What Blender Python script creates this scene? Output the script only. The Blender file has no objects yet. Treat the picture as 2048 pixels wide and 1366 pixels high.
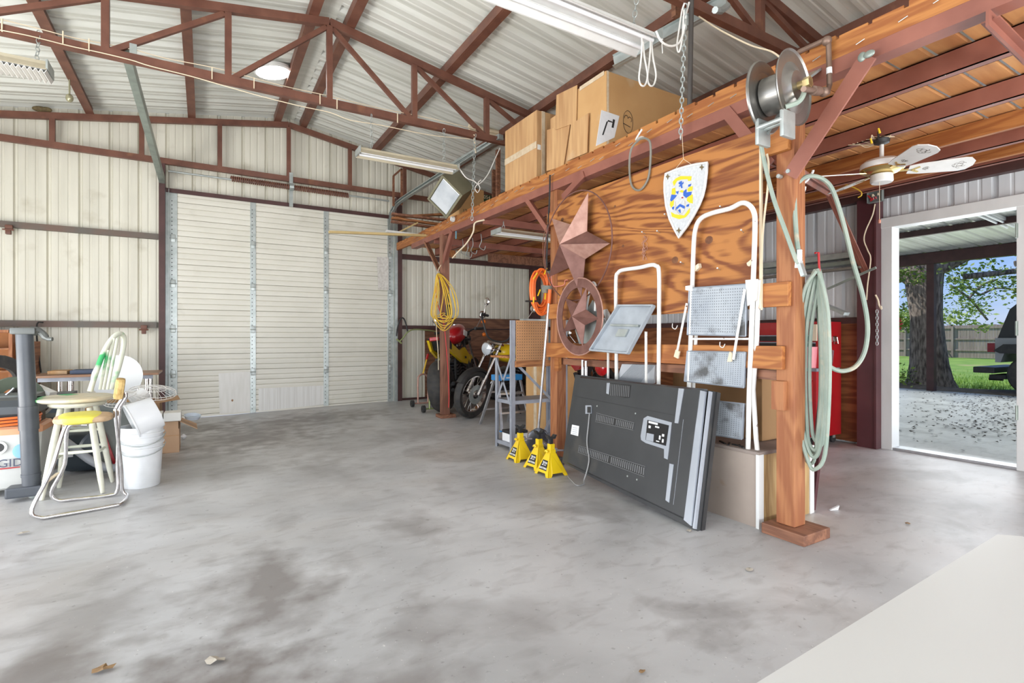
import bpy, bmesh, math, random
from mathutils import Vector, Matrix, Euler
random.seed(7)
SC = bpy.context.scene
COL = SC.collection
# ------------------------------------------------------------------ camera
CAM_H = 1.1; FPX = 1036.5; HOR = 676.0; YAW = math.atan2(616, FPX)
cam_d = bpy.data.cameras.new('camera'); cam = bpy.data.objects.new('camera', cam_d); COL.objects.link(cam)
cam.location = (0, 0, CAM_H); cam.rotation_euler = (math.pi/2, 0, -YAW)
cam_d.sensor_width = 36; cam_d.lens = FPX/2048*36; cam_d.shift_y = -(683-HOR)/2048; cam_d.clip_start = .02; cam_d.clip_end = 400
SC.camera = cam
# ------------------------------------------------------------------ light
SC.view_settings.view_transform = 'Standard'; SC.view_settings.look = 'None'
SC.view_settings.gamma = 1; SC.view_settings.use_curve_mapping = False
SC.view_settings.exposure = 0.27
W = bpy.data.worlds.new('sky'); SC.world = W; W.use_nodes = True
nt = W.node_tree; nt.nodes.clear()
sky = nt.nodes.new('ShaderNodeTexSky'); sky.sky_type = 'NISHITA'; sky.sun_disc = False
sky.sun_elevation = math.radians(48); sky.sun_rotation = math.radians(215); sky.air_density = 1.0; sky.dust_density = .6; sky.ozone_density = 1.5
bg = nt.nodes.new('ShaderNodeBackground'); bg.inputs[1].default_value = .17
# soft clouds over the blue, in sky directions
tcw = nt.nodes.new('ShaderNodeTexCoord'); cn = nt.nodes.new('ShaderNodeTexNoise'); cn.inputs['Scale'].default_value = 3.2; cn.inputs['Detail'].default_value = 5
mpw = nt.nodes.new('ShaderNodeMapping'); mpw.inputs['Scale'].default_value = (1, 1, 3.5)
crw = nt.nodes.new('ShaderNodeValToRGB'); crw.color_ramp.elements[0].position = .5; crw.color_ramp.elements[1].position = .78
crw.color_ramp.elements[1].color = (.55, .55, .55, 1)
mxw = nt.nodes.new('ShaderNodeMix'); mxw.data_type = 'RGBA'; mxw.inputs[7].default_value = (4.2, 4.6, 5.2, 1)
out = nt.nodes.new('ShaderNodeOutputWorld')
L = nt.links
L.new(tcw.outputs['Generated'], mpw.inputs[0]); L.new(mpw.outputs[0], cn.inputs['Vector']); L.new(cn.outputs['Fac'], crw.inputs[0])
L.new(crw.outputs[0], mxw.inputs[0]); bl = nt.nodes.new('ShaderNodeMix'); bl.data_type = 'RGBA'; bl.inputs[0].default_value = .72; bl.inputs[7].default_value = (.78, 1.55, 3.9, 1)
L.new(sky.outputs[0], bl.inputs[6]); L.new(bl.outputs[2], mxw.inputs[6]); L.new(mxw.outputs[2], bg.inputs[0]); L.new(bg.outputs[0], out.inputs[0])

def lamp(name, typ, loc, rot, energy, color=(1, 1, 1), **k):
    d = bpy.data.lights.new(name, typ); d.energy = energy; d.color = color
    for a, b in k.items(): setattr(d, a, b)
    o = bpy.data.objects.new(name, d); COL.objects.link(o); o.location = loc; o.rotation_euler = rot
    return o
R = math.radians
lamp('sun', 'SUN', (0, 0, 20), (R(42), R(6), R(205)), 3.0, (1, .95, .86), angle=R(.6))
# daylight entering the open left bay, the open front bay and a bay further back
lamp('daylight_left_bay', 'AREA', (-3.45, 2.2, 1.75), (0, R(-90), 0), 135, (.94, .97, 1.0), shape='RECTANGLE', size=3.1, size_y=6.2)
lamp('daylight_front_bay', 'AREA', (1.3, -2.9, 1.7), (R(90), 0, 0), 100, (.93, .97, 1.0), shape='RECTANGLE', size=7.5, size_y=3.0)
# added upward fill standing in for yard bounce on roof sheets and loft underside
lamp('bounce_fill_left', 'AREA', (-3.4, 3.0, .35), (0, R(-133), 0), 240, (1.0, .98, .93), shape='RECTANGLE', size=1.2, size_y=7.0)
lamp('bounce_fill_front', 'AREA', (2.2, -2.7, .30), (R(132), 0, 0), 330, (.98, .98, .95), shape='RECTANGLE', size=8.5, size_y=1.2)
lamp('porch_fill', 'AREA', (12.9, 3.5, 1.5), (0, R(84), 0), 130, (.95, 1.0, .97), shape='RECTANGLE', size=1.6, size_y=12)  # added fill lamp inside the porch, brightening its slab and ceiling
lamp('daylight_walk_door', 'AREA', (6.3, 2.0, 1.2), (0, R(90), 0), 12, (.9, .95, 1.0), shape='RECTANGLE', size=2.0, size_y=.85)

# ------------------------------------------------------------------ helpers
def ray(u, v):
    s, c = math.sin(YAW), math.cos(YAW); l = (u-1024)/FPX
    return Vector((s+l*c, c-l*s, (HOR-v)/FPX))
O = Vector((0, 0, CAM_H))
def P(u, v, X=None, Y=None, Z=None):
    r = ray(u, v)
    if X is not None: t = X/r.x
    elif Y is not None: t = Y/r.y
    else: t = (Z-CAM_H)/r.z
    return O+r*t
class Plane:
    """a real plane in the building: origin, normal; T(u,v,h) = point on it, lifted h along the normal"""
    def __init__(s, o, n): s.o = Vector(o); s.n = Vector(n).normalized()
    def T(s, u, v, h=0):
        r = ray(u, v); t = (s.o-O).dot(s.n)/r.dot(s.n)
        return O+r*t+s.n*h
def rough_curve(pts, k=6, closed=False):
    """Catmull-Rom through pts"""
    pts = [Vector(p) for p in pts]; n = len(pts); res = []
    rng = range(n) if closed else range(n-1)
    for i in rng:
        p1, p2 = pts[i], pts[(i+1) % n]
        p0 = pts[i-1] if (i > 0 or closed) else p1*2-p2
        p3 = pts[(i+2) % n] if (i+2 < n or closed) else p2*2-p1
        for j in range(k):
            t = j/k
            res.append(.5*((2*p1)+(p2-p0)*t+(2*p0-5*p1+4*p2-p3)*t*t+(3*p1-p0-3*p2+p3)*t**3))
    if not closed: res.append(pts[-1])
    return res
def world_m(o):
    m = Matrix.LocRotScale(o.location, o.rotation_euler, None)
    return world_m(o.parent) @ m if o.parent else m
class MB:
    def __init__(s): s.bm = bmesh.new()
    def _add(s, verts, faces, smooth=False):
        vs = [s.bm.verts.new(v) for v in verts]
        for f in faces:
            try:
                fc = s.bm.faces.new([vs[i] for i in f]); fc.smooth = smooth
            except ValueError: pass
        return vs
    def box(s, c, d, rot=None, bev=0):
        t = bmesh.new(); bmesh.ops.create_cube(t, size=1)
        for v in t.verts: v.co = Vector((v.co.x*d[0], v.co.y*d[1], v.co.z*d[2]))
        if bev: bmesh.ops.bevel(t, geom=list(t.edges), offset=bev, segments=2, affect='EDGES', profile=.6)
        m = rot.to_matrix().to_4x4() if isinstance(rot, Euler) else (rot.to_4x4() if rot is not None else Matrix())
        c = Vector(c); t.verts.index_update()
        s._add([m @ v.co + c for v in t.verts], [[v.index for v in f.verts] for f in t.faces]); t.free()
        return s
    def bar(s, p0, p1, w, h, up=(0, 0, 1), bev=0):
        """rectangular bar from p0 to p1; w across, h along 'up'"""
        p0 = Vector(p0); p1 = Vector(p1); z = (p1-p0); ln = z.length; z = z.normalized(); up = Vector(up)
        if abs(z.dot(up)) > .99: up = Vector((0, 1, 0))
        x = z.cross(up).normalized(); y = x.cross(z)
        m = Matrix((x, y, z)).transposed()
        return s.box((p0+p1)/2, (w, h, ln), m, bev)
    def span(s, a, b, bev=0):
        a = Vector(a); b = Vector(b)
        return s.box((a+b)/2, [abs(x) for x in (b-a)], None, bev)
    def tube(s, pts, r, n=8, closed=False, r2=None):
        pts = [Vector(p) for p in pts]; N = len(pts); vs = []; u = None
        for i, p in enumerate(pts):
            a = pts[(i-1) % N] if (closed or i > 0) else p
            b = pts[(i+1) % N] if (closed or i < N-1) else p
            t = (b-a)
            t = t.normalized() if t.length > 1e-9 else Vector((0, 0, 1))
            if u is None:
                u = t.orthogonal().normalized()
            else:
                u = (u-t*u.dot(t)); u = u.normalized() if u.length > 1e-6 else t.orthogonal().normalized()
            w = t.cross(u); rr = r[i] if isinstance(r, (list, tuple)) else (r if r2 is None else r+(r2-r)*i/(N-1))
            vs += [p+u*math.cos(2*math.pi*k/n)*rr+w*math.sin(2*math.pi*k/n)*rr for k in range(n)]
        fs = []
        for i in range(N if closed else N-1):
            j = (i+1) % N
            for k in range(n):
                fs.append((i*n+k, i*n+(k+1) % n, j*n+(k+1) % n, j*n+k))
        if not closed: fs += [tuple(range(n))[::-1], tuple((N-1)*n+k for k in range(n))]
        s._add(vs, fs, True); return s
    def cyl(s, p0, p1, r, r2=None, n=16): return s.tube([p0, p1], r, n, r2=r2 if r2 is not None else r)
    def lathe(s, prof, o=(0, 0, 0), axis=(0, 0, 1), n=24, closed=False):
        """prof: (radius, height along axis)"""
        o = Vector(o); z = Vector(axis).normalized(); x = z.orthogonal().normalized(); y = z.cross(x); vs = []
        for r, h in prof:
            vs += [o+z*h+(x*math.cos(2*math.pi*k/n)+y*math.sin(2*math.pi*k/n))*r for k in range(n)]
        m = len(prof); fs = []
        for i in range(m if closed else m-1):
            j = (i+1) % m
            fs += [(i*n+k, i*n+(k+1) % n, j*n+(k+1) % n, j*n+k) for k in range(n)]
        if not closed:
            if prof[0][0] > 1e-5: fs.append(tuple(range(n))[::-1])
            if prof[-1][0] > 1e-5: fs.append(tuple((m-1)*n+k for k in range(n)))
        s._add(vs, fs, True); return s
    def ball(s, c, r, rot=None, n=16, m=10, e=1.0):
        c = Vector(c); vs = []; fs = []
        M = rot.to_matrix() if rot else Matrix.Identity(3)
        sg = lambda x: math.copysign(abs(x)**e, x)
        for i in range(m+1):
            a = -math.pi/2+math.pi*i/m
            for k in range(n):
                b = 2*math.pi*k/n
                vs.append(c+M @ Vector((r[0]*sg(math.cos(a))*sg(math.cos(b)), r[1]*sg(math.cos(a))*sg(math.sin(b)), r[2]*sg(math.sin(a)))))
        for i in range(m):
            fs += [(i*n+k, i*n+(k+1) % n, (i+1)*n+(k+1) % n, (i+1)*n+k) for k in range(n)]
        s._add(vs, fs, True); return s
    def prism(s, pts, d):
        """flat polygon pts (3-D) extruded by vector d"""
        pts = [Vector(p) for p in pts]; d = Vector(d); n = len(pts)
        s._add(pts+[p+d for p in pts], [tuple(range(n)), tuple(range(n, 2*n))[::-1]]+[(i, i+n, (i+1) % n+n, (i+1) % n) for i in range(n)])
        return s
    def loft(s, rings, cap=True, smooth=True):
        n = len(rings[0]); vs = [v for r in rings for v in r]; fs = []
        for i in range(len(rings)-1):
            fs += [(i*n+k, i*n+(k+1) % n, (i+1)*n+(k+1) % n, (i+1)*n+k) for k in range(n)]
        if cap: fs += [tuple(range(n))[::-1], tuple((len(rings)-1)*n+k for k in range(n))]
        s._add(vs, fs, smooth); return s
    def faces(s, verts, faces, smooth=False): s._add([Vector(v) for v in verts], faces, smooth); return s
    def xf(s, m):
        for v in s.bm.verts: v.co = m @ v.co
        return s
    def build(s, name, mat, parent=None, local=False, sm=None, mesh=None):
        bmesh.ops.remove_doubles(s.bm, verts=s.bm.verts, dist=1e-6)
        bmesh.ops.recalc_face_normals(s.bm, faces=s.bm.faces)
        me = bpy.data.meshes.new(name); o = bpy.data.objects.new(name, me); COL.objects.link(o)
        if parent:
            o.parent = parent
            if not local:
                inv = world_m(parent).inverted(); s.xf(inv)
        elif not local:
            xs = [v.co for v in s.bm.verts]
            b = Vector(((min(v.x for v in xs)+max(v.x for v in xs))/2, (min(v.y for v in xs)+max(v.y for v in xs))/2, min(v.z for v in xs)))
            s.xf(Matrix.Translation(-b)); o.location = b
        s.bm.to_mesh(me); s.bm.free(); me.materials.append(mat)
        if any(f.use_smooth for f in me.polygons) and hasattr(me, 'set_sharp_from_angle'): me.set_sharp_from_angle(angle=R(38))
        return o
def tag(o, label=None, cat=None, group=None, kind=None):
    if label: o['label'] = label
    if cat: o['category'] = cat
    if group: o['group'] = group
    if kind: o['kind'] = kind
    return o
def thing(name, label, cat, loc=(0, 0, 0), rz=0, group=None):
    o = bpy.data.objects.new(name, None); COL.objects.link(o); o.location = loc; o.rotation_euler = (0, 0, rz); o.empty_display_size = .1
    return tag(o, label, cat, group)
def copy_tree(o, parent=None):
    c = o.copy(); COL.objects.link(c)
    if parent: c.parent = parent
    for ch in o.children: copy_tree(ch, c)
    return c
def letters(txt, size, mat, name='lettering', parent=None, mtx=None, depth=.0008, bold=0):
    """text as mesh; mtx is the world frame (x right, y up, z out) of its centre"""
    cu = bpy.data.curves.new('txt', 'FONT'); cu.body = txt; cu.size = size; cu.extrude = depth; cu.align_x = 'CENTER'; cu.align_y = 'CENTER'; cu.offset = bold; cu.resolution_u = 3
    t = bpy.data.objects.new('txt', cu); COL.objects.link(t)
    dg = bpy.context.evaluated_depsgraph_get(); me = bpy.data.meshes.new_from_object(t.evaluated_get(dg))
    bpy.data.objects.remove(t); b = MB(); b.bm.from_mesh(me); bpy.data.meshes.remove(me)
    b.xf(mtx); return b.build(name, mat, parent)
def frame(o, x, n):
    """4x4 with x axis x, z axis n at o"""
    z = Vector(n).normalized(); x = (Vector(x)-z*Vector(x).dot(z)).normalized(); y = z.cross(x)
    m = Matrix((x, y, z)).transposed().to_4x4(); m.translation = Vector(o); return m

# ------------------------------------------------------------------ materials
def nodes(m):
    m.use_nodes = True; t = m.node_tree; return t, t.nodes['Principled BSDF'], t.links
MC = {}
def mat(name, c, rough=.5, metal=0, c2=None, scale=8, bump=0, stretch=(1, 1, 1), lo=.35, hi=.65, detail=5, trans=0, emit=0, bscale=None, c3=None, coat=0, c3lo=.6, c3hi=.7, c3s=2.0):
    if name in MC: return MC[name]
    m = bpy.data.materials.new(name); t, b, L = nodes(m); MC[name] = m
    b.inputs['Base Color'].default_value = (*c, 1); b.inputs['Roughness'].default_value = rough; b.inputs['Metallic'].default_value = metal
    b.inputs['Transmission Weight'].default_value = trans; b.inputs['Coat Weight'].default_value = coat
    if emit: b.inputs['Emission Color'].default_value = (*c, 1); b.inputs['Emission Strength'].default_value = emit
    if c2 or bump:
        tc = t.nodes.new('ShaderNodeTexCoord'); mp = t.nodes.new('ShaderNodeMapping'); mp.inputs['Scale'].default_value = stretch
        nz = t.nodes.new('ShaderNodeTexNoise'); nz.inputs['Scale'].default_value = scale; nz.inputs['Detail'].default_value = detail
        L.new(tc.outputs['Object'], mp.inputs[0]); L.new(mp.outputs[0], nz.inputs['Vector'])
        if c2:
            cr = t.nodes.new('ShaderNodeValToRGB'); e = cr.color_ramp.elements; e[0].position = lo; e[1].position = hi; e[0].color = (*c, 1); e[1].color = (*c2, 1)
            L.new(nz.outputs['Fac'], cr.inputs[0]); src = cr.outputs[0]
            if c3:
                n3 = t.nodes.new('ShaderNodeTexNoise'); n3.inputs['Scale'].default_value = c3s; n3.inputs['Detail'].default_value = 6; L.new(tc.outputs['Object'], n3.inputs['Vector'])
                r3 = t.nodes.new('ShaderNodeValToRGB'); r3.color_ramp.elements[0].position = c3lo; r3.color_ramp.elements[1].position = c3hi
                mx = t.nodes.new('ShaderNodeMix'); mx.data_type = 'RGBA'; mx.inputs[7].default_value = (*c3, 1)
                L.new(n3.outputs['Fac'], r3.inputs[0]); L.new(r3.outputs[0], mx.inputs[0]); L.new(src, mx.inputs[6]); src = mx.outputs[2]
            L.new(src, b.inputs['Base Color'])
        if bump:
            bp = t.nodes.new('ShaderNodeBump'); bp.inputs['Strength'].default_value = bump; bp.inputs['Distance'].default_value = .01
            if bscale:
                n2 = t.nodes.new('ShaderNodeTexNoise'); n2.inputs['Scale'].default_value = bscale; L.new(mp.outputs[0], n2.inputs['Vector']); L.new(n2.outputs['Fac'], bp.inputs['Height'])
            else: L.new(nz.outputs['Fac'], bp.inputs['Height'])
            L.new(bp.outputs[0], b.inputs['Normal'])
    return m
def wood(name, c, c2, axis=0, scale=1.0, rough=.6, knots=None, contrast=(.3, .75), dist=2.2, bands=9, ratio=(4.0, .55)):
    """grain: stretched noise drives a band wave; knots optional"""
    if name in MC: return MC[name]
    m = bpy.data.materials.new(name); t, b, L = nodes(m); MC[name] = m; b.inputs['Roughness'].default_value = rough
    tc = t.nodes.new('ShaderNodeTexCoord'); mp = t.nodes.new('ShaderNodeMapping'); s = [ratio[0]*scale]*3; s[axis] = ratio[1]*scale; mp.inputs['Scale'].default_value = s
    nz = t.nodes.new('ShaderNodeTexNoise'); nz.inputs['Scale'].default_value = 1.1; nz.inputs['Detail'].default_value = 3; nz.inputs['Distortion'].default_value = .6
    ml = t.nodes.new('ShaderNodeMath'); ml.operation = 'MULTIPLY'; ml.inputs[1].default_value = bands
    sn = t.nodes.new('ShaderNodeMath'); sn.operation = 'SINE'; m2 = t.nodes.new('ShaderNodeMath'); m2.operation = 'MULTIPLY'; m2.inputs[1].default_value = dist*2.8
    fn = t.nodes.new('ShaderNodeTexNoise'); fn.inputs['Scale'].default_value = 9; fn.inputs['Detail'].default_value = 6
    fm = t.nodes.new('ShaderNodeMapping'); fs = [7.0*scale]*3; fs[axis] = .4*scale; fm.inputs['Scale'].default_value = fs
    ma = t.nodes.new('ShaderNodeMath'); ma.operation = 'MULTIPLY_ADD'; ma.inputs[1].default_value = .22; ma.inputs[2].default_value = 0
    ad = t.nodes.new('ShaderNodeMath'); ad.operation = 'ADD'
    cr = t.nodes.new('ShaderNodeValToRGB'); e = cr.color_ramp.elements; e[0].position = contrast[0]; e[1].position = contrast[1]; e[0].color = (*c2, 1); e[1].color = (*c, 1)
    L.new(tc.outputs['Object'], mp.inputs[0]); L.new(mp.outputs[0], nz.inputs['Vector']); L.new(nz.outputs['Fac'], ml.inputs[0]); L.new(ml.outputs[0], m2.inputs[0]); L.new(m2.outputs[0], sn.inputs[0])
    L.new(tc.outputs['Object'], fm.inputs[0]); L.new(fm.outputs[0], fn.inputs['Vector'])
    L.new(sn.outputs[0], ma.inputs[0]); L.new(ma.outputs[0], ad.inputs[0]); L.new(fn.outputs['Fac'], ad.inputs[1]); L.new(ad.outputs[0], cr.inputs[0])
    bp = t.nodes.new('ShaderNodeBump'); bp.inputs['Strength'].default_value = .15; bp.inputs['Distance'].default_value = .003; L.new(ad.outputs[0], bp.inputs['Height']); L.new(bp.outputs[0], b.inputs['Normal'])
    L.new(cr.outputs[0], b.inputs['Base Color']); return m

M_brown = mat('brown_steel', (.19, .078, .05), .5, 0, (.135, .052, .034), 6, .1, c3=(.23, .10, .055), c3lo=.62, c3hi=.72, c3s=5)
M_red_steel = mat('red_oxide_steel', (.31, .115, .08), .5, 0, (.24, .085, .06), 5, .08)
M_darkbrown = mat('dark_brown_steel', (.085, .035, .033), .5, 0, (.06, .026, .024), 5)
M_wall = mat('painted_wall_panel', (.76, .74, .64), .42, 0, (.64, .62, .53), 2.2, 0, (3, 3, .35), .35, .75, c3=(.48, .44, .34), c3lo=.60, c3hi=.85, c3s=3)
M_wallblue = mat('cool_cast_side_panel', (.72, .74, .76), .42, 0, (.60, .62, .64), 2.2, 0, (3, 3, .35), .35, .8)  # cool cast of the outside light put into the panel colour
M_roof = mat('galvalume_roof', (.80, .81, .76), .30, .12, (.62, .63, .57), 3, 0, (.3, 5, 1), .3, .75)
M_door = mat('white_door_steel', (.74, .72, .64), .38, 0, (.66, .64, .56), 1.5, 0, (1, 1, 2), .35, .75, c3=(.60, .58, .50), c3lo=.62, c3hi=.8, c3s=3)
M_galv = mat('galvanised_steel', (.50, .54, .53), .38, .55, (.40, .44, .43), 14, .05)
M_girt = mat('grey_rust_girt', (.12, .115, .10), .5, 0, (.16, .10, .075), 3)
M_galvgreen = mat('aged_galvanised_steel', (.33, .38, .34), .42, .5, (.26, .30, .27), 10)
M_chrome = mat('chrome', (.78, .76, .76), .17, 1.0, (.60, .58, .58), 30, 0)
M_black = mat('black_plastic', (.018, .018, .02), .45, 0, (.03, .03, .03), 12)
M_rubber = mat('black_rubber', (.022, .022, .024), .75, 0, (.035, .034, .033), 20, .3)
M_white = mat('white_paint', (.80, .80, .78), .38, 0, (.72, .72, .70), 9)
M_whitetrim = mat('white_trim_paint', (.76, .77, .76), .5, 0, (.66, .67, .66), 4, .05, (1, 1, .3))
M_whitechip = mat('chipped_white_enamel', (.80, .79, .76), .35, 0, (.76, .75, .71), 10, 0, c3=(.16, .07, .04), c3lo=.70, c3hi=.73, c3s=22)
M_timber = wood('orange_pine', (.47, .19, .05), (.31, .10, .025), 1, 1.2)
M_timber_z = wood('pine_post', (.40, .165, .066), (.29, .10, .038), 2, 1.2)
M_timber_x = wood('pine_board', (.47, .20, .07), (.25, .095, .035), 0, 1.5, contrast=(.35, .7))
M_ply = wood('fir_plywood', (.44, .175, .043), (.19, .052, .012), 1, .62, contrast=(.26, .62), dist=2.6, bands=15, ratio=(3.2, .62))
M_plydark = wood('dark_plywood', (.23, .105, .055), (.13, .055, .03), 0, .9)
M_plyred = wood('stained_plywood', (.34, .125, .045), (.19, .06, .02), 1, .8)
M_oldwood = wood('aged_timber', (.30, .135, .075), (.18, .075, .042), 1, 1.0)
M_oldwood_z = wood('aged_post', (.30, .135, .085), (.19, .08, .05), 2, 1.0)
M_cardboard = mat('cardboard', (.62, .37, .16), .8, 0, (.55, .31, .125), 2.5, .06, (1, 1, 1), c3=(.60, .42, .25), c3lo=.58, c3hi=.7, c3s=3)
M_cardworn = mat('worn_cardboard', (.62, .38, .18), .75, 0, (.46, .25, .11), 3, .1, (6, 6, .5), c3=(.66, .52, .36), c3lo=.58, c3hi=.75, c3s=2)
M_tape = mat('packing_tape', (.72, .60, .44), .2, 0, (.62, .48, .32), 20)
M_foam = mat('foam_board', (.84, .84, .80), .8)
M_tyre = mat('tyre_rubber', (.03, .03, .031), .7, 0, (.055, .05, .045), 14, .25)
M_alu = mat('aluminium', (.62, .63, .66), .35, .8, (.50, .51, .54), 16, .03)
M_greyshelf = mat('grey_painted_steel', (.36, .38, .43), .45, .2, (.29, .31, .36), 10)
M_blue = mat('blue_plastic', (.03, .22, .55), .4, 0, (.04, .27, .62), 5)
M_yellow = mat('yellow_paint', (.86, .60, .01), .3, 0, (.80, .54, .01), 5, coat=.4)
M_red = mat('red_paint', (.46, .012, .018), .28, 0, (.40, .010, .016), 4, coat=.5)
M_orange = mat('orange_rubber', (.90, .20, .03), .45, 0, (.82, .16, .03), 6)
M_yellowcord = mat('yellow_cord', (.82, .55, .06), .5, 0, (.76, .48, .05), 9)
M_redcord = mat('red_cord', (.62, .05, .05), .5)
M_cream = mat('cream_cord', (.78, .66, .48), .6)
M_whitecord = mat('white_cord', (.78, .76, .72), .55)
M_hose = mat('grey_green_hose', (.25, .32, .27), .5, 0, (.34, .39, .33), 7, .05, c3=(.45, .42, .32), c3lo=.6, c3hi=.7, c3s=9)
M_rust = mat('rusty_star_steel', (.22, .105, .085), .5, .3, (.16, .07, .055), 12, .1)
M_rustpink = mat('lit_star_steel', (.56, .33, .265), .38, .35, (.46, .25, .20), 20, .05)  # lighter pink copy of the star steel, lit facets painted into the colour
M_glass = mat('clear_glass', (.9, .93, .95), .03, 0, trans=1)
M_lens = mat('lamp_lens', (.62, .68, .74), .12, .3, (.85, .9, .95), 5)
M_tube = mat('fluorescent_tube', (.92, .93, .95), .3)
M_print = mat('printed_black', (.02, .02, .02), .6)
M_paper = mat('paper_label', (.82, .83, .85), .6, 0, (.78, .79, .81), 30)
M_grass = mat('lawn', (.16, .30, .04), .9, 0, (.27, .42, .07), 1.2, .5, c3=(.42, .40, .16), c3lo=.58, c3hi=.72, c3s=.5, bscale=60)
M_soil = mat('bare_soil', (.16, .12, .085), .95, 0, (.26, .20, .14), 6, .6)
# ================================================================== SETTING
WY = 8.43; RX = 5.85; LX = -3.69; RIDGE = 1.08; FY = -3.0
def roofz(x): return 4.41-.17*abs(x-RIDGE)
def fz(x, y):
    """the slab rises a little towards the back right corner"""
    sx = min(1, max(0, (x+.4)/3.1)); sy = min(1, max(0, (y-3.9)/4.3)); return .06*sx*sx*(3-2*sx)*sy
def PF(u, v):
    p = P(u, v, Z=0)
    for _ in range(8): p = P(u, v, Z=fz(p.x, p.y))
    return p
# concrete slab
def concrete(name, base, dark, warm, blot=None, rough=(.28, .55)):
    m = bpy.data.materials.new(name); t, b, L = nodes(m)
    tc = t.nodes.new('ShaderNodeTexCoord')
    def nz(scale, detail=6, stretch=(1, 1, 1), dist=0.0):
        mp = t.nodes.new('ShaderNodeMapping'); mp.inputs['Scale'].default_value = stretch
        n = t.nodes.new('ShaderNodeTexNoise'); n.inputs['Scale'].default_value = scale; n.inputs['Detail'].default_value = detail; n.inputs['Distortion'].default_value = dist
        L.new(tc.outputs['Object'], mp.inputs[0]); L.new(mp.outputs[0], n.inputs['Vector']); return n.outputs['Fac']
    def ramp(src, a, c, ca, cb):
        r = t.nodes.new('ShaderNodeValToRGB'); e = r.color_ramp.elements; e[0].position = a; e[1].position = c; e[0].color = (*ca, 1); e[1].color = (*cb, 1); L.new(src, r.inputs[0]); return r.outputs[0]
    def mix(f, a, c):
        x = t.nodes.new('ShaderNodeMix'); x.data_type = 'RGBA'; L.new(f, x.inputs[0]); L.new(a, x.inputs[6])
        if isinstance(c, tuple): x.inputs[7].default_value = (*c, 1)
        else: L.new(c, x.inputs[7])
        return x.outputs[2]
    K, Wh = (0, 0, 0), (1, 1, 1)
    col = ramp(nz(1.1, 8, (1, 1, 1), .4), .32, .68, tuple(x*.78 for x in base), tuple(min(1, x*1.2) for x in base))
    col = mix(ramp(nz(.55, 5, (1, 1.3, 1), 1.0), .50, .72, K, (.75,)*3), col, warm)
    col = mix(ramp(nz(1.7, 7, (1, 1, 1), .8), .56, .74, K, (.62,)*3), col, dark)
    col = mix(ramp(nz(6, 9, (1, 2.2, 1), .5), .52, .80, K, (.42,)*3), col, dark)
    col = mix(ramp(nz(34, 3), .66, .74, K, (.40,)*3), col, tuple(x*.45 for x in dark))
    col = mix(ramp(nz(55, 2, (1.3, 1, 1)), .70, .76, K, (.55,)*3), col, (.80, .79, .76))
    if blot: # soft oily stains with a place of their own: (x, y, r, strength)
        for bx, by, rx_, ry_, st in blot:
            mp = t.nodes.new('ShaderNodeMapping'); mp.vector_type = 'POINT'; mp.inputs['Location'].default_value = (-bx/rx_, -by/ry_, 0); mp.inputs['Scale'].default_value = (1/rx_, 1/ry_, 0)
            L.new(tc.outputs['Object'], mp.inputs[0]); ln = t.nodes.new('ShaderNodeVectorMath'); ln.operation = 'LENGTH'; L.new(mp.outputs[0], ln.inputs[0])
            nn = t.nodes.new('ShaderNodeMath'); nn.operation = 'MULTIPLY_ADD'; nn.inputs[1].default_value = 2.2; L.new(nz(5.5, 8), nn.inputs[0]); sb = t.nodes.new('ShaderNodeMath'); sb.operation = 'SUBTRACT'; sb.inputs[1].default_value = 1.1; L.new(ln.outputs['Value'], sb.inputs[0]); L.new(sb.outputs[0], nn.inputs[2])
            col = mix(ramp(nn.outputs[0], .15, 1.0, (st,)*3, K), col, dark)
    L.new(col, b.inputs['Base Color'])
    r = t.nodes.new('ShaderNodeMapRange'); r.inputs[3].default_value = rough[0]; r.inputs[4].default_value = rough[1]; L.new(nz(1.3, 6), r.inputs[0]); L.new(r.outputs[0], b.inputs['Roughness'])
    bp = t.nodes.new('ShaderNodeBump'); bp.inputs['Strength'].default_value = .12; bp.inputs['Distance'].default_value = .006; L.new(nz(9, 8), bp.inputs['Height']); L.new(bp.outputs[0], b.inputs['Normal'])
    return m
M_floor = concrete('garage_concrete', (.52, .525, .53), (.185, .165, .155), (.45, .42, .39),
    [(1.0, 7.3, 1.4, .7, .95), (.5, 6.4, 1.1, .9, .85), (-.2, 7.4, .8, .5, .8), (-.2, 5.6, .7, .6, .5), (.9, 5.4, .9, .9, .3), (2.1, 5.6, .6, .5, .35), (.0, 1.85, .4, .35, .95), (.25, 2.5, .35, .6, .8), (.5, 1.6, .3, .2, .6), (-.45, 2.2, .35, .3, .7), (1.05, 2.9, .25, .35, .45), (1.7, 1.35, .22, .2, .6), (2.2, 2.6, .3, .25, .45), (-.4, 2.6, .3, .5, .5), (.85, 4.4, .35, .9, .35)])
M_porch = concrete('porch_concrete', (.66, .66, .65), (.10, .09, .08), (.60, .60, .60),
    [(9.2, 3.0, 1.6, .9, 1.0), (8.4, 2.3, 1.2, .7, 1.0), (11, 3.6, 1.3, .5, .9), (7.2, 2.6, .5, .6, .7), (12, 3.0, .9, .4, .8)], (.35, .6))
nx, ny = 40, 44; vs = []; fs = []
for j in range(ny+1):
    for i in range(nx+1):
        x = LX-.1+(RX+.1-LX)*i/nx; y = FY+(WY+.06-FY)*j/ny; vs.append((x, y, fz(x, y)))
for j in range(ny):
    for i in range(nx): a = j*(nx+1)+i; fs.append((a, a+1, a+nx+2, a+nx+1))
fl = MB().faces(vs, fs, True); fl.span((LX-.1, FY, -.2), (RX+.1, WY+.06, -.06))
o = fl.build('floor', M_floor, local=True); tag(o, kind='structure')

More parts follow.
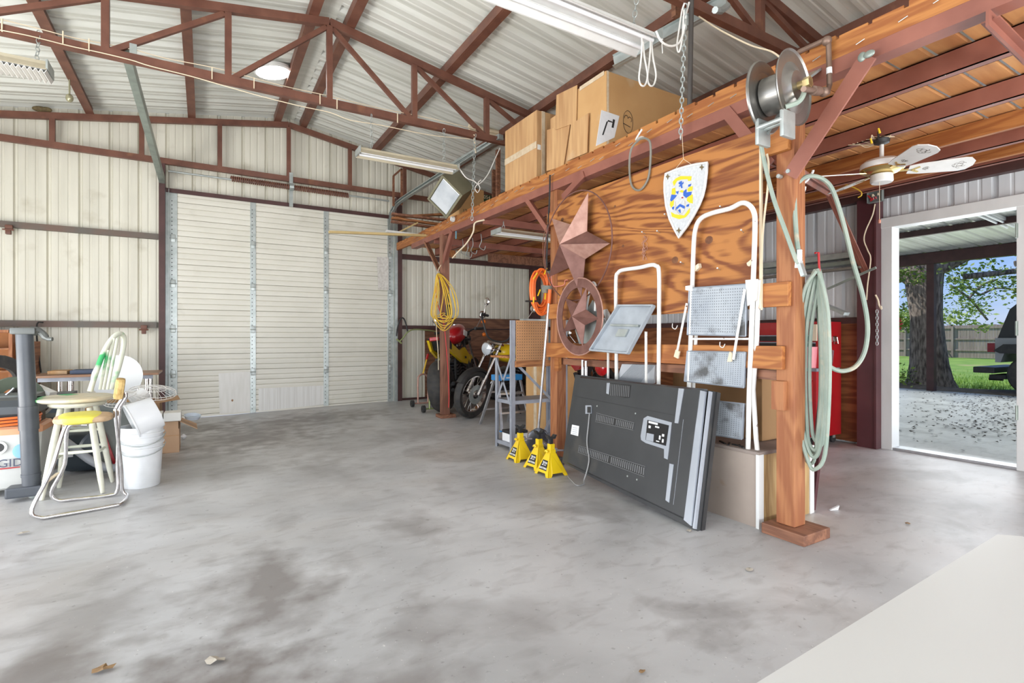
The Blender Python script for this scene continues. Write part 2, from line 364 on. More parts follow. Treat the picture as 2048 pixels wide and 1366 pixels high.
# ribbed steel sheet: along = running coordinate, profile points (t, depth)
def ribs(length, pitch=.305, start=0.0, major=.032, wide=.05):
    pts = []; t = start-pitch
    while t < length+pitch:
        pts += [(t, 0), (t+.014, major), (t+.014+wide*.45, major), (t+.028+wide*.45, 0)]
        for q in (.36, .66): pts += [(t+pitch*q, 0), (t+pitch*q+.008, .006), (t+pitch*q+.024, .006), (t+pitch*q+.032, 0)]
        t += pitch
    return [(min(max(a, 0), length), d) for a, d in pts if -.02 < a < length+.02]
def sheet(name, origin, along, out, up_fn, lo_fn, length, m, start=0.0, parent=None, **k):
    """vertical ribbed wall. up_fn/lo_fn give z at a running distance"""
    mb = MB(); a = Vector(along); n = Vector(out); o = Vector(origin); pr = ribs(length, start=start, **k); v = []; f = []
    for t, d in pr:
        p = o+a*t+n*d; v += [(p.x, p.y, lo_fn(t)), (p.x, p.y, up_fn(t))]
    for i in range(len(pr)-1): f.append((2*i, 2*i+2, 2*i+3, 2*i+1))
    mb.faces(v, f)
    ob = mb.build(name, m, parent, local=True)
    sm = ob.modifiers.new('thick', 'SOLIDIFY'); sm.thickness = .003; sm.offset = 1
    return ob
# far wall: left of the door, above the door, right of the door
DX0, DX1, DH = -.42, 2.70, 3.06
pt = P(25.6, 400, Y=WY).x-(LX)
# which rib phase puts a rib at that x
ph = pt % .305
tag(sheet('wall_back', (LX, WY, 0), (1, 0, 0), (0, 1, 0), lambda t: roofz(LX+t)-.005, lambda t: (DH if DX0 < LX+t < DX1 else 0), RX-LX, M_wall, start=ph), kind='structure')
# thin upper-back: right wall with the walk door opening
OY0, OY1, OH = 1.56, 2.466, 2.19
tag(sheet('wall_right', (RX, FY, 0), (0, 1, 0), (1, 0, 0), lambda t: roofz(RX), lambda t: (OH+.05 if OY0-.05 < FY+t < OY1+.05 else 0), WY-FY, M_wallblue, start=.11), kind='structure')
tag(sheet('wall_left', (LX, FY, 0), (0, 1, 0), (-1, 0, 0), lambda t: roofz(LX), lambda t: (3.2 if -1.2 < FY+t < 5.4 else 0), WY-FY, M_wall), kind='structure')
tag(sheet('wall_front', (LX, FY, 0), (1, 0, 0), (0, -1, 0), lambda t: roofz(LX+t)-.005, lambda t: (3.2 if -2.6 < LX+t < 5.2 else 0), RX-LX, M_wall), kind='structure')
# roof, two slopes, ribs running down the slope
for side in (-1, 1):
    mb = MB(); pr = []; v = []; f = []; y_ = 0
    while y_ < WY+.3-FY: pr += [(y_, 0), (y_+.035, .038), (y_+.085, .038), (y_+.12, 0), (y_+.165, 0), (y_+.175, .007), (y_+.195, .007), (y_+.205, 0)]; y_ += .235
    xe = (LX-.15) if side < 0 else (RX+.15)
    for t, d in pr:
        y = FY-.2+t; v += [(RIDGE, y, roofz(RIDGE)+d), (xe, y, roofz(xe)+d)]
    for i in range(len(pr)-1): f.append((2*i, 2*i+2, 2*i+3, 2*i+1))
    ob = mb.faces(v, f).build('ceiling', M_roof, local=True); tag(ob, kind='structure')
    s_ = ob.modifiers.new('thick', 'SOLIDIFY'); s_.thickness = .004; s_.offset = -1 if side > 0 else 1
mb = MB(); mb.prism([(RIDGE-.09, FY, roofz(RIDGE-.09)-.004), (RIDGE, FY, roofz(RIDGE)-.006), (RIDGE+.09, FY, roofz(RIDGE+.09)-.004), (RIDGE+.09, FY, roofz(RIDGE+.09)-.001), (RIDGE, FY, roofz(RIDGE)-.001), (RIDGE-.09, FY, roofz(RIDGE-.09)-.001)], (0, WY-FY, 0))
tag(mb.build('trim_1', M_roof), kind='structure')
# purlins (one thing each)
for i, (x, wy) in enumerate([(-2.35, .065), (-1.24, .065), (-.155, .065), (.915, .065), (1.27, .065), (2.36, .065), (3.55, .065), (4.75, .065)]):
    z = roofz(x); w = .065
    mb = MB().box((x, (FY+WY-.08)/2, z-.058), (w, WY-.08-FY, .1))
    mb.box((x+.02, (FY+WY-.08)/2, z-.108), (w+.01, WY-.08-FY, .004))
    tag(mb.build('roof_purlin', M_brown), ['brown steel roof purlin far left of the ridge, nearest the left wall', 'brown steel roof purlin, second to the left of the round skylight', 'brown steel roof purlin, first to the left of the round skylight',
        'brown steel roof purlin just left of the ridge, beside the round skylight', 'brown steel roof purlin just right of the ridge', 'brown steel roof purlin crossing the middle of the right roof slope',
        'brown steel roof purlin running above the cardboard boxes', 'dark brown steel roof purlin lowest on the right slope, above the loft deck'][i], 'purlin', 'purlins under the roof sheets')
# trusses
CH = 3.455
def truss(y, label, diag=True, x1=RX-.05, verts=(-3, -2, -1, 0, 1, 2, 3, 4)):
    t = thing('roof_truss', label, 'truss', (RIDGE, y, CH))
    MB().box(((LX+x1)/2, y, CH), (x1-LX-.1, .055, .075)).build('bottom_chord', M_brown, t)
    for s, xe in ((-1, LX+.05), (1, RX-.05)):
        MB().bar((RIDGE, y, roofz(RIDGE)-.15), (xe, y, roofz(xe)-.15), .055, .075).build('top_chord', M_brown, t)
    for k in verts:
        x = RIDGE+k*.89
        MB().box((x, y, (CH+roofz(x)-.15)/2), (.055, .05, roofz(x)-.15-CH-.07)).build('vertical_strut', M_brown, t)
    if diag:
        for s in (-1, 1):
            for k in range(0, 4):
                xa = RIDGE+s*k*.89+s*.03; xb = RIDGE+s*(k+1)*.89-s*.04
                MB().bar((xa, y, roofz(xa)-.2), (xb, y, CH+.03), .035, .045).build('diagonal_strut', M_brown, t)
    return t
truss(8.3, 'dark brown steel end truss flat against the far wall', diag=False)
truss(5.4, 'brown steel roof truss with diagonals crossing the middle of the room')
truss(2.5, 'dark brown steel roof truss nearest the camera, above the hose reel')
truss(-.5, 'brown steel roof truss over the front bay')

# wall girts and door framing on the far wall
def strip(n, a, b, m=M_darkbrown, bev=0):
    return tag(MB().span(a, b, bev).build('trim_%d' % n, m), kind='structure')
GX0 = LX
strip(2, (GX0, WY-.07, 2.42), (DX0-.1, WY-.005, 2.49), M_girt)
strip(3, (GX0, WY-.08, 1.235), (DX0-.12, WY-.005, 1.31), M_girt)
strip(4, (DX0-.095, WY-.16, 0), (DX0-.025, WY-.01, 3.42), M_darkbrown)
strip(5, (DX1+.03, WY-.13, 0), (DX1+.12, WY-.01, 3.42), M_darkbrown)
strip(6, (DX0-.02, WY-.09, DH), (DX1+.03, WY-.01, DH+.055), M_darkbrown)
strip(7, (DX1+.1, WY-.08, 2.42), (RX-.02, WY-.005, 2.50), M_darkbrown)
strip(8, (DX1+.1, WY-.07, 1.25), (RX-.02, WY-.005, 1.31), M_darkbrown)
strip(9, (DX1+.1, WY-.05, .03), (3.3, WY-.003, .09), M_darkbrown)
strip(10, (5.38, WY-.16, 0), (5.56, WY-.01, 3.4), M_darkbrown)
# clamps on the girts
for (u, v) in ((288, 655), (18, 455)):
    p = P(u, v, Y=WY-.1); mb = MB().box(p, (.07, .04, .06), None, .008).box(p+Vector((0, -.02, -.06)), (.05, .05, .05), None, .008).cyl(p+Vector((-.05, -.03, -.03)), p+Vector((.05, -.03, -.03)), .01)
    tag(mb.build('rail_clamp', M_brown), 'small rusty clamp on the %s wall girt' % ('lower' if v > 500 else 'upper'), 'clamp')
# wainscot plywood far wall and right wall
tag(MB().span((3.26, WY-.035, .08), (5.4, WY-.012, 1.25)).build('wainscot', M_plydark), 'dark brown plywood wainscot on the far wall behind the motorcycles', 'wall panel')
tag(MB().span((3.45, WY-.11, 1.27), (5.3, WY-.085, 1.45)).build('wainscot_board', M_plydark), 'long brown board on edge above the wainscot behind the motorcycles', 'board')
tag(MB().span((RX-.035, 2.70, .02), (RX-.012, WY-.2, 1.25)).build('wainscot', M_plyred), 'reddish plywood wainscot on the right wall behind the tool chest', 'wall panel')
strip(11, (RX-.07, 2.72, 1.25), (RX-.005, WY-.1, 1.315), M_darkbrown)
strip(12, (RX-.09, FY+.05, 2.49), (RX-.005, WY-.1, 2.60), M_darkbrown)
# right wall column beside the walk door, H section
mb = MB(); mb.span((RX-.14, 2.58, 0), (RX-.128, 2.74, 2.49)); mb.span((RX-.02, 2.58, 0), (RX-.008, 2.74, 2.49)); mb.span((RX-.13, 2.652, 0), (RX-.01, 2.665, 2.49)); mb.span((RX-.15, 2.56, 0), (RX-.008, 2.58, 2.49))
tag(mb.build('trim_13', mat('maroon_steel', (.10, .03, .035), .3, 0, (.075, .022, .027), 3)), kind='structure')
# white door frame
D = thing('door_2', None, None, (RX, (OY0+OY1)/2, 0)); tag(D, kind='structure')
MB().span((RX-.05, OY1, 0), (RX+.10, OY1+.095, OH+.1), .004).build('jamb', M_whitetrim, D)
MB().span((RX-.05, OY0-.1, 0), (RX+.10, OY0, OH+.1), .004).build('jamb', M_whitetrim, D)
MB().span((RX-.055, OY0-.1, OH), (RX+.10, OY1+.1, OH+.1), .004).build('head_casing', M_whitetrim, D)
MB().span((RX-.04, OY0, .0), (RX+.12, OY1, .025), .004).build('threshold', M_alu, D)
for z in (.42, 1.12, 1.93):
    MB().span((RX-.058, OY0-.012, z), (RX-.03, OY0+.004, z+.12)).cyl((RX-.06, OY0-.002, z), (RX-.06, OY0-.002, z+.12), .007).build('hinge', M_galvgreen, D)
# ------------------------------------------------------------------ overhead door
D = thing('door_1', None, None, ((DX0+DX1)/2, WY-.05, 0)); tag(D, kind='structure')
NS = 5; sh = DH/NS; yd = WY-.06
sx = [DX0+.06, P(506, 600, Y=yd).x, P(652, 600, Y=yd).x, DX1-.06]
for i in range(NS):
    z0 = i*sh+.002; z1 = (i+1)*sh+.0;  k = 8; prof = []
    for j in range(k):
        a = z0+(z1-z0)*j/k; h = (z1-z0)/k
        deep = .0
        prof += [(deep*.15, a), (0.0, a+h*.32), (.010 if j % 3 else .024, a+h*.38), (.010 if j % 3 else .024, a+h*.52), (0, a+h*.60)]
    prof.append((0, z1)); v = []; f = []
    n = len(prof)
    lift = lambda x: .055*max(0, (x-DX0)/(DX1-DX0)) if i == 0 else 0
    for x in (DX0, DX1):
        for d, z in prof: v.append((x, yd+d, max(z, z+lift(x)*(1-(z-z0)/(z1-z0)))))
    for j in range(n-1): f.append((j, j+1, n+j+1, n+j))
    f += [(n-1, 2*n-1, 2*n+1, 2*n)]; v += [(DX0, yd+.02, z1+.012), (DX1, yd+.02, z1+.012)]
    ob = MB().faces(v, f).build('section', M_door, D)
    s_ = ob.modifiers.new('t', 'SOLIDIFY'); s_.thickness = .01
    for q, x in enumerate(sx):
        w = .075 if 0 < q < 3 else .10
        zb = z0+(.05 if (i == 0 and q > 1) else .015 if i == 0 else 0)
        st = MB().span((x-w/2, yd-.016, zb), (x+w/2, yd-.003, z1), .003)
        so = st.build('stile', M_galv, D)
        h = MB()
        for zz in [zb+.06+.055*r_ for r_ in range(9)]: h.cyl((x-.012, yd-.0175, zz), (x-.012, yd-.0155, zz), .007, n=8)
        h.build('bolt_holes', M_black, so)
        if i: # hinge across the seam
            MB().span((x-.028, yd-.026, z0-.055), (x+.028, yd-.014, z0+.05), .008).cyl((x-.035, yd-.024, z0-.004), (x+.035, yd-.024, z0-.004), .009, n=8).build('hinge', M_galv, so)
for i in range(1, NS): MB().span((DX0, yd-.006, i*sh-.006), (DX1, yd+.004, i*sh+.005)).build('dark_seam_strip', M_black, D)  # dark strips added to draw the seam lines between door sections
# patches of white plastic on the bottom section, a taped pad higher up
def patch(us, m, name, parent, y, th=.004):
    return MB().prism([P(u, v, Y=y) for u, v in us], (0, th, 0)).build(name, m, parent)
M_patch = mat('scuffed_white_patch', (.82, .81, .78), .5, 0, (.76, .75, .71), 6, 0, (4, 1, .6), c3=(.30, .15, .06), c3lo=.73, c3hi=.76, c3s=7)
patch([(437, 747), (503, 743), (505, 822), (439, 827)], M_patch, 'patch', D, yd-.013)
patch([(517, 777), (649, 771), (650, 809), (517, 822)], mat('ribbed_white_patch', (.80, .80, .78), .5, 0, (.68, .67, .64), 4, 0, (14, 1, .3)), 'patch', D, yd-.013)
patch([(754, 514), (777, 514), (777, 580), (756, 579)], mat('bubble_pad', (.70, .68, .64), .7, 0, (.55, .52, .48), 30), 'pad', D, yd-.03)
# tracks + torsion spring
mb = MB()
for dx in (0, .045): mb.span((DX0-.03+dx-.002, yd-.07, 0), (DX0-.03+dx+.002, yd-.01, 3.1))
mb.span((DX0-.03, yd-.012, 0), (DX0+.015, yd-.008, 3.1))
mb.build('vertical_track', M_galv, D)
mb = MB(); mb.span((DX1+.0, yd-.08, .06), (DX1+.04, yd-.01, 3.05)).build('vertical_track', M_galv, D)
zs = 3.29; a = P(337, 342, Y=8.22); b_ = P(778, 402, Y=8.22)
spr = MB(); spr.cyl(a, b_, .013)
spr.build('torsion_shaft', M_galv, D)
s0, s1 = P(462, 357, Y=8.22), P(697, 391, Y=8.22); dv = s1-s0; n = 190; pts = []
cnt = 62
for k in range(cnt*8+1):
    t = k/(cnt*8); an = 2*math.pi*k/8; pts.append(s0+dv*t+Vector((0, math.cos(an)*.032, math.sin(an)*.032)))
MB().tube(pts, .011, 5).build('torsion_spring', M_brown, D)
mid = P(583, 374, Y=8.22); MB().cyl(mid-Vector((.03, 0, 0)), mid+Vector((.03, 0, 0)), .05).span(mid+Vector((-.025, .03, -.28)), mid+Vector((.025, .07, .22))).build('spring_anchor', M_galv, D)
# vertical weathered strip under the anchor is part of its bracket
def track(label, pts, width=.05, deep=.07, m=M_galvgreen, end=None):
    """C-shaped steel channel swept along pts"""
    t = thing('door_track', label, 'door track', pts[len(pts)//2])
    mb = MB(); n = len(pts)
    for i in range(n-1):
        a, b = Vector(pts[i]), Vector(pts[i+1]); d = (b-a).normalized(); side = d.cross(Vector((0, 0, 1))).normalized(); up = side.cross(d)
        a2, b2 = a-d*.004, b+d*.004
        mb.bar(a2, b2, .003, deep, up); mb.bar(a2+up*deep/2+side*width/2, b2+up*deep/2+side*width/2, width, .003, up); mb.bar(a2-up*deep/2+side*width/2, b2-up*deep/2+side*width/2, width, .003, up)
        mb.bar(a2+up*deep*.4+side*width, b2+up*deep*.4+side*width, .003, deep*.2, up); mb.bar(a2-up*deep*.4+side*width, b2-up*deep*.4+side*width, .003, deep*.2, up)
    mb.build('channel', m, t)
    return t
a = P(330, 362, Y=8.3); b = P(262, 108, Y=5.44)
tr = track('grey green steel channel track running from the far door to the middle truss', [a, b], .06, .09)
MB().box(b+Vector((.02, -.05, 0)), (.05, .02, .13)).build('hanger_plate', M_galv, tr)
pts = [P(783, 470, Y=8.25), P(786, 425, Y=8.2), P(800, 405, Y=8.0), P(850, 372, Y=7.1), P(925, 325, Y=6.1), P(1000, 277, Y=5.38)]
tr = track('galvanised door track with a curved end at the right of the overhead door', [pts[0]]+rough_curve(pts[1:], 4), .05, .055, M_galv)
MB().bar(P(890, 345, Y=6.45)+Vector((0.03, 0, .05)), P(998, 281, Y=5.35)+Vector((0.03, 0, .05)), .07, .06).build('angle_iron', M_galv, tr)
MB().bar(P(948, 268, Y=5.38), P(951, 305, Y=5.5), .02, .04).build('hanger_strap', M_cream, tr)

# ------------------------------------------------------------------ outside
mb = MB().span((RX+.1, -6, -.12), (13.3, 14, -.012)); tag(mb.build('porch_floor', M_porch), kind='structure')
g = []; f = []; NX = 26
for i in range(NX+1):
    for j in range(NX+1): x = 12.8+i*3.0; y = -30+j*4.0; g.append((x, y, -.07+.03*math.sin(x*.7+y)+.0*x))
for i in range(NX):
    for j in range(NX): a = i*(NX+1)+j; f.append((a, a+1, a+NX+2, a+NX+1))
tag(MB().faces(g, f, True).build('ground', M_grass, local=True), kind='structure')
tag(MB().span((-40, -40, -.3), (12.9, 60, -.21)).build('ground', mat('gravel_yard', (.38, .36, .33), .9, 0, (.30, .28, .26), 12, .3)), kind='structure')
# strip of bare soil at the slab edge
mb = MB(); v = []; f = []
for i in range(60):
    y = -4+i*.3; x0 = 13.3; x1 = 14.6+.45*math.sin(i*.8)+.3*random.random()
    v += [(x0, y, -.01), ((x0+x1)/2, y, .025+.02*random.random()), (x1, y, -.06)]
for i in range(59): f += [(3*i, 3*i+1, 3*i+4, 3*i+3), (3*i+1, 3*i+2, 3*i+5, 3*i+4)]
tag(mb.faces(v, f, True).build('ground', M_soil, local=True), kind='structure')
# porch roof
def pz(x): return 3.25-(x-RX)*.047
mb = MB(); pr = ribs(18, start=.1, major=.03, wide=.08); v = []; f = []
for t, d in pr:
    y = -4+t; v += [(RX+.05, y, pz(RX+.05)+d), (13.6, y, pz(13.6)+d)]
for i in range(len(pr)-1): f.append((2*i, 2*i+2, 2*i+3, 2*i+1))
ob = mb.faces(v, f).build('porch_ceiling', M_roof, local=True); tag(ob, kind='structure'); s_ = ob.modifiers.new('t', 'SOLIDIFY'); s_.thickness = .004
po = P(1868, 780, Z=0)
tag(MB().span((13.1, -4, pz(13.2)-.24), (13.26, 14, pz(13.2)-.01)).build('porch_beam', M_darkbrown), 'dark brown porch beam outside the open door', 'beam')
tag(MB().span((13.12, 4.81, -.012), (13.25, 4.94, pz(13.2)-.24)).build('porch_post', M_darkbrown), 'dark brown square steel porch post in front of the tree', 'post')
tag(MB().span((10.85, -4, pz(10.9)-.11), (10.93, 14, pz(10.9)-.01)).build('porch_purlin', M_darkbrown), 'brown porch purlin seen through the door just under its head', 'purlin')
# porch lamp strips
q = P(2022, 452, Z=2.93); t = thing('strip_light', 'white two tube strip light under the porch roof, top right of the doorway', 'strip light', (q.x-.65, q.y, pz(q.x)-.12))
MB().bar((q.x-1.3, q.y, pz(q.x-1.3)-.04), (q.x, q.y, pz(q.x)-.04), .15, .05).build('housing', M_white, t)
for s in (-.04, .04): MB().cyl((q.x-1.28, q.y+s, pz(q.x-1.28)-.085), (q.x-.02, q.y+s, pz(q.x)-.085), .016).build('tube', M_tube, t)
# ================================================================== LOFT
def BX(y): return 2.80-.012*(y-1.5)
YN, YE = -1.2, 8.28
LF = thing('storage_loft', 'timber and brown steel storage loft along the right side, on three wooden posts', 'loft', (4.3, 3.5, 2.5))
def ln(y, dx, z): return (BX(y)+dx, y, z)
# fascia timber with chewed upper edge
mb = MB(); y = YN; top = []; 
while y < YE:
    w = .10+.06*random.random(); z = 2.65+.012*random.random(); top += [(y, z), (min(YE, y+w), z)]; y += w
    if y < YE: top += [(y, 2.636), (min(YE, y+.02), 2.636)]; y += .02
ring = [ln(YN, 0, 2.535)]+[ln(a, 0, z) for a, z in top]+[ln(YE, 0, 2.535)]
v = []; f = []
for a, z in top: v += [ln(a, 0, 2.54), ln(a, 0, z), ln(a, .04, z), ln(a, .04, 2.54)]
n = len(top)
for i in range(n-1):
    for k in range(4): f.append((4*i+k, 4*i+(k+1) % 4, 4*i+4+(k+1) % 4, 4*i+4+k))
f += [(0, 1, 2, 3), (4*n-4, 4*n-3, 4*n-2, 4*n-1)]
mb.faces(v, f).build('fascia_board', M_timber, LF)
mb = MB(); mb.bar(ln(YN, .022, 2.502), ln(7.6, .022, 2.502), .044, .075); mb.bar(ln(YN, .045, 2.468), ln(7.6, .045, 2.468), .09, .006); mb.build('steel_edge_beam', M_red_steel, LF)
# nail stubs along the fascia
mb = MB()
for i in range(46):
    y = -.2+i*.17+random.uniform(-.04, .04); z = random.uniform(2.56, 2.62); p = Vector(ln(y, 0, z)); mb.cyl(p, p+Vector((-.02, .03, -.02)), .002, n=5)
mb.build('nails', M_galv, LF)
# deck planks: separate boards with gaps
mb = MB(); y = YN
while y < YE-.1:
    w = random.uniform(.125, .15); dz = random.uniform(0, .006); g = random.choice((.008, .012, .02, .03))
    mb.span((BX(y)+.045, y, 2.625+dz), (RX-.04, y+w, 2.648+dz)); y += w+g
mb.build('deck_planks', mat('deck_boards', (.66, .33, .13), .6, 0, (.46, .19, .07), 1.6, .1, (.8, 7, 1), .35, .68, c3=(.16, .08, .045), c3lo=.60, c3hi=.74, c3s=2.4), LF)
def cjoist(x, m, w=.055, z0=2.50, z1=2.62, y0=YN, y1=YE):
    b = MB().span((x, y0, z0), (x+.006, y1, z1)).span((x, y0, z0), (x+w, y1, z0+.006)).span((x, y0, z1-.006), (x+w, y1, z1)).span((x+w-.004, y0, z0), (x+w, y1, z0+.02))
    return b.build('steel_joist', m, LF)
cjoist(3.39, M_red_steel); cjoist(4.05, M_red_steel)
cjoist(4.98, M_red_steel)
cjoist(5.45, M_red_steel)
MB().span((4.66, YN, 2.51), (4.70, YE, 2.62)).build('timber_joist', M_timber, LF)
MB().span((5.30, YN, 2.50), (5.34, YE, 2.62)).build('timber_joist', M_timber, LF)
MB().span((RX-.13, YN, 2.60), (RX-.09, YE, 2.62)).build('wall_ledger', M_timber, LF)
for (y, m) in ((5.3, M_red_steel), (6.75, M_red_steel)):
    MB().span((BX(y)+.03, y, 2.42), (5.3, y+.05, 2.50)).build('cross_beam', m, LF)
MB().span((4.05, 7.55, 2.36), (5.2, 7.60, 2.50)).build('cross_beam', M_oldwood, LF)
# nails hanging under the planks
mb = MB()
for x in (3.40, 4.06):
    for i in range(22):
        p = Vector((x-.003, .2+i*.33, 2.53)); mb.cyl(p, p+Vector((-.006, .004, -.035)), .0022, n=5)
mb.build('nails', M_galv, LF)
# posts
def post(x0, y0, w, m, z1, name='post', block=True):
    MB().span((x0, y0, .06 if block else 0), (x0+w, y0+w, z1), .004).build(name, m, LF)
post(2.78, 1.65, .105, M_timber_z, 2.47)
MB().span((2.71, 1.555, .0), (2.96, 1.80, .058), .006).build('foot_block', M_oldwood, LF)
post(2.785, 3.88, .105, M_timber_z, 2.47, block=False)
pa = (2.735, 6.40)
MB().prism([(pa[0], pa[1], fz(*pa)), (pa[0]+.1, pa[1], fz(*pa)), (pa[0]+.1, pa[1]+.1, fz(*pa)), (pa[0], pa[1]+.1, fz(*pa))], (-.01, 0, 2.45)).build('post', M_oldwood_z, LF)
MB().span((pa[0]-.045, pa[1]-.045, fz(*pa)-.01), (pa[0]+.17, pa[1]+.15, fz(*pa)+.045), .006).build('foot_block', M_oldwood, LF)
# braces
def brace(a, b, w=.06, m=M_red_steel, up=(1, 0, 0)): MB().bar(a, b, w, .012, up).bar(Vector(a)+Vector((.03, 0, 0)), Vector(b)+Vector((.03, 0, 0)), .008, .06, up).build('brace', m, LF)
XB = 2.79
def pb(u, v, x=XB): return P(u, v, X=x)
brace(pb(1737, 112, 2.76), pb(1580, 352, 2.76), .085); brace(pb(1452, 222), pb(1540, 330), .07)
brace(pb(1052, 398, 2.77), pb(1096, 462, 2.77), .05); brace(pb(1168, 348, 2.77), pb(1125, 395, 2.77), .06)
brace(pb(903, 462, 2.74), pb(882, 536, 2.74), .07); brace(pb(849, 484, 2.73), pb(876, 542, 2.73), .03, M_oldwood)
brace(P(1975, 35, X=2.78), P(2060, 120, X=3.3), .07, M_red_steel)
brace(P(1580, 335, X=3.05), P(1660, 385, X=4.9), .07); brace(P(1655, 378, X=5.0), P(1738, 560, X=5.78), .07, M_red_steel)
for u, v in ((1575, 342), (1556, 352)): 
    p = pb(u, v, 2.745); MB().cyl(p, p+Vector((.03, 0, 0)), .012, n=6).build('bolt', M_galv, LF)
p = pb(1738, 108, 2.75)
MB().ball(p, (.008, .026, .018)).ball(pb(1724, 114, 2.755), (.008, .02, .024)).build('weld_bead', M_galvgreen, LF)
# rails between the posts, and the sheet of plywood
PX = 2.727
for (z0, z1, y0, y1) in ((2.135, 2.255, 1.665, 3.98), (1.275, 1.41, 1.665, 4.0), (.925, 1.055, 1.70, 3.99)):
    MB().span((2.742, y0, z0), (2.779, y1, z1), .003).build('rail', M_timber, LF)
MB().span((2.80, 1.76, .86), (2.84, 3.86, .915)).build('lower_rail', M_oldwood, LF)
MB().span((2.742, 3.80, .80), (2.779, 3.86, .925)).build('rail_block', M_timber, LF)
MB().span((2.742, 1.69, .70), (2.78, 1.76, .86)).build('rail_block', M_timber_z, LF)
# plywood (slightly skewed top)
pl = Plane((PX, 0, 0), (-1, 0, 0))
q = [pl.T(1115, 404), pl.T(1520, 262), pl.T(1520, 617), pl.T(1115, 641)]
q = [Vector((PX, a.y, z)) for a, z in zip(q, (2.332, 2.284, 1.268, 1.257))]
PLY = MB().prism(q, (.013, 0, 0)).build('plywood_sheet', M_ply)
tag(PLY, 'large sheet of flame grained plywood fixed across the posts behind the ladders', 'plywood')
# knots on the sheet
kn = MB()
for u, v, r in ((1418, 480, .03), (1350, 520, .028), (1125, 439, .02), (1127, 579, .02), (1230, 413, .012), (1246, 492, .013)):
    p = pl.T(u, v, .0008); kn.ball(p, (.001, r, r*.85), n=12, m=6)
kn.build('knots', mat('knot_wood', (.12, .04, .015), .6, 0, (.2, .08, .03), 30), PLY)
MB().prism([pl.T(1519, 262, .003), pl.T(1523, 261, .003), pl.T(1523, 617, .003), pl.T(1519, 617, .003)], (.016, 0, 0)).build('edge_strip', M_cream, PLY)
for u, v in ((1320, 466), (1290, 468), (1367, 528), (1440, 540), (1487, 465), (1445, 418), (1335, 433), (1237, 575), (1362, 355)):
    p = pl.T(u, v); mb = MB().cyl(p, p+Vector((-.05, -.02, .006)), .0024, n=6).cyl(p+Vector((-.05, -.02, .006)), p+Vector((-.052, -.021, .006)), .005, n=8)
    tag(mb.build('long_nail', M_galv), 'long bright nail driven into the plywood sheet, no tool on it', 'nail', 'bare nails in the plywood sheet')
# bundle of wire on the plywood
mb = MB()
for k in range(6):
    pts = [pl.T(1291+random.uniform(-6, 6), 472+i*7, .006+random.random()*.008) for i in range(8)]; mb.tube(rough_curve(pts, 3), .0012, 4)
tag(mb.build('wire_bundle', M_rustpink), 'tangle of thin rusty wire hanging from a nail on the plywood', 'wire')
# ------------------------------------------------------------------ things on the loft
def carton(name, label, y0, y1, x0, x1, z0, z1, m=M_cardworn, group=None, shear=0):
    t = thing(name, label, 'box', ((x0+x1)/2, (y0+y1)/2, z0), 0, group)
    MB().span((x0, y0, z0), (x1, y1, z1), .006).build('carton', m, t)
    return t
ZD = 2.655
Ya, Yb = P(1010, 300, X=2.83).y, P(1073, 300, X=2.83).y
t = carton('cardboard_box', 'square worn cardboard box with a band of tape, leftmost of the big loft cartons', Yb, Ya, 2.83, 3.45, ZD, 3.36)
zt = 3.02
MB().span((2.826, Yb, zt-.035), (2.83, Ya, zt+.03)).build('tape', M_tape, t)
MB().span((2.89, Yb-.004, ZD), (2.93, Yb, 3.36)).build('tape', M_tape, t)
MB().span((2.84, Yb-.002, zt-.05), (2.88, Yb-.001, zt+.0)).build('tape', M_foam, t)
Yc, Yd = P(1097, 300, X=2.83).y, P(1150, 300, X=2.83).y
t = carton('cardboard_box', 'tall cardboard box with loose hanging flaps between the square box and the biggest box', Yd+.01, Yc, 2.85, 3.4, ZD, 3.2)
def flapq(us, x, name='flap', m=M_cardworn, th=.006): return MB().prism([P(u, v, X=x) for u, v in us], (th, 0, 0)).build(name, m, t)
flapq([(1113, 190), (1154, 170), (1152, 245), (1110, 260)], 2.825); flapq([(1094, 260), (1140, 246), (1127, 332), (1093, 342)], 2.835)
Ye, Yf = P(1153, 300, X=2.84).y, P(1212, 300, X=2.84).y
t = carton('cardboard_box', 'biggest cardboard box on the loft, with a white label and the number 13', Yf, Ye, 2.84, 3.86, ZD, 3.30, M_cardboard)
flapq([(1142, 248), (1177, 226), (1174, 305), (1134, 322)], 2.815)
MB().span((2.835, Yf+.02, 3.27), (2.838, Ye-.05, 3.305)).build('tape', M_tape, t)
MB().span((2.848, Yf-.003, ZD), (2.87, Yf-.0005, 3.30)).build('edge_tape', M_tape, t)
# white label with a small drawing
pf = Plane((0, Yf-.004, 0), (0, -1, 0))
lab = MB().prism([pf.T(1203, 220), pf.T(1239, 232), pf.T(1229, 275), pf.T(1192, 292)], (0, .003, 0)).build('label', M_paper, t)
mb = MB()
for qd in ([(1216, 240), (1224, 243), (1226, 246), (1215, 243)], [(1213, 243), (1216, 243), (1207, 270), (1204, 270)], [(1226, 238), (1230, 240), (1227, 256), (1223, 255)]):
    mb.prism([pf.T(u, v, .0005) for u, v in qd], (0, -.0005, 0))
mb.build('print', M_print, lab)
c = pf.T(1256, 244, .001); circ = [c+Vector((math.cos(a)*.055, 0, math.sin(a)*.095)) for a in [i*math.pi/12 for i in range(24)]]
MB().tube(circ, .0018, 4, True).build('marker_ring', M_print, t)
letters('13', .13, M_print, 'lettering', t, frame(c, (1, 0, 0), (0, -1, 0)) @ Matrix.Rotation(R(78), 4, 'Z'), .0005, -.004)
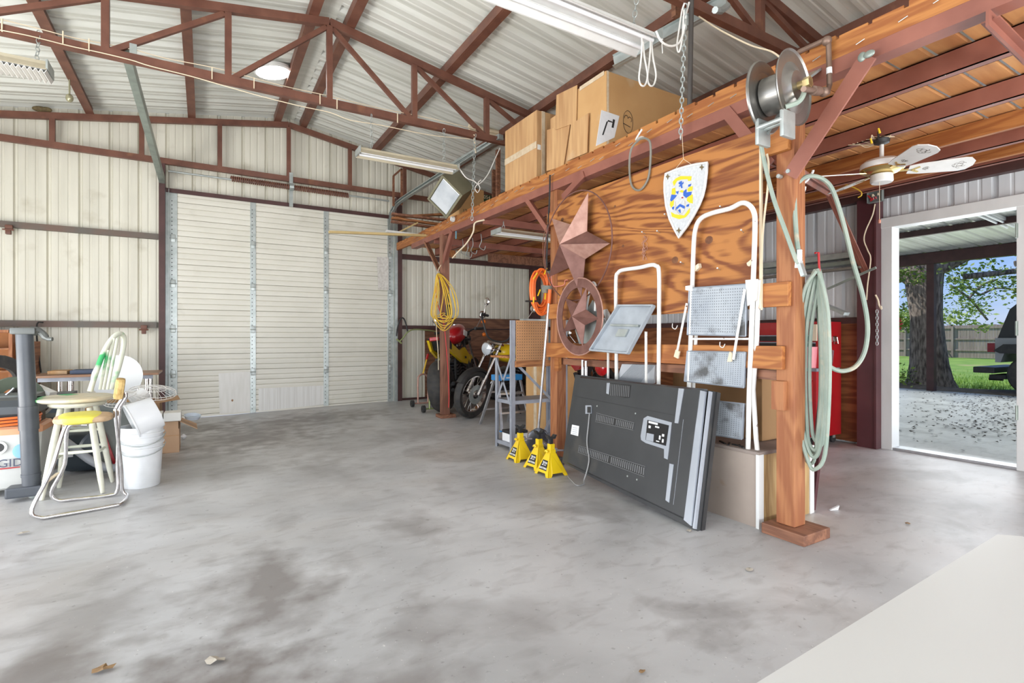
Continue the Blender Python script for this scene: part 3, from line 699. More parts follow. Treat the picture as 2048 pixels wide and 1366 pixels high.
# small carton with print behind the flood lamp
y0_, y1_ = 6.05, 6.40
t = carton('cardboard_box', 'small printed cardboard box on the loft edge behind the hanging flood lamp', 5.98, 6.33, 2.78, 3.13, ZD, 3.02, M_cardboard)
letters('17 DH 191', .055, M_print, 'lettering', t, frame((2.95, 5.977, 2.72), (1, 0, 0), (0, -1, 0)), .0004)
mb = MB()
for k in range(7): mb.span((2.778, 6.05, 2.80+k*.025), (2.779, 6.25, 2.81+k*.025))
mb.build('print', M_print, t)
# flood lamp hung in front
c = P(905, 385, X=2.62)
fl_m = mat('olive_lamp_housing', (.24, .225, .15), .45, .1, (.20, .19, .125), 6)
LT = thing('flood_lamp', 'square olive metal flood lamp with a glass front, hung tilted above the loft edge', 'lamp', c)
ax = Vector((-.62, -.30, -.42)).normalized(); m4 = frame(c, Vector((.5, -.75, .3)), ax)   # local z = facing
m4 = m4 @ Matrix.Rotation(R(22), 4, 'Z')
b = MB()
hs = .20
ring = lambda s, z, o=0: [Vector((-s, -s*.8, z)), Vector((s, -s*.8, z)), Vector((s, s*.8, z)), Vector((-s, s*.8, z))]
b.loft([ring(.17, -.17), ring(.2, -.12), ring(.205, .16)], smooth=False); b.xf(m4); b.build('housing', fl_m, LT)
b = MB().box((0, 0, .165), (.36, .27, .012), None, .004); b.xf(m4); b.build('glass_front', M_lens, LT)
b = MB().box((0, .155, .168), (.42, .025, .02)).box((0, -.155, .168), (.42, .025, .02)).box((.2, 0, .168), (.025, .3, .02)).box((-.2, 0, .168), (.025, .3, .02)); b.xf(m4); b.build('front_rim', fl_m, LT)
# lumber sticking out at the far end
for i, (u0, v0, u1, v1, m) in enumerate(((783, 428, 870, 438, M_oldwood), (783, 436, 872, 448, M_timber_x), (782, 443, 868, 455, M_oldwood), (790, 434, 866, 430, M_timber_x))):
    a = P(u0, v0, Y=7.6+i*.05); b_ = P(u1, v1, Y=7.5+i*.05)
    tag(MB().bar(a, b_+(b_-a)*.9, .09, .03, bev=.003).build('lumber_board', m), ['aged board in the lumber bundle by the door track, uppermost but one', 'orange board in the lumber bundle by the door track, in its middle', 'aged board lowest in the lumber bundle by the door track', 'short orange board lying on top of the lumber bundle'][i], 'board', 'lumber bundle at the loft end')
a = P(658, 464, Y=6.9); b_ = P(820, 470, Y=7.0)
tag(MB().bar(a, b_+(b_-a)*.42, .05, .03).build('lumber_board', mat('pale_batten', (.62, .47, .22), .6, 0, (.54, .40, .18), 5)), 'pale wooden batten sticking out in front of the overhead door', 'board')
a = P(772, 462, Y=7.2); b_ = P(820, 468, Y=7.2)
tag(MB().bar(a, b_+(b_-a), .04, .03).build('lumber_board', M_white), 'short white painted board end beside the loft corner', 'board')
a = P(794, 466, Y=7.3); b_ = P(826, 450, Y=7.3)
tag(MB().bar(a, b_+(b_-a)*.3, .03, .02).build('lumber_board', mat('pale_batten', (.6, .4, .2))), 'thin yellow batten slanting up beside the lumber bundle', 'board')
# green plate, pallets and dark clutter deep on the loft
tag(MB().span((3.05, 6.62, ZD), (3.6, 7.0, 3.02), .004).build('dark_crate', M_oldwood), 'dark aged wooden crate on the loft behind the small green sign', 'crate'); gp = Plane((0, 6.6, 0), (0, -1, 0)); s_ = tag(MB().prism([gp.T(948, 386), gp.T(984, 391), gp.T(982, 404), gp.T(946, 402)], (0, .01, 0)).build('number_plate', mat('green_plate', (.035, .075, .03), .5)), 'small dark green sign with pale characters standing on the loft', 'sign')
letters('X 0054', .075, M_cream, 'lettering', s_, frame(gp.T(967, 394, .002), (1, 0, 0), (0, -1, 0)), .0004)
for i, (u, v0, v1, y) in enumerate(((988, 340, 392, 6.0), (996, 300, 380, 5.7))):
    a = P(u, v1, Y=y); a.z = ZD; b_ = P(u, v0, Y=y)
    tag(MB().bar(a, b_, .05, .04).build('upright_stud', M_oldwood), ['shorter aged stud standing on the loft deck left of the square box', 'taller aged stud standing on the loft deck against the square box'][i], 'stud')
for i in range(5):
    a = P(880+i*14, 372+i*5, Y=7.9-.22*i); a.z = ZD+.02+.03*(i % 2); b_ = a+Vector((1.7, -.15+.1*i, .02))
    tag(MB().bar(a, b_, .08, .04).build('lumber_board', M_oldwood), 'dark aged board lying flat across the far end of the loft deck', 'board', 'boards lying across the loft')
a = Vector((3.5, 4.6, 0)); 
for i, z in enumerate((3.3, 3.37)):
    p0 = P(938, 252+i*10, Y=6.3); p1 = P(1010, 268+i*6, Y=6.3)
    tag(MB().cyl(p0, p1+(p1-p0)*1.2, .03).build('plastic_pipe', M_cream), ['upper of the two cream plastic pipes stored above the loft', 'lower of the two cream plastic pipes stored above the loft'][i], 'pipe')
p0 = P(806, 340, Y=8.1); fr = MB()
for (u0, v0, u1, v1) in ((787, 352, 787, 412), (803, 338, 803, 410), (787, 352, 803, 338)):
    fr.bar(P(u0, v0, Y=8.05), P(u1, v1, Y=8.05), .03, .03)
tag(fr.build('timber_trestle', M_oldwood), 'narrow upright wooden frame standing by the far wall above the lumber bundle', 'frame')

# ------------------------------------------------------------------ lights, chains and cords overhead
def chain_mb(p0, p1, link=.035, r=.0035):
    p0 = Vector(p0); p1 = Vector(p1); d = p1-p0; n = max(2, int(d.length/(link*.78))); b = MB(); z = d.normalized(); x = z.orthogonal().normalized(); y = z.cross(x)
    for i in range(n):
        c = p0+d*(i+.5)/n; s = x if i % 2 else y
        pts = [c+z*math.cos(a)*link*.5+s*math.sin(a)*link*.28 for a in [2*math.pi*k/10 for k in range(10)]]
        b.tube(pts, r, 5, True)
    return b
def strip_light(label, a, b_, w, m_h, drop=.05, hang=(), tubes=True, tilt=0):
    a = Vector(a); b_ = Vector(b_); t = thing('strip_light', label, 'strip light', (a+b_)/2)
    d = (b_-a).normalized(); side = Vector((0, 0, 1)).cross(d).normalized(); up = d.cross(side)
    pr = [(-w/2, -drop*.5), (-w*.25, drop*.3), (-w*.2, drop*.7), (w*.2, drop*.7), (w*.25, drop*.3), (w/2, -drop*.5), (w*.46, -drop*.5), (w*.2, drop*.2), (-w*.2, drop*.2), (-w*.46, -drop*.5)]
    r0 = [a+side*x+up*z for x, z in pr]; r1 = [b_+side*x+up*z for x, z in pr]
    MB().loft([r0, r1], smooth=False).build('reflector', m_h, t)
    for e in (a, b_): MB().box(e+up*drop*.1, (.012, w*.9, drop*1.1), d.to_track_quat('X', 'Z').to_matrix()).build('end_cap', M_galv, t)
    if tubes:
        for s in (-w*.2, w*.2): MB().cyl(a+side*s-up*drop*.15+d*.02, b_+side*s-up*drop*.15-d*.02, .013).build('tube', M_tube, t)
    for p0, p1 in hang: chain_mb(p0, p1, .05, .003).build('hanging_chain', M_galv, t)
    return t
creamh = mat('cream_enamel', (.62, .56, .42), .4, 0, (.55, .49, .36), 8)
A, B_ = P(716, 303, Y=5.35), P(912, 340, Y=5.35); A.z = B_.z = (A.z+B_.z)/2
strip_light('cream strip light hanging on two chains below the middle truss', A, B_, .20, creamh, .06, [(P(743, 303, Y=5.35)+Vector((0, 0, .04)), P(743, 228, Y=5.35)), (P(888, 330, Y=5.35)+Vector((0, 0, .04)), P(888, 258, Y=5.35))])
A, B_ = P(-60, 108, Y=5.2), P(100, 142, Y=5.2); A.z = B_.z = P(60, 134, Y=5.2).z
t = strip_light('strip light with a louvred grille hanging at the upper left edge', A, B_, .22, creamh, .07, [(P(73, 128, Y=5.3), P(78, 62, Y=5.4))])
g = MB()
for k in range(28): g.box(A+(B_-A)*(k+.5)/28-Vector((0, 0, .05)), (.004, .2, .03), Euler((0, .5 if k % 2 else -.5, 0)))
g.build('grille', M_whitecord, t)
A, B_ = P(1010, -40, Y=2.62), P(1305, 68, Y=2.62); A.z = B_.z = 3.10; A.x = 1.3; B_.x = 2.60; A.y = B_.y = 2.55
tl = strip_light('large white strip light hanging close overhead at the top of the picture', A, B_, .26, M_white, .07, [((2.45, 2.55, 3.15), (2.45, 2.5, 3.42)), ((1.5, 2.55, 3.15), (1.5, 2.5, 3.42))])
A, B_ = P(992, 466, Y=5.25), P(1118, 486, Y=5.25); A.z = B_.z = 2.33
strip_light('white twin tube strip light hung under the loft behind the middle post', A, B_+Vector((.15, 0, 0)), .26, creamh, .05, [(A+Vector((.1, 0, .04)), A+Vector((.1, 0, .13))), (B_+Vector((0, 0, .04)), B_+Vector((0, 0, .13)))])
# second carrier channel beside the hose reel
a = P(1452, 2, Y=2.4); b_ = P(1228, 124, X=2.86)
cc = thing('steel_channel', 'galvanised steel channel sloping down from the nearest truss above the cartons', 'steel channel', (a+b_)/2)
MB().bar(a, b_, .004, .09).bar(a+Vector((0, 0, .043)), b_+Vector((0, 0, .043)), .06, .004).bar(a-Vector((0, 0, .043)), b_-Vector((0, 0, .043)), .06, .004).build('channel', M_galv, cc)
a = P(1350, -30, Y=2.7); b_ = P(1352, 34, Y=2.7)
MB().bar(a, b_, .05, .04).build('timber_hanger', M_oldwood, cc)
MB().tube([P(1455, 12, Y=2.3), P(1442, 22, Y=2.28), P(1430, 20, Y=2.26)], .022, 8).build('pulley_body', M_galv, cc)
# chains and rods
tag(chain_mb(P(1371, 8, X=2.72), P(1361, 278, X=2.72), .042, .0042).build('hanging_chain', M_galv), 'long galvanised chain hanging straight down in front of the loft beam', 'chain')
tag(chain_mb(P(950, 268, Y=5.38), P(944, 440, X=2.66), .05, .0042).build('hanging_chain', M_galv), 'galvanised chain hanging from the middle truss beside the flood lamp', 'chain')
a = P(1379, 205, X=2.88); tag(MB().cyl(P(1383, -10, X=2.88), Vector((a.x, a.y, 2.66)), .017).cyl(Vector((a.x, a.y, 2.64)), Vector((a.x, a.y, 2.70)), .028).build('steel_rod', mat('dark_pipe', (.12, .11, .105), .4, .6)), 'dark steel pipe standing up from the loft edge beside the long chain', 'pipe')
def cord(name, label, pts, r, m, cat='cord', k=6, n=6, **kw): return tag(MB().tube(rough_curve(pts, k), r, n).build(name, m), label, cat)
cord('power_cable', 'cream cable clipped along the lower edge of the middle truss', [P(u, v, Y=5.35) for u, v in ((-10, 58), (60, 72), (140, 92), (200, 105), (262, 120), (300, 132), (380, 152), (450, 172), (520, 192), (600, 212), (660, 225), (700, 240), (760, 250), (860, 270), (940, 278))], .004, M_cream)
cord('power_cable', 'cream cable lying along the top of the middle truss chord', [P(u, v, Y=5.4)+Vector((0, 0, .008)) for u, v in ((-10, 38), (80, 60), (150, 78), (262, 100), (330, 118), (440, 140), (560, 172), (650, 192), (760, 218), (860, 238), (960, 262))], .004, M_cream)
for i, (u, v) in enumerate(((4, 50), (126, 75), (178, 90), (424, 147), (508, 166), (640, 198), (674, 208), (795, 236))):
    p = P(u, v, Y=5.36); tag(MB().box(p, (.008, .012, .10)).build('cable_tie', M_cream), 'pale cable tie wrapped round the lower chord of the middle truss', 'cable tie', 'cable ties on the middle truss')
cord('power_cable', 'thick white cable looping down from the big overhead strip light', [P(u, v, Y=2.35) for u, v in ((1312, 62), (1322, 82), (1340, 92), (1358, 86), (1368, 60), (1372, 28), (1378, 5))], .007, M_whitecord)
for i, u in enumerate((1286, 1303)):
    cord('cord_loop', ['left white cord loop hanging below the overhead strip light', 'right white cord loop hanging below the overhead strip light'][i], [P(u-2, 76, Y=2.5)+Vector((0, .02, .05))]+[P(a_, b2, Y=2.5) for a_, b2 in ((u-2, 82), (u-4, 120), (u-8, 155), (u-4, 170), (u+4, 170), (u+9, 150), (u+3, 115), (u, 84))], .006, M_whitecord, 'cord')
cord('pull_string', 'short pull cord with a knob below the overhead channel', [P(1324, 78, Y=2.4), P(1324, 88, Y=2.4), P(1325, 104, Y=2.4), P(1325, 107, Y=2.4)], .003, M_whitecord)
cord('power_cable', 'knotted white cord hanging against the long chain', [P(u, v, X=2.71) for u, v in ((1369, 6), (1364, 22), (1358, 60), (1354, 92), (1358, 104), (1364, 80), (1368, 20))], .006, M_whitecord)
cord('power_cable', 'pale cable sagging from the overhead channel to the hose reel', [P(1398, 33, X=3.0), P(1440, 60, X=3.0), P(1500, 90, X=2.95), P(1545, 104, X=2.85), P(1575, 130, X=2.80)], .005, M_cream)
cord('power_cable', 'white cord drooping from the cream strip light to the channel by the square box', [P(u, v, Y=5.3) for u, v in ((919, 337), (932, 355), (948, 362), (958, 368), (975, 350), (990, 318), (1000, 296))], .006, M_whitecord)
cord('cord_loop', 'knotted loop in the white cord beside the flood lamp', [P(u, v, Y=5.25) for u, v in ((957, 366), (950, 376), (955, 385), (960, 376), (956, 366), (962, 360))], .005, M_whitecord)
cord('power_cable', 'tan extension cable hanging under the loft beam above the coiled yellow cord', [P(u, v, X=2.66) for u, v in ((968, 440), (950, 446), (946, 465), (932, 488), (915, 505), (905, 516))], .009, M_cream)
cord('rope', 'grey cable looped over a hook on the loft beam', [P(u, v, X=2.71) for u, v in ((1290, 276), (1300, 285), (1301, 320), (1296, 358), (1280, 380), (1264, 372), (1259, 340), (1262, 300), (1278, 280), (1290, 276))], .008, mat('grey_cable', (.22, .21, .18), .5))
p = P(1282, 274, X=2.75); tag(MB().tube(rough_curve([p+Vector((.04, 0, 0)), p, p+Vector((-.03, .02, -.02)), p+Vector((-.05, -.03, .0)), p+Vector((-.04, -.05, .03))], 5), .007, 7).build('hook', M_white), 'white hook on the loft beam holding the grey cable', 'hook')
p = P(905, 438, X=2.70); tag(MB().lathe([(.03, -.02), (.035, 0), (.035, .02), (.02, .02), (.02, 0)], p, (1, 0, 0), closed=True).build('tape_roll', M_white), 'small white roll hung on the loft beam below the flood lamp', 'tape')
tag(MB().box(P(912, 470, X=2.74), (.01, .03, .10), None, .004).build('work_glove', mat('teal_cloth', (.12, .24, .30), .8)), 'teal cloth strip hanging under the loft beam near the far post', 'cloth')
# tubular skylight in the roof sheet
c = P(545, 146, Z=4.27); c.z = roofz(c.x)-.03
S = thing('round_skylight', 'bright round domed skylight between two purlins left of the ridge', 'skylight', c)
nrm = Vector((-.17, 0, -1)).normalized()
nrm = Vector((.17, 0, -1)).normalized()
MB().lathe([(.21, 0), (.215, .035), (.19, .045), (.185, .02)], c, nrm, closed=False).build('ring', M_white, S)
MB().lathe([(.188, .03), (.16, .055), (.09, .075), (0, .08)], c, nrm).build('diffuser', mat('skylight_diffuser', (1, 1, 1), .3, emit=14), S)
# bare hook with bulb near the left purlin, wasp nest on the wall top
p = P(139, 196, Y=7.3); tag(MB().ball(p, (.035, .035, .045)).cyl(p+Vector((0, 0, .04)), Vector((p.x, p.y, roofz(p.x)-.01)), .008).build('bulb', mat('brass_glass', (.42, .40, .26), .2, .4)), 'small bare bulb hanging from the roof near the left purlin', 'bulb')
p = P(83, 219, Y=8.36); tag(MB().ball(p, (.09, .04, .035)).ball(p+Vector((.05, 0, .01)), (.05, .03, .03)).build('wasp_nest', mat('mud_nest', (.22, .17, .08), .9, 0, (.14, .10, .05), 40, .5)), 'small brown mud nest on top of the end truss', 'nest')
# ================================================================== THINGS AT THE PLYWOOD
# ---- television leaning with its back to us
B0, B1 = Vector((2.425, 3.33, .012)), Vector((2.395, 1.985, .012))
tx = (B1-B0).normalized(); lean = Vector((.20, 0, .775)); tn = tx.cross(lean).normalized()
if tn.x > 0: tn = -tn
TP = Plane(B0, tn)                       # plane of the rear cover
TV = thing('television', 'big flat television standing on the floor, leaning with its black back to the room', 'television', (2.5, 2.65, 0))
M_tv = mat('tv_back_plastic', (.045, .047, .05), .42, 0, (.032, .034, .037), 3, .02, c3=(.085, .08, .072), c3lo=.60, c3hi=.8, c3s=3)
M_tvs = mat('tv_silver_trim', (.42, .45, .50), .38, .3, (.36, .39, .44), 4)
def tv(us, h0, h1, name, m, parent=TV):
    a = [TP.T(u, v, 0) for u, v in us]; return MB().prism([p+tn*h0 for p in a], tn*(h1-h0)).build(name, m, parent)
tv([(1147, 747), (1425, 781), (1392, 1064), (1119, 925)], -.075, -.045, 'screen_bezel', M_black)
tv([(1147, 748), (1422, 781), (1390, 1062), (1120, 924)], -.045, -.02, 'rear_frame', M_tv)
# stepped cover
cov = [(1160, 752), (1411, 777), (1378, 1045), (1133, 927)]
a = [TP.T(u, v) for u, v in cov]; cc = sum(a, Vector())/4
r0 = [p-tn*.02 for p in a]; r1 = [p+(cc-p)*.012+tn*.0 for p in a]; r2 = [cc+(p-cc)*.955+tn*.018 for p in a]
MB().loft([r0, r1, r2], smooth=False).build('rear_cover', M_tv, TV)
tv([(1404, 782), (1414, 784), (1385, 1052), (1371, 1040), (1380, 950), (1398, 830)], .0, .016, 'silver_trim', M_tvs)
tv([(1418, 783), (1421, 783), (1389, 1058), (1386, 1056)], -.02, .004, 'silver_trim', M_tvs)
H = .0185
tv([(1362, 778), (1372.5, 779), (1361, 848), (1354, 847)], H-.002, H+.004, 'silver_trim', M_tvs)
tv([(1344, 928), (1352, 930), (1343, 1006), (1336, 1001)], H-.002, H+.004, 'silver_trim', M_tvs)
# connector bay
pnl = [(1292, 838), (1300, 833), (1348, 846), (1343, 895), (1340, 920), (1333, 917), (1333, 899), (1296, 887), (1287, 881), (1286, 873)]
brd = tv(pnl, H-.004, H+.004, 'connector_bay', M_tvs)
tv([(1300, 841), (1343, 852), (1337, 893), (1296, 881)], H+.003, H+.0055, 'connector_plate', mat('connector_black', (.012, .012, .014), .3), brd)
cp = MB(); 
for (u, v, w, h, m_) in ((1303, 843, 18, 4, 0), (1303, 852, 4, 5, 0), (1316, 853, 8, 3, 0), (1324, 872, 3, 8, 0), (1330, 869, 4, 5, 0), (1330, 879, 3, 7, 0), (1318, 882, 6, 2, 0)):
    q = [TP.T(u, v, H+.0055), TP.T(u+w, v+w*.25, H+.0055), TP.T(u+w-h*.1, v+w*.25+h, H+.0055), TP.T(u-h*.1, v+h, H+.0055)]; MB().prism(q, tn*.002).build('socket', M_paper, brd)
q = [TP.T(a_, b_, H+.0055) for a_, b_ in ((1299, 867), (1313, 870), (1312, 885), (1297, 881))]; MB().prism(q, tn*.001).build('sticker', M_tvs, brd)
# vents
def vent(q, nx, ny, name='vent'):
    o = tv(q, H-.003, H+.002, name, M_black); cs = [TP.T(u, v, H+.002) for u, v in q]
    def pt(s, t): return (cs[0]*(1-s)+cs[1]*s)*(1-t)+(cs[3]*(1-s)+cs[2]*s)*t
    g = MB()
    for i in range(nx):
        if abs((i % (nx//2+1))-nx//2) < 1: continue
        for j in range(ny):
            s = (i+.25)/nx; t = .12+.76*(j+.2)/ny; e = .45/nx; g.prism([pt(s, t), pt(s+e, t-.05), pt(s+e, t+.10), pt(s, t+.14)], tn*.001)
    g.build('grille', mat('vent_grey', (.16, .165, .17), .5), o)
    b = MB(); b.tube([pt(0, 0), pt(1, 0), pt(1, 1), pt(0, 1)], .0022, 4, True); b.build('rim', mat('vent_grey', (.16, .165, .17), .5), o)
vent([(1197, 827), (1273, 847), (1271, 861), (1195, 844)], 22, 5)
vent([(1162, 892), (1295, 934), (1293, 954), (1160, 905)], 36, 5)
o = tv([(1222, 766), (1266, 771), (1263, 796), (1255, 797), (1225, 791), (1220, 788)], H-.01, H+.002, 'handle_recess', M_black)
g = MB()
for k in range(11):
    u = 1226+k*3.6; g.prism([TP.T(u, 769+k*.45, H+.002), TP.T(u+1, 769+k*.45, H+.002), TP.T(u, 792+k*.3, H+.002), TP.T(u-1, 792+k*.3, H+.002)], tn*.002)
g.build('grille', mat('vent_grey', (.16, .165, .17), .5), o)
tv([(1218, 767), (1224, 767), (1222, 790), (1217, 788)], H-.002, H+.004, 'silver_trim', M_tvs)
inl = tv([(1176, 812), (1187, 812), (1187, 828), (1176, 829)], H-.002, H+.008, 'power_inlet', M_tvs)
tv([(1181, 815), (1187, 815), (1187, 827), (1181, 827)], H+.008, H+.014, 'power_plug', M_black, inl)
st = tv([(1148, 850), (1162, 853), (1160, 873), (1145, 869)], H-.001, H+.001, 'rating_label', M_paper)
for k in range(4): tv([(1149.5-k*.4, 855+k*4), (1159-k*.4, 857+k*4), (1159-k*.4, 858+k*4), (1149.5-k*.4, 856+k*4)], H+.001, H+.0015, 'print', M_tvs, st)
# panel seams and screws
mb = MB(); mb.tube([TP.T(1152, 793, H), TP.T(1250, 812, H), TP.T(1366, 834, H)], .0012, 4); mb.build('seam', M_black, TV)
mb = MB(); mb.tube([TP.T(1371, 840, H), TP.T(1351, 1010, H)], .0012, 4); mb.build('seam', M_tvs, TV)
for u, v in ((1198, 813), (1275, 828), (1259, 953), (1255, 845), (1278, 960)): MB().cyl(TP.T(u, v, H), TP.T(u, v, H+.002), .006, n=8).build('screw', M_galv, TV)
tag(MB().tube(rough_curve([TP.T(1185, 827, .03), TP.T(1184, 850, .035), TP.T(1180, 885, .03), TP.T(1184, 915, .03), TP.T(1183, 930, .03), TP.T(1178, 950, .03), TP.T(1173, 962, .025)]+[P(1168, 968, Z=.008), P(1155, 971, Z=.008), P(1144, 962, Z=.008), P(1136, 953, Z=.008)], 5), .0045, 6).build('power_cable', mat('grey_cord', (.3, .3, .3), .5)), 'power cord hanging down the back of the television to the floor', 'cord')
# ---- wooden crate behind the ladder foot
C = thing('wooden_crate', 'big worn particle board crate on the floor beside the near wooden post', 'crate', (3.0, 2.4, 0))
M_pb = mat('stained_particle_board', (.42, .35, .30), .7, 0, (.33, .27, .23), 2, .05, c3=(.30, .17, .07), c3lo=.60, c3hi=.72, c3s=3.2)
M_ye = wood('pale_plywood', (.52, .36, .16), (.40, .25, .10), 2, 1.3)
cz = .44
MB().span((2.752, 1.86, 0), (2.768, 3.0, cz-.02)).build('front_panel', M_pb, C)
MB().span((2.79, 1.842, 0), (3.27, 1.858, cz-.02)).build('side_panel', M_ye, C)
MB().span((2.752, 3.0, 0), (3.27, 3.016, cz-.02)).build('side_panel', M_pb, C)
MB().span((3.255, 1.86, 0), (3.27, 3.0, cz-.02)).build('rear_panel', M_pb, C)
for x, y in ((2.742, 1.835), (3.262, 1.835)): MB().span((x, y, 0), (x+.045, y+.02, cz-.015)).build('corner_strip', M_whitetrim, C)
MB().span((2.745, 1.838, cz-.02), (3.28, 3.02, cz), .003).build('top', mat('dusty_board_top', (.22, .17, .15), .8, 0, (.30, .25, .22), 5), C)
mb = MB()
for k in range(15): mb.bar((2.765+.02*(k % 3), 1.95+k*.035, cz+.004), (2.81+.02*(k % 2), 1.99+k*.035, cz+.004), .012, .006)
tag(mb.build('rubber_mat', M_rubber), 'strip of slotted dark rubber mat lying on the crate top', 'mat')
tag(MB().bar(P(1560, 905, X=3.35), P(1590, 905, X=3.35), .01, .01).build('steel_strip', M_darkbrown), None) if False else None
tag(MB().bar(P(1617, 1020, Z=.0)+Vector((.02, 0, .002)), P(1658, 700, X=3.55), .05, .03, (1, 0, 0)).build('steel_strip', mat('maroon_steel', (.10, .03, .035))), 'dark maroon steel strip leaning behind the hose, its foot beside the crate', 'steel strip')
# cardboard behind the crate
cb = tag(MB().span((3.05, 2.02, cz+.002), (3.4, 2.75, .90), .006).build('cardboard_box', mat('brown_carton', (.33, .19, .085), .8, 0, (.29, .165, .07), 3)), 'plain brown carton standing on the crate behind the big ladder', 'box')
# ---- step ladders
def tubeT(pl_, us, r, h=0.0, k=5, n=8, curve=True):
    pts = [pl_.T(u, v, h) for u, v in us]; return MB().tube(rough_curve(pts, k) if curve else pts, r, n)
M_tread = mat('speckled_grey_tread', (.46, .50, .54), .6, .1, (.36, .40, .45), 5, .2, c3=(.11, .11, .11), c3lo=.50, c3hi=.64, c3s=7, bscale=60)
LP = Plane((2.665, 0, 1.85), (-1, 0, -.085))
LD = thing('step_ladder', 'tall white folding ladder with three grey treads, hung on the plywood by the near post', 'ladder', (2.62, 2.0, .33))
def U(pts): return pts
outer = [(1379, 745), (1381, 690), (1384, 600), (1387, 500), (1391, 458), (1402, 437), (1425, 426), (1460, 417), (1483, 406), (1498, 410), (1508, 425), (1510, 450), (1508, 520), (1505, 600), (1502, 690), (1498, 800), (1496, 900), (1494, 945)]
b = MB(); pts = rough_curve([LP.T(u, v) for u, v in outer], 4); b.tube(pts, .0145, 10); b.build('front_frame', M_whitechip, LD)
MB().tube([LP.T(1379, 745), LP.T(1376, 830), LP.T(1374, 880)], .0145, 10).build('front_rail', M_whitechip, LD)
b = MB(); b.tube([LP.T(1513, 560, -.02), LP.T(1509, 680, -.02), LP.T(1502, 780, -.02), LP.T(1508, 880, -.02), LP.T(1513, 925, -.02)], .0135, 10); b.build('rear_rail', M_whitechip, LD)
b = MB(); b.tube([LP.T(1390, 585, -.03), LP.T(1384, 700, -.03), LP.T(1378, 840, -.03)], .012, 10); b.build('rear_rail', M_whitechip, LD)
b = MB(); b.bar(LP.T(1380, 880, .0), LP.T(1500, 912, .0), .028, .012); b.build('lower_crossbar', M_whitechip, LD)
b = MB(); b.bar(LP.T(1384, 678, -.01), LP.T(1500, 678, -.01), .022, .012); b.build('crossbar', M_whitechip, LD)
MB().cyl(LP.T(1494, 940), LP.T(1494, 955), .0165, n=10).build('rubber_foot', M_greyshelf, LD)
MB().cyl(LP.T(1512, 925, -.02), LP.T(1513, 941, -.02), .0155, n=10).build('rubber_foot', M_greyshelf, LD)
def tread(q, name='tread', h=.012, t=.018, pl_=LP, par=LD, m=M_tread, dots=(24, 16)):
    cs = [pl_.T(u, v, h) for u, v in q]; o = MB().prism(cs, -pl_.n*t).build(name, m, par)
    def pt(s, w): return (cs[0]*(1-s)+cs[1]*s)*(1-w)+(cs[3]*(1-s)+cs[2]*s)*w
    g = MB()
    for i in range(dots[0]):
        for j in range(dots[1]):
            c = pt(.04+.92*(i+.5)/dots[0], .05+.9*(j+.5)/dots[1])+pl_.n*.0008; e1 = (cs[1]-cs[0])/dots[0]*.22; e2 = (cs[3]-cs[0])/dots[1]*.22
            g.faces([c-e1, c+e2, c+e1, c-e2], [(0, 1, 2, 3)])
    g.build('grip_pattern', mat('tread_studs', (.13, .14, .16), .6), o)
    b = MB()
    for a_, b_ in ((0, 1), (1, 2), (2, 3), (3, 0)): b.tube([cs[a_], cs[b_]], .004, 6)
    b.build('rim', mat('tread_rim', (.30, .33, .38), .4, .3), o)
tread([(1381, 576), (1495, 568), (1494, 672), (1377, 669)])
tread([(1377, 702), (1493, 704), (1490, 775), (1371, 762)])
tread([(1424, 800), (1490, 807), (1486, 880), (1417, 868)] if False else [(1376, 795), (1490, 807), (1486, 878), (1371, 860)])
for q in ([(1494, 560), (1518, 558), (1515, 600), (1498, 612)], [(1374, 572), (1388, 570), (1388, 582), (1374, 580)]):
    MB().prism([LP.T(u, v, .016) for u, v in q], LP.n*-.012).build('pivot_bracket', M_whitechip, LD)
b = MB(); b.bar(LP.T(1496, 578, .03), LP.T(1474, 718, .035), .014, .006, (1, 0, 0)); b.build('folding_strut', M_whitechip, LD)
b = MB(); b.bar(LP.T(1380, 606, .03), LP.T(1362, 700, .035), .014, .006, (1, 0, 0)); b.build('folding_strut', M_whitechip, LD)
for q in ([(1468, 702), (1472, 705), (1471, 722), (1463, 722)], [(1360, 698), (1367, 702), (1364, 716), (1356, 712)]):
    MB().prism([LP.T(u, v, .03) for u, v in q], LP.n*.012).build('strut_end_cap', M_cream, LD)
for u, v in ((1388, 533), (1496, 523)):
    q = [(u-5, v+3), (u+6, v-6), (u+8, v+2), (u, v+10), (u-4, v+8)]; MB().prism([LP.T(a_, b_, -.01) for a_, b_ in q], LP.n*-.03).build('plastic_clip', M_cream, LD)
# smaller step stool
SP = Plane((2.665, 0, 1.5), (-1, 0, -.12))
SL = thing('step_stool', 'rusty white folding step stool with its grey step tipped up, left of the ladder', 'step stool', (2.56, 2.9, .1))
b = MB(); b.tube(rough_curve([SP.T(u, v) for u, v in ((1233, 760), (1232, 640), (1232, 560), (1236, 546), (1246, 540), (1280, 535), (1302, 530), (1312, 532), (1318, 545), (1318, 640), (1317, 775), (1315, 860), (1312, 905))], 4), .0145, 10); b.build('front_frame', M_whitechip, SL)
b = MB(); b.tube([SP.T(1233, 760), SP.T(1234, 900)], .0145, 10); b.build('front_rail', M_whitechip, SL)
b = MB(); b.bar(SP.T(1220, 700, .02), SP.T(1220, 900, .02), .016, .01, (1, 0, 0)); b.build('folding_strut', M_whitechip, SL)
b = MB(); b.bar(SP.T(1300, 662, .04), SP.T(1297, 900, .02), .018, .008, (1, 0, 0)); b.build('folding_strut', M_whitechip, SL)
q = [(1242, 612), (1312, 612), (1283, 703), (1207, 697)]
cs = [SP.T(u, v, h) for (u, v), h in zip(q, (.01, .01, .12, .12))]
fn = (cs[1]-cs[0]).cross(cs[3]-cs[0]).normalized(); fn = fn if fn.x < 0 else -fn
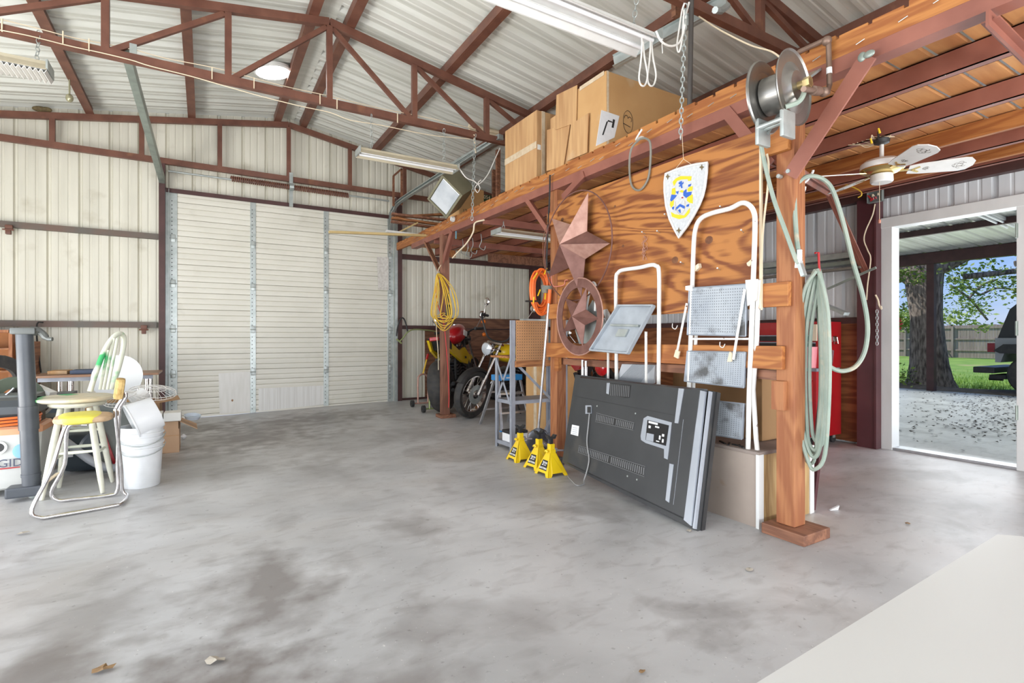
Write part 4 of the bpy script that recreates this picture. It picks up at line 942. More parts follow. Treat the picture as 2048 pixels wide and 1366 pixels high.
st = MB().prism(cs, -fn*.006).build('step', mat('grey_step_metal', (.42, .46, .50), .5, .1, (.33, .36, .40), 8, .1), SL)
def pt(s, w): return (cs[0]*(1-s)+cs[1]*s)*(1-w)+(cs[3]*(1-s)+cs[2]*s)*w
g = MB()
for a_, b_ in ((0, 3), (1, 2), (3, 2), (0, 1)): g.bar(cs[a_]+fn*.012, cs[b_]+fn*.012, .012, .03, fn)
g.build('step_flange', mat('grey_step_metal', (.33, .36, .40)), st)
MB().bar(pt(.12, .42)+fn*.01, pt(.9, .42)+fn*.01, .014, .02, fn).build('stiffener', M_galv, st)
MB().prism([pt(.42, .5)+fn*.004, pt(.68, .5)+fn*.004, pt(.70, .66)+fn*.004, pt(.44, .66)+fn*.004], fn*.012).build('latch_plate', M_galv, st)
q = [(1238, 728), (1303, 730), (1318, 772), (1222, 760)]
q = [(1240, 729), (1306, 731), (1303, 768), (1226, 768)]
cs2 = [SP.T(u, v, h) for (u, v), h in zip(q, (-.02, -.02, -.02, -.02))]
tr_ = MB().prism(cs2, -SP.n*.02).build('tread', mat('ribbed_light_tread', (.52, .54, .57), .5, .2), SL)
g = MB(); 
for k in range(-14, 30):
    s0 = k/28; a0 = cs2[3]*(1-s0)+cs2[2]*s0 if 0 <= s0 <= 1 else None
    if a0 is None or s0+.35 > 1: continue
    a1 = cs2[0]*(1-(s0+.35))+cs2[1]*(s0+.35); g.bar(a0+SP.n*.002, a1+SP.n*.002, .004, .004, SP.n)
g.build('ribs', mat('rib_grey', (.36, .38, .41), .5), tr_)
# ---- shield with arms
WP = Plane((2.695, 0, 0), (-1, 0, 0))
SH = thing('wall_shield', 'white shield with a blue and gold coat of arms, hung on the plywood', 'shield', WP.T(1365, 400))
def zo(x, y): return (1310+x/7.19, 300+y/7.19)     # enlarged tracing back to the photograph's frame
edge = [zo(*p) for p in ((155, 345), (300, 285), (450, 240), (600, 205), (752, 183), (745, 330), (722, 520), (690, 660), (640, 790), (560, 940), (470, 1090), (345, 1258), (280, 1130), (215, 990), (165, 800), (142, 600), (142, 460))]
base = MB().prism([WP.T(u, v) for u, v in edge], (.012, 0, 0)).build('panel', mat('speckled_white_shield', (.62, .64, .66), .5, 0, (.52, .54, .56), 60), SH)
pts = [WP.T(u, v, .003) for u, v in edge]; MB().tube(pts, .008, 6, True).build('rim', M_white, SH)
Mgold = mat('shield_gold', (.85, .58, .02), .5); Mblu = mat('shield_blue', (.03, .12, .50), .5); Mwh = mat('shield_white', (.82, .82, .82), .5)
def arms(polys, m, name, h=.001):
    for p_ in polys: MB().prism([WP.T(*zo(*q), h) for q in p_], (-.0012, 0, 0)).build(name, m, base)
arms([[(255, 460), (300, 410), (370, 375), (530, 378), (520, 440), (480, 448), (470, 420), (380, 425), (320, 445), (275, 520)],
      [(245, 560), (290, 540), (300, 600), (290, 640), (240, 650)], [(500, 530), (545, 520), (540, 585), (480, 600), (465, 570)], [(470, 660), (545, 640), (545, 770), (500, 760), (460, 730)],
      [(225, 740), (275, 720), (270, 790), (235, 830), (215, 790)], [(350, 600), (380, 575), (430, 590), (400, 615)],
      [(230, 890), (290, 925), (420, 940), (505, 830), (500, 900), (440, 970), (350, 995), (245, 960)]], Mgold, 'scroll')
arms([[(480, 500), (525, 485), (510, 525), (478, 530)], [(240, 640), (320, 650), (290, 690), (240, 745), (220, 720)], [(300, 600), (345, 590), (330, 640)], [(410, 600), (455, 560), (455, 610), (530, 600), (520, 650), (450, 690), (410, 655)],
      [(455, 790), (495, 775), (490, 810), (455, 820)], [(250, 820), (280, 815), (270, 860), (248, 850)], [(360, 775), (438, 810), (430, 850), (362, 812), (298, 872), (294, 840)]], Mblu, 'mantling', .0012)
arms([[(340, 470), (372, 450), (392, 448), (388, 480), (412, 455), (412, 480), (392, 500), (398, 545), (380, 552), (372, 520), (350, 530), (345, 515), (368, 500), (345, 490)]], Mblu, 'lion', .0012)
arms([[(340, 865), (362, 850), (372, 862), (368, 885), (378, 900), (358, 905), (352, 885), (338, 880)]], Mblu, 'lion', .0022)
arms([[(385, 680), (410, 675), (408, 695), (385, 695)]], M_red, 'mantling', .0022)
for x, y in ((185, 380), (675, 245), (345, 1155)):
    arms([[(x-38, y+5), (x-10, y-14), (x, y-45), (x+10, y-12), (x+38, y), (x+12, y+14), (x, y+50), (x-12, y+16)]], mat('shield_bronze', (.16, .12, .06), .5), 'cross_flower')
arms([[(295, 740), (300, 840), (330, 900), (362, 930), (362, 926), (333, 896), (304, 838), (299, 740)], [(435, 725), (440, 830), (410, 900), (362, 932), (362, 928), (407, 897), (436, 828), (431, 725)]], M_tape, 'inner_shield', .0026)
hook = WP.T(1367, 318); tag(MB().tube([WP.T(1352, 338, .004), hook, WP.T(1385, 330, .004)], .0015, 5).tube([hook, WP.T(1364, 268)], .0015, 5).build('hanging_string', M_cream), 'cream string holding the painted shield from the loft beam', 'string')
# ---- barn stars
def star(c, R_, r_, h, rot, ax, m1, m2, parent):
    """five points, ridge at each; facets"""
    x = Vector((0, -1, 0)); z = Vector((0, 0, 1)); nrm_ = Vector((-1, 0, 0)); c = Vector(c)
    tip = [c+(x*math.sin(rot+2*math.pi*k/5)+z*math.cos(rot+2*math.pi*k/5))*R_ for k in range(5)]
    inn = [c+(x*math.sin(rot+2*math.pi*(k+.5)/5)+z*math.cos(rot+2*math.pi*(k+.5)/5))*r_ for k in range(5)]
    ap = c+nrm_*h
    for k in range(5):
        for a_, b_, mm in ((tip[k], inn[k], m1), (inn[k-1], tip[k], m2)):
            o = MB().faces([ap, a_, b_, a_+Vector((.004, 0, 0)), b_+Vector((.004, 0, 0)), ap+Vector((.006, 0, 0))], [(0, 1, 2), (5, 4, 3), (1, 3, 4, 2), (0, 5, 3, 1), (0, 2, 4, 5)]).build('facet', mm, parent)
sc = Vector((2.66, 3.455, 1.868)); 
BS = thing('metal_star', 'large rust brown metal barn star inside a thin wire hoop', 'star', sc)
RR = .45
star(sc, RR*.98, RR*.42, .155, R(24), None, M_rustpink, M_rust, BS)  # facet halves take lit and darker steel, light painted into the colour
hp = [sc+Vector((.01, math.cos(a)*RR*1.01, math.sin(a)*RR*1.01)) for a in [2*math.pi*k/48 for k in range(48)]]
MB().tube(hp, .006, 6, True).build('wire_hoop', M_rust, BS)
s2 = Vector((2.63, 3.36, 1.275))
S2 = thing('metal_star', 'smaller rusty star set in a flat steel ring, hung under the large star', 'star', s2)
R2 = .30
star(s2, R2*.84, R2*.36, .07, R(24), None, M_rust, M_rust, S2)
ro = [s2+Vector((0, math.cos(a)*R2, math.sin(a)*R2*1.05)) for a in [2*math.pi*k/40 for k in range(40)]]; ri = [s2+(p-s2)*.76 for p in ro]
MB().loft([ro, ri, [p+Vector((.006, 0, 0)) for p in ri], [p+Vector((.006, 0, 0)) for p in ro], ro], cap=False, smooth=False).build('flat_ring', M_rust, S2)
MB().tube(ro, .005, 6, True).build('ring_edge', M_rustpink, S2)
# grey scoop and ribbed plate hidden behind the small star
tag(MB().prism([P(u, v, X=2.705) for u, v in ((1205, 620), (1213, 618), (1221, 632), (1227, 660), (1224, 672), (1216, 655))], (.01, 0, 0)).build('ribbed_plate', mat('white_ribbed_plate', (.7, .71, .72), .4, .3)), 'white fan shaped ribbed plate showing right of the small star', 'plate')
DP = thing('dust_pan', 'grey metal scoop with a white handle hanging behind the small star', 'scoop', P(1180, 640, X=2.70))
MB().prism([P(u, v, X=2.71) for u, v in ((1150, 660), (1185, 600), (1218, 660), (1205, 684), (1158, 688))], (.012, 0, 0)).build('pan', M_galv, DP)
MB().tube(rough_curve([P(u, v, X=2.70) for u, v in ((1172, 625), (1178, 590), (1184, 566), (1192, 574), (1190, 622))], 5), .009, 8).build('handle', M_white, DP)
cord('wall_hook', 'thin salmon coloured wire hook beside the left star, on the middle post', [P(u, v, X=2.72) for u, v in ((1108, 551), (1103, 551), (1104, 568), (1110, 573), (1128, 570), (1130, 561), (1136, 560))], .004, mat('salmon_wire', (.70, .25, .2), .5), 'hook', 3)
cord('power_cable', 'black cable hanging down the middle post from the loft', [P(u, v, X=2.74) for u, v in ((1100, 350), (1099, 400), (1096, 450), (1094, 500), (1093, 540))], .008, M_black)
cord('power_cable', 'thin brown cable hanging beside the black cable on the middle post', [P(u, v, X=2.73) for u, v in ((1096, 445), (1088, 470), (1086, 500), (1089, 535), (1094, 548))], .004, M_oldwood)
for i, (u, v) in enumerate(((1345, 655), (1440, 692))):
    pts = [P(u, v-8, X=2.735), P(u, v, X=2.73), P(u+6, v+3, X=2.73), P(u+10, v-4, X=2.73)] ; cord('wall_hook', ['small hook under the plywood edge left of the tall ladder', 'small white hook on the lower rail between the treads of the tall ladder'][i], pts, .003, M_whitecord, 'hook', 3)

# ---- hose reel, pipe and green hose
rc = Vector((2.69, 1.52, 2.36)); rc = P(1577, 182, Y=1.50); r2 = P(1541, 190, Y=1.63)
HR = thing('hose_reel', 'round steel hose reel mounted on the loft beam above the near post', 'hose reel', rc)
M_reel = mat('dull_reel_steel', (.34, .33, .31), .32, .8, (.26, .25, .235), 5, .03, c3=(.42, .30, .17), c3lo=.60, c3hi=.75, c3s=4)
ay = Vector((.12, -1, 0)).normalized(); ctr = (rc+r2)/2; rr = .185
for c_, s_ in ((ctr+ay*.065, 1), (ctr-ay*.065, -1)):
    MB().lathe([(0, .028*s_), (.075, .028*s_), (.095, .012*s_), (.125, .004*s_), (.135, 0), (rr-.006, 0), (rr, .006*s_), (rr, .012*s_), (rr-.008, .004*s_)], c_, ay, 40).build('disc', M_reel, HR)
MB().cyl(ctr-ay*.062, ctr+ay*.062, .095, n=28).build('drum', M_reel, HR)
MB().cyl(ctr+ay*.085, ctr+ay*.15, .02, n=12).cyl(ctr+ay*.12, ctr+ay*.15, .028, n=6).build('swivel', mat('brass', (.55, .42, .2), .3, .8), HR)
MB().tube(rough_curve([ctr+ay*.12, ctr+ay*.13+Vector((-.02, 0, -.05)), ctr+ay*.12+Vector((-.05, 0, -.10)), ctr+ay*.08+Vector((-.09, 0, -.12))], 5), .012, 8).build('inlet_hose', M_hose, HR)
gb = ctr+Vector((-.06, .05, -.20))
g = MB().box(gb, (.10, .02, .13), None, .004).box(gb+Vector((0, -.13, 0)), (.10, .02, .13), None, .004).cyl(gb+Vector((-.04, -.13, .02)), gb+Vector((-.04, 0, .02)), .012).cyl(gb+Vector((0, -.13, .02)), gb+Vector((0, 0, .02)), .012)
g.bar(gb+Vector((.03, -.0, 0)), ctr+Vector((.09, -.02, .02)), .03, .012).build('hose_guide', M_galv, HR)
MB().bar(ctr+Vector((0, 0, -.02)), Vector((2.80, ctr.y, 2.52)), .10, .012).build('mount_bracket', M_galv, HR)
M_pipe = mat('rusted_pipe', (.28, .19, .145), .5, .5, (.20, .13, .10), 9)
pp = [P(1562, 130, Y=1.75), P(1600, 103, Y=1.62), P(1650, 80, Y=1.47), P(1657, 84, Y=1.46), P(1659, 170, Y=1.46), P(1655, 185, Y=1.45), P(1640, 183, Y=1.44), P(1607, 178, Y=1.40)]
pipe = thing('iron_pipe', 'rusty iron water pipe with elbows feeding the hose reel', 'pipe', pp[4])
MB().tube(pp, .013, 10).build('pipe', M_pipe, pipe)
for i in (2, 5): MB().ball((pp[i]+pp[i+1])/2, (.024, .024, .024)).build('elbow', M_pipe, pipe)
MB().cyl(pp[6]+(pp[7]-pp[6])*.1, pp[6]+(pp[7]-pp[6])*.45, .022).build('union', M_pipe, pipe)
ps = pp[3]+(pp[4]-pp[3])*.60; MB().cyl(ps, ps+(pp[4]-pp[3])*.14, .0137, n=12).build('sticker', M_paper, pipe)
# hose: from the reel down to the connector
cord('air_hose', 'pale green hose running from the reel down to a coupling on the near post', [P(1517, 235, X=2.62), P(1519, 270, X=2.66), P(1530, 330, X=2.70), P(1548, 400, X=2.71), P(1570, 460, X=2.72), P(1590, 515, X=2.735), P(1597, 528, X=2.74)], .012, M_hose, 'hose')
cp = thing('hose_coupling', 'chrome hose coupling with a valve where the green hoses meet on the near post', 'coupling', P(1600, 530, X=2.76))
MB().cyl(P(1598, 500, X=2.75), P(1598, 528, X=2.75), .016, n=8).cyl(P(1597, 522, X=2.75), P(1596, 536, X=2.75), .022, n=6).build('coupling', M_chrome, cp)
MB().bar(P(1600, 528, X=2.735), P(1608, 552, X=2.735), .03, .02).build('valve_lever', M_galv, cp)
HX = 2.90
hs_ = [P(1596, 500, X=2.76), P(1592, 460, X=2.78), P(1589, 400, X=2.80), P(1592, 375, X=2.82), P(1604, 358, X=2.86), P(1622, 352, X=2.93), P(1645, 358, X=3.0), P(1665, 380, X=3.05), P(1685, 440, X=3.1), P(1705, 520, X=3.15), P(1725, 590, X=3.18), P(1735, 650, X=3.2), P(1730, 700, X=3.2), P(1712, 732, X=3.15), P(1685, 742, X=3.08), P(1662, 735, X=3.0), P(1650, 720, X=2.95), P(1648, 690, X=2.92)]
cord('air_hose', 'grey green hose arching over a white hook and looping wide right of the post', hs_, .0125, M_hose, 'hose', 7, 8)
mb = MB(); random.seed(5)
top = P(1637, 545, X=HX+.02)
loops = [(1593, 1658, 938), (1601, 1650, 914), (1610, 1643, 900), (1619, 1655, 890), (1604, 1647, 905), (1597, 1640, 926)]
pts = []
for i, (ul, ur, vb) in enumerate(loops):
    x = HX-.035+.018*i
    pts += [P(1637-4+i, 541-i % 3, X=x), P(ul+16, 580, X=x), P(ul+3, 660, X=x), P(ul, 760, X=x), P(ul+4, 850, X=x), P((ul+ur)/2-8, vb-12, X=x), P((ul+ur)/2+6, vb, X=x), P(ur-8, vb-30, X=x+.005), P(ur, 800, X=x+.008), P(ur+1, 700, X=x+.008), P(ur-4, 610, X=x+.008)]
cord('coiled_hose', 'long coil of grey green hose hanging from a red hook beside the near post', pts, .0104, M_hose, 'hose', 5, 8)
mb = MB().tube([P(1630, 506, X=2.90), P(1637, 505, X=2.92), P(1638, 530, X=2.92), P(1639, 545, X=2.92), P(1632, 550, X=2.90), P(1628, 545, X=2.87)], .006, 6)
tag(mb.build('hose_hook', M_red), 'red steel hook carrying the hose coil', 'hook')
cord('wall_hook', 'upper white hook on the near post under the loft brace', [P(1592, 385, X=2.88), P(1600, 372, X=2.90), P(1615, 360, X=2.93), P(1625, 345, X=2.96), P(1626, 340, X=2.96)], .007, M_white, 'hook', 5)
cord('wall_hook', 'lower white hook on the near post beside the hanging hose', [P(1590, 382, X=2.88), P(1598, 388, X=2.89), P(1608, 382, X=2.91), P(1610, 374, X=2.92)], .007, M_white, 'hook', 5)
cord('power_cable', 'cream cable running down the edge of the plywood by the near post', [P(u, v, X=2.735) for u, v in ((1534, 308), (1537, 330), (1535, 380), (1528, 440), (1524, 500), (1523, 620))], .006, M_cream)
# ---- ceiling fan
fc = Vector((4.04, 1.78, 2.26))
F = thing('ceiling_fan', 'white ceiling fan with brass trim and four stencilled blades under the loft', 'ceiling fan', (4.04, 1.78, 2.5))
M_brass = mat('polished_brass', (.66, .50, .20), .22, .9)
MB().cyl(fc+Vector((0, 0, .07)), (fc.x, fc.y, 2.44), .013).build('down_rod', M_white, F)
MB().lathe([(.02, 0), (.045, .01), (.05, .035), (.03, .05), (.015, .06)], (fc.x, fc.y, 2.44), n=20).build('mount_cup', M_black, F)
MB().bar((fc.x-.045, fc.y, 2.46), (fc.x-.045, fc.y, 2.52), .02, .006).bar((fc.x+.045, fc.y, 2.46), (fc.x+.045, fc.y, 2.52), .02, .006).build('mount_bracket', M_black, F)
MB().lathe([(0, .085), (.05, .085), (.10, .07), (.125, .05), (.128, .02), (.118, .0)], fc, n=32).build('motor_housing', M_white, F)
MB().lathe([(.128, .012), (.132, .004), (.118, -.006), (.09, -.02), (.05, -.025)], fc, n=32).build('brass_ring', M_brass, F)
MB().lathe([(.04, -.02), (.066, -.03), (.068, -.075), (.06, -.085), (0, -.088)], fc, n=24).build('switch_housing', M_white, F)
M_sten = mat('stencil_ink', (.13, .11, .09), .6)
for (u, v) in ((1862, 292), (1936, 326), (1640, 352), (1680, 379)):
    tp = P(u, v, Z=2.25); an = math.atan2(tp.y-fc.y, tp.x-fc.x); m = Matrix.Translation(fc+Vector((0, 0, -.012))) @ Matrix.Rotation(an, 4, 'Z') @ Matrix.Rotation(R(-16), 4, 'X')
    pr = [(.15, -.045), (.22, -.06), (.44, -.076), (.475, -.066), (.505, -.025), (.505, .025), (.475, .066), (.44, .076), (.22, .06), (.15, .045)]
    b = MB().prism([(x, y, -.003) for x, y in pr], (0, 0, .006)); b.xf(m); bl = b.build('blade', M_white, F)
    b = MB().bar((.09, 0, 0), (.19, 0, 0), .02, .006).bar((.17, 0, -.006), (.21, .03, -.006), .012, .004).bar((.17, 0, -.006), (.21, -.03, -.006), .012, .004); b.xf(m); b.build('blade_iron', M_brass, bl)
    b = MB(); random.seed(3)
    for cx_, sc_ in ((.43, 1.0), (.25, .5)):
        for (dx, dy, ra, a0, a1) in ((0, 0, .018, 0, 5), (.0, .025, .014, 1, 6), (0, -.025, .014, -3, 2), (.02, .012, .01, 0, 4), (.02, -.012, .01, 2, 6), (-.022, .014, .01, 0, 4), (-.022, -.014, .01, 2, 6), (-.03, 0, .012, 1, 5)):
            b.tube([(cx_+dx*sc_+ra*sc_*math.cos(a0+(a1-a0)*k/8), dy*sc_+ra*sc_*math.sin(a0+(a1-a0)*k/8), -.0032) for k in range(9)], .0012, 4)
    b.xf(m); b.build('stencil', M_sten, bl)
b = MB().tube([fc+Vector((-.03, 0, -.08)), fc+Vector((-.03, 0, -.34))], .0016, 5); b.build('pull_chain', M_cream, F)
MB().lathe([(0, 0), (.008, .004), (.009, .02), (.003, .032)], fc+Vector((-.03, 0, -.37)), n=10).build('chain_pull', mat('pink_wood', (.55, .25, .18)), F)
b = MB()
for k in range(5):
    a_ = Vector((fc.x+random.uniform(-.05, .05), fc.y+random.uniform(-.06, .06), 2.47)); b.tube(rough_curve([a_, a_+Vector((random.uniform(-.06, .06), random.uniform(-.05, .1), .03)), a_+Vector((random.uniform(-.1, .1), random.uniform(-.1, .15), .0)), Vector((4.045, fc.y+.1+.03*k, 2.51))], 5), .003, 5)
b.build('wires', M_cream, F)
for dx, dy, z in ((-.07, -.02, 2.50), (-.09, .02, 2.44)): MB().cyl((fc.x+dx, fc.y+dy, z), (fc.x+dx-.02, fc.y+dy, z+.03), .008, .005, 8).build('wire_nut', M_yellow, F)
# ---- junction box on the column
jb = P(1753, 392, X=5.70); J = thing('junction_box', 'open grey junction box full of red wires on the column beside the door', 'junction box', (5.695, jb.y, jb.z-.06))
mb = MB(); x0, x1 = 5.655, 5.70; s_ = .066
mb.span((x1-.004, jb.y-s_, jb.z-s_), (x1, jb.y+s_, jb.z+s_))
for a_, b_ in (((x0, jb.y-s_, jb.z-s_), (x1, jb.y-s_+.004, jb.z+s_)), ((x0, jb.y+s_-.004, jb.z-s_), (x1, jb.y+s_, jb.z+s_)), ((x0, jb.y-s_, jb.z-s_), (x1, jb.y+s_, jb.z-s_+.004)), ((x0, jb.y-s_, jb.z+s_-.004), (x1, jb.y+s_, jb.z+s_))): mb.span(a_, b_)
mb.build('box', mat('grey_box', (.30, .34, .33), .45, .2), J)
for k in range(9):
    c_ = Vector((5.67, jb.y+random.uniform(-.05, .05), jb.z-.02+random.uniform(-.03, .02))); MB().cyl(c_, c_+Vector((-.01, random.uniform(-.02, .02), .02)), .009, .006, 7).build('wire_nut', M_red if k % 3 else M_cream, J)
cord('power_cable', 'cream cable hanging from the junction box down the column', [P(u, v, X=5.66) for u, v in ((1750, 408), (1745, 430), (1732, 460), (1728, 480), (1735, 500), (1741, 515), (1739, 540), (1735, 570), (1733, 600))], .006, M_cream)
cord('power_cable', 'yellow cable drooping under the loft near the junction box', [P(u, v, X=5.2) for u, v in ((1610, 380), (1640, 372), (1680, 368), (1700, 372), (1720, 382), (1723, 390), (1716, 395))], .006, M_yellowcord)
p = P(1752, 492, X=5.66); tag(MB().box(P(1732, 570, X=5.80), (.03, .06, .1), None, .006).build('light_switch', M_galv), 'small grey switch box on the right wall behind the hose loop', 'switch')
tag(chain_mb(P(1754, 620, X=5.68), P(1754, 690, X=5.68), .04, .003).build('small_chain', M_galv), 'short chain hanging flat on the maroon column by the door', 'chain')
cord('rope', 'short tan rope end tied to the door frame', [P(u, v, X=5.68) for u, v in ((1751, 590), (1756, 600), (1758, 610), (1763, 618), (1762, 612))], .008, M_cream, 'rope')
# shelf of boards on right wall behind the post
y0 = P(1727, 545, X=5.7).y; y1 = P(1520, 545, X=5.7).y
for i, (z, x, h) in enumerate(((1.80, 5.62, .02), (1.86, 5.70, .02), (1.93, 5.72, .02))):
    tag(MB().span((x, y0+.05*i, z), (x+.12, y1, z+h+.02*i), .002).build('stored_board', [mat('grey_old_board', (.20, .18, .15), .7), M_galvgreen, M_galv][i]), ['grey board lowest on the wall brackets behind the near post', 'metal strip in the middle on the wall brackets behind the near post', 'light metal strip uppermost on the wall brackets behind the near post'][i], 'board')
tag(MB().bar(P(1655, 578, X=5.5), P(1752, 535, X=5.55), .02, .02).build('steel_rod', M_galvgreen), 'thin rod slanting up between the hose coil and the column', 'rod')
tag(MB().bar(P(1650, 610, X=5.4), P(1693, 628, X=5.4), .10, .03).build('sheet_trough', M_galv), 'grey sheet metal trough lying above the tool chest', 'trough')
# ---- red tool chest
CX0, CX1, CY0, CY1 = 5.30, 5.77, 2.92, 3.66
TC = thing('tool_chest', 'tall red rolling tool chest with black drawers against the right wall', 'tool chest', ((CX0+CX1)/2, (CY0+CY1)/2, 0))
MB().span((CX0, CY0, .09), (CX1, CY1, .76), .006).build('cabinet', M_red, TC)
MB().span((CX0+.10, CY0, .79), (CX1, CY1, 1.27), .006).build('top_chest', M_red, TC)
MB().span((CX0+.02, CY0+.01, .76), (CX1-.01, CY1-.01, .79)).build('tray', M_greyshelf, TC)
for k in range(4):
    z = .84+k*.075; d_ = MB().span((CX0+.092, CY0+.06, z), (CX0+.101, CY1-.06, z+.066), .002).build('drawer', M_black, TC)
    MB().span((CX0+.084, CY0+.06, z+.054), (CX0+.093, CY1-.06, z+.066), .002).build('pull_rail', M_greyshelf, d_)
d_ = MB().span((CX0-.008, CY0+.04, .12), (CX0+.001, CY1-.04, .66), .003).build('door', M_red, TC)
MB().cyl((CX0-.012, CY0+.36, .42), (CX0-.007, CY0+.36, .42), .012, n=10).build('lock', M_chrome, d_)
MB().span((CX0-.008, CY0+.04, .67), (CX0+.001, CY1-.04, .75), .003).build('drawer', M_red, TC)
hy = CY0-.006
MB().span((5.60, hy, 1.06), (5.67, CY0, 1.12), .003).tube([(5.61, hy-.006, 1.11), (5.60, hy-.012, 1.04), (5.67, hy-.012, 1.04), (5.66, hy-.006, 1.11)], .005, 6, True).build('side_handle', M_chrome, TC)
for x in (CX0+.06, CX1-.06):
    for y in (CY0+.06, CY1-.06): MB().cyl((x, y-.014, .042), (x, y+.014, .042), .042, n=16).build('caster_wheel', M_rubber, TC)
for x in (CX0+.06, CX1-.06):
    for y in (CY0+.06, CY1-.06): MB().span((x-.02, y-.02, .05), (x+.02, y+.02, .095)).build('caster_fork', M_galv, TC)
c_ = P(1620, 748, X=5.37); c_.z = .79
tag(MB().lathe([(0, .002), (.055, .002), (.068, .22), (.065, .22), (.052, .006), (0, .006)], c_, n=20, ).build('plastic_cup', mat('pink_plastic', (.85, .30, .34), .4)), 'tall pink plastic cup on the ledge of the red tool chest', 'cup')
tag(MB().span((5.375, P(1627, 660, X=5.38).y-.035, 1.07), (5.39, P(1627, 660, X=5.38).y+.03, 1.24), .003).build('paper_note', mat('cream_note', (.85, .72, .55), .6)), 'cream coloured scraper blade held on the front of the red tool chest', 'note')
# ================================================================== MOTORCYCLES
def bike(name, label, pos, heading, lean, tank_m, side_m, s=1.0, cruiser=True, tank_z=0.0):
    t = thing(name, label, 'motorcycle', pos, heading)
    M = Matrix.Rotation(-lean, 4, 'X') @ Matrix.Scale(s, 4)
    def fin(b, nm, m, par=t): b.xf(M); return b.build(nm, m, par, local=True)
    rw = .33
    for x, fr in ((.75, True), (-.70, False)):
        w = .055 if (cruiser and fr) else .085
        b = MB().lathe([(rw-.085, -w*.7), (rw-.03, -w), (rw-.005, -w*.55), (rw, 0), (rw-.005, w*.55), (rw-.03, w), (rw-.085, w*.7)], (x, 0, rw), (0, 1, 0), 36, closed=True)
        ty = fin(b, 'tyre', M_tyre)
        if cruiser and fr: fin(MB().lathe([(rw-.085, -w*.72), (rw-.06, -w*.93), (rw-.055, -w*.95), (rw-.08, -w*.75)], (x, 0, rw), (0, 1, 0), 36, closed=True), 'whitewall', mat('pale_wall', (.45, .58, .60), .6), ty)
        fin(MB().lathe([(rw-.10, -w*.6), (rw-.075, -w*.7), (rw-.075, w*.7), (rw-.10, w*.6)], (x, 0, rw), (0, 1, 0), 36, closed=True), 'rim', M_chrome if cruiser else M_black, ty)
        b = MB().cyl((x, -.06, rw), (x, .06, rw), .03)
        n = 20 if cruiser else 6
        for k in range(n):
            a = 2*math.pi*k/n; rr = rw-.095
            b.cyl((x+.03*math.cos(a+.5), .03*(-1)**k, rw+.03*math.sin(a+.5)), (x+rr*math.cos(a), 0, rw+rr*math.sin(a)), .0028 if cruiser else .014, n=5)
        fin(b, 'spokes', M_chrome if cruiser else M_black, ty)
        if fr: fin(MB().lathe([(.06, .055), (.13, .055), (.13, .06), (.06, .06)], (x, 0, rw), (0, 1, 0), 24, closed=True), 'brake_disc', M_galv, ty)
    hx, hz = .42, .98
    for y in (-.095, .095):
        b = MB().cyl((.75, y, rw), (.62, y, .58), .028).cyl((.62, y, .58), (hx, y, hz), .019); fin(b, 'fork_leg', M_chrome)
    fin(MB().box((hx+.03, 0, .92), (.06, .26, .03), Euler((0, -.42, 0)), .006).box((hx-.01, 0, 1.0), (.06, .26, .03), Euler((0, -.42, 0)), .006), 'triple_clamp', M_black if not cruiser else M_chrome)
    pts = [(.95-.19, 0, rw+.36+.0), (.75, 0, rw+.37), (.60, 0, rw+.33), (.52, 0, rw+.25)]
    b = MB(); rings = []
    for k in range(9):
        a = R(30+k*13); c = Vector((.75+(rw+.02)*math.cos(a), 0, rw+(rw+.02)*math.sin(a))); rings.append([c+Vector((0, y, 0))-Vector((math.cos(a), 0, math.sin(a)))*d for y, d in ((-.06, .03), (-.04, 0), (0, -.012), (.04, 0), (.06, .03), (.04, .02), (0, .01), (-.04, .02))])
    b.loft(rings); fin(b, 'front_fender', M_black if cruiser else side_m)
    # frame
    b = MB()
    for y in (-.09, .09): b.tube(rough_curve([(hx-.02, y*.3, .94), (.15, y, .80), (-.25, y, .70), (-.55, y, .66)], 4), .02, 8).tube(rough_curve([(hx, y*.3, .86), (.38, y, .45), (.25, y, .20), (-.2, y, .18), (-.35, y, .35), (-.30, y, .66)], 4), .018, 8).tube([(-.30, y*1.3, .35), (-.70, y*1.3, rw)], .022, 8)
    fin(b, 'frame', M_black)
    b = MB().box((-.02, 0, .30), (.48, .26, .20), None, .03)
    for a, x in ((.38, .08), (-.38, -.10)):
        for k in range(6): b.box((x+math.sin(a)*(.05*k)*.8, 0, .42+.042*k), (.17, .19 if k < 5 else .15, .022), Euler((0, a*.8, 0)), .004)
    b.cyl((-.02, -.16, .30), (-.02, .16, .30), .085).cyl((-.14, -.15, .28), (-.14, .15, .28), .06)
    fin(b, 'engine', mat('dark_engine', (.06, .06, .065), .35, .6, (.12, .12, .12), 8))
    fin(MB().cyl((-.02, .155, .30), (-.02, .175, .30), .055).cyl((.05, -.165, .31), (.05, -.15, .31), .05), 'engine_cover', M_chrome)
    b = MB()
    for y, z0 in ((-.16, .25), (-.17, .33)): b.tube(rough_curve([(.14, -.06, .5), (.24, -.12, .42), (.18, y, z0), (-.2, y, z0), (-.75, y, z0+.02)], 5), .025, 10)
    fin(b, 'exhaust', M_chrome if cruiser else M_black)
    tz = .86+tank_z
    b = MB().ball((.12, 0, tz), (.27, .135, .13), Euler((0, -.12 if cruiser else -.25, 0)), 20, 12, .85); tk = fin(b, 'fuel_tank', tank_m)
    fin(MB().lathe([(0, .01), (.03, .01), (.03, -.02)], (.12, 0, tz+.13), (0, 0, 1)), 'filler_cap', M_chrome, tk)
    if not cruiser: fin(MB().prism([(.26, -.14, tz+.02), (.10, -.142, tz+.05), (.06, -.142, tz-.03), (.2, -.142, tz-.05)], (0, .01, 0)), 'tank_decal', M_white, tk)
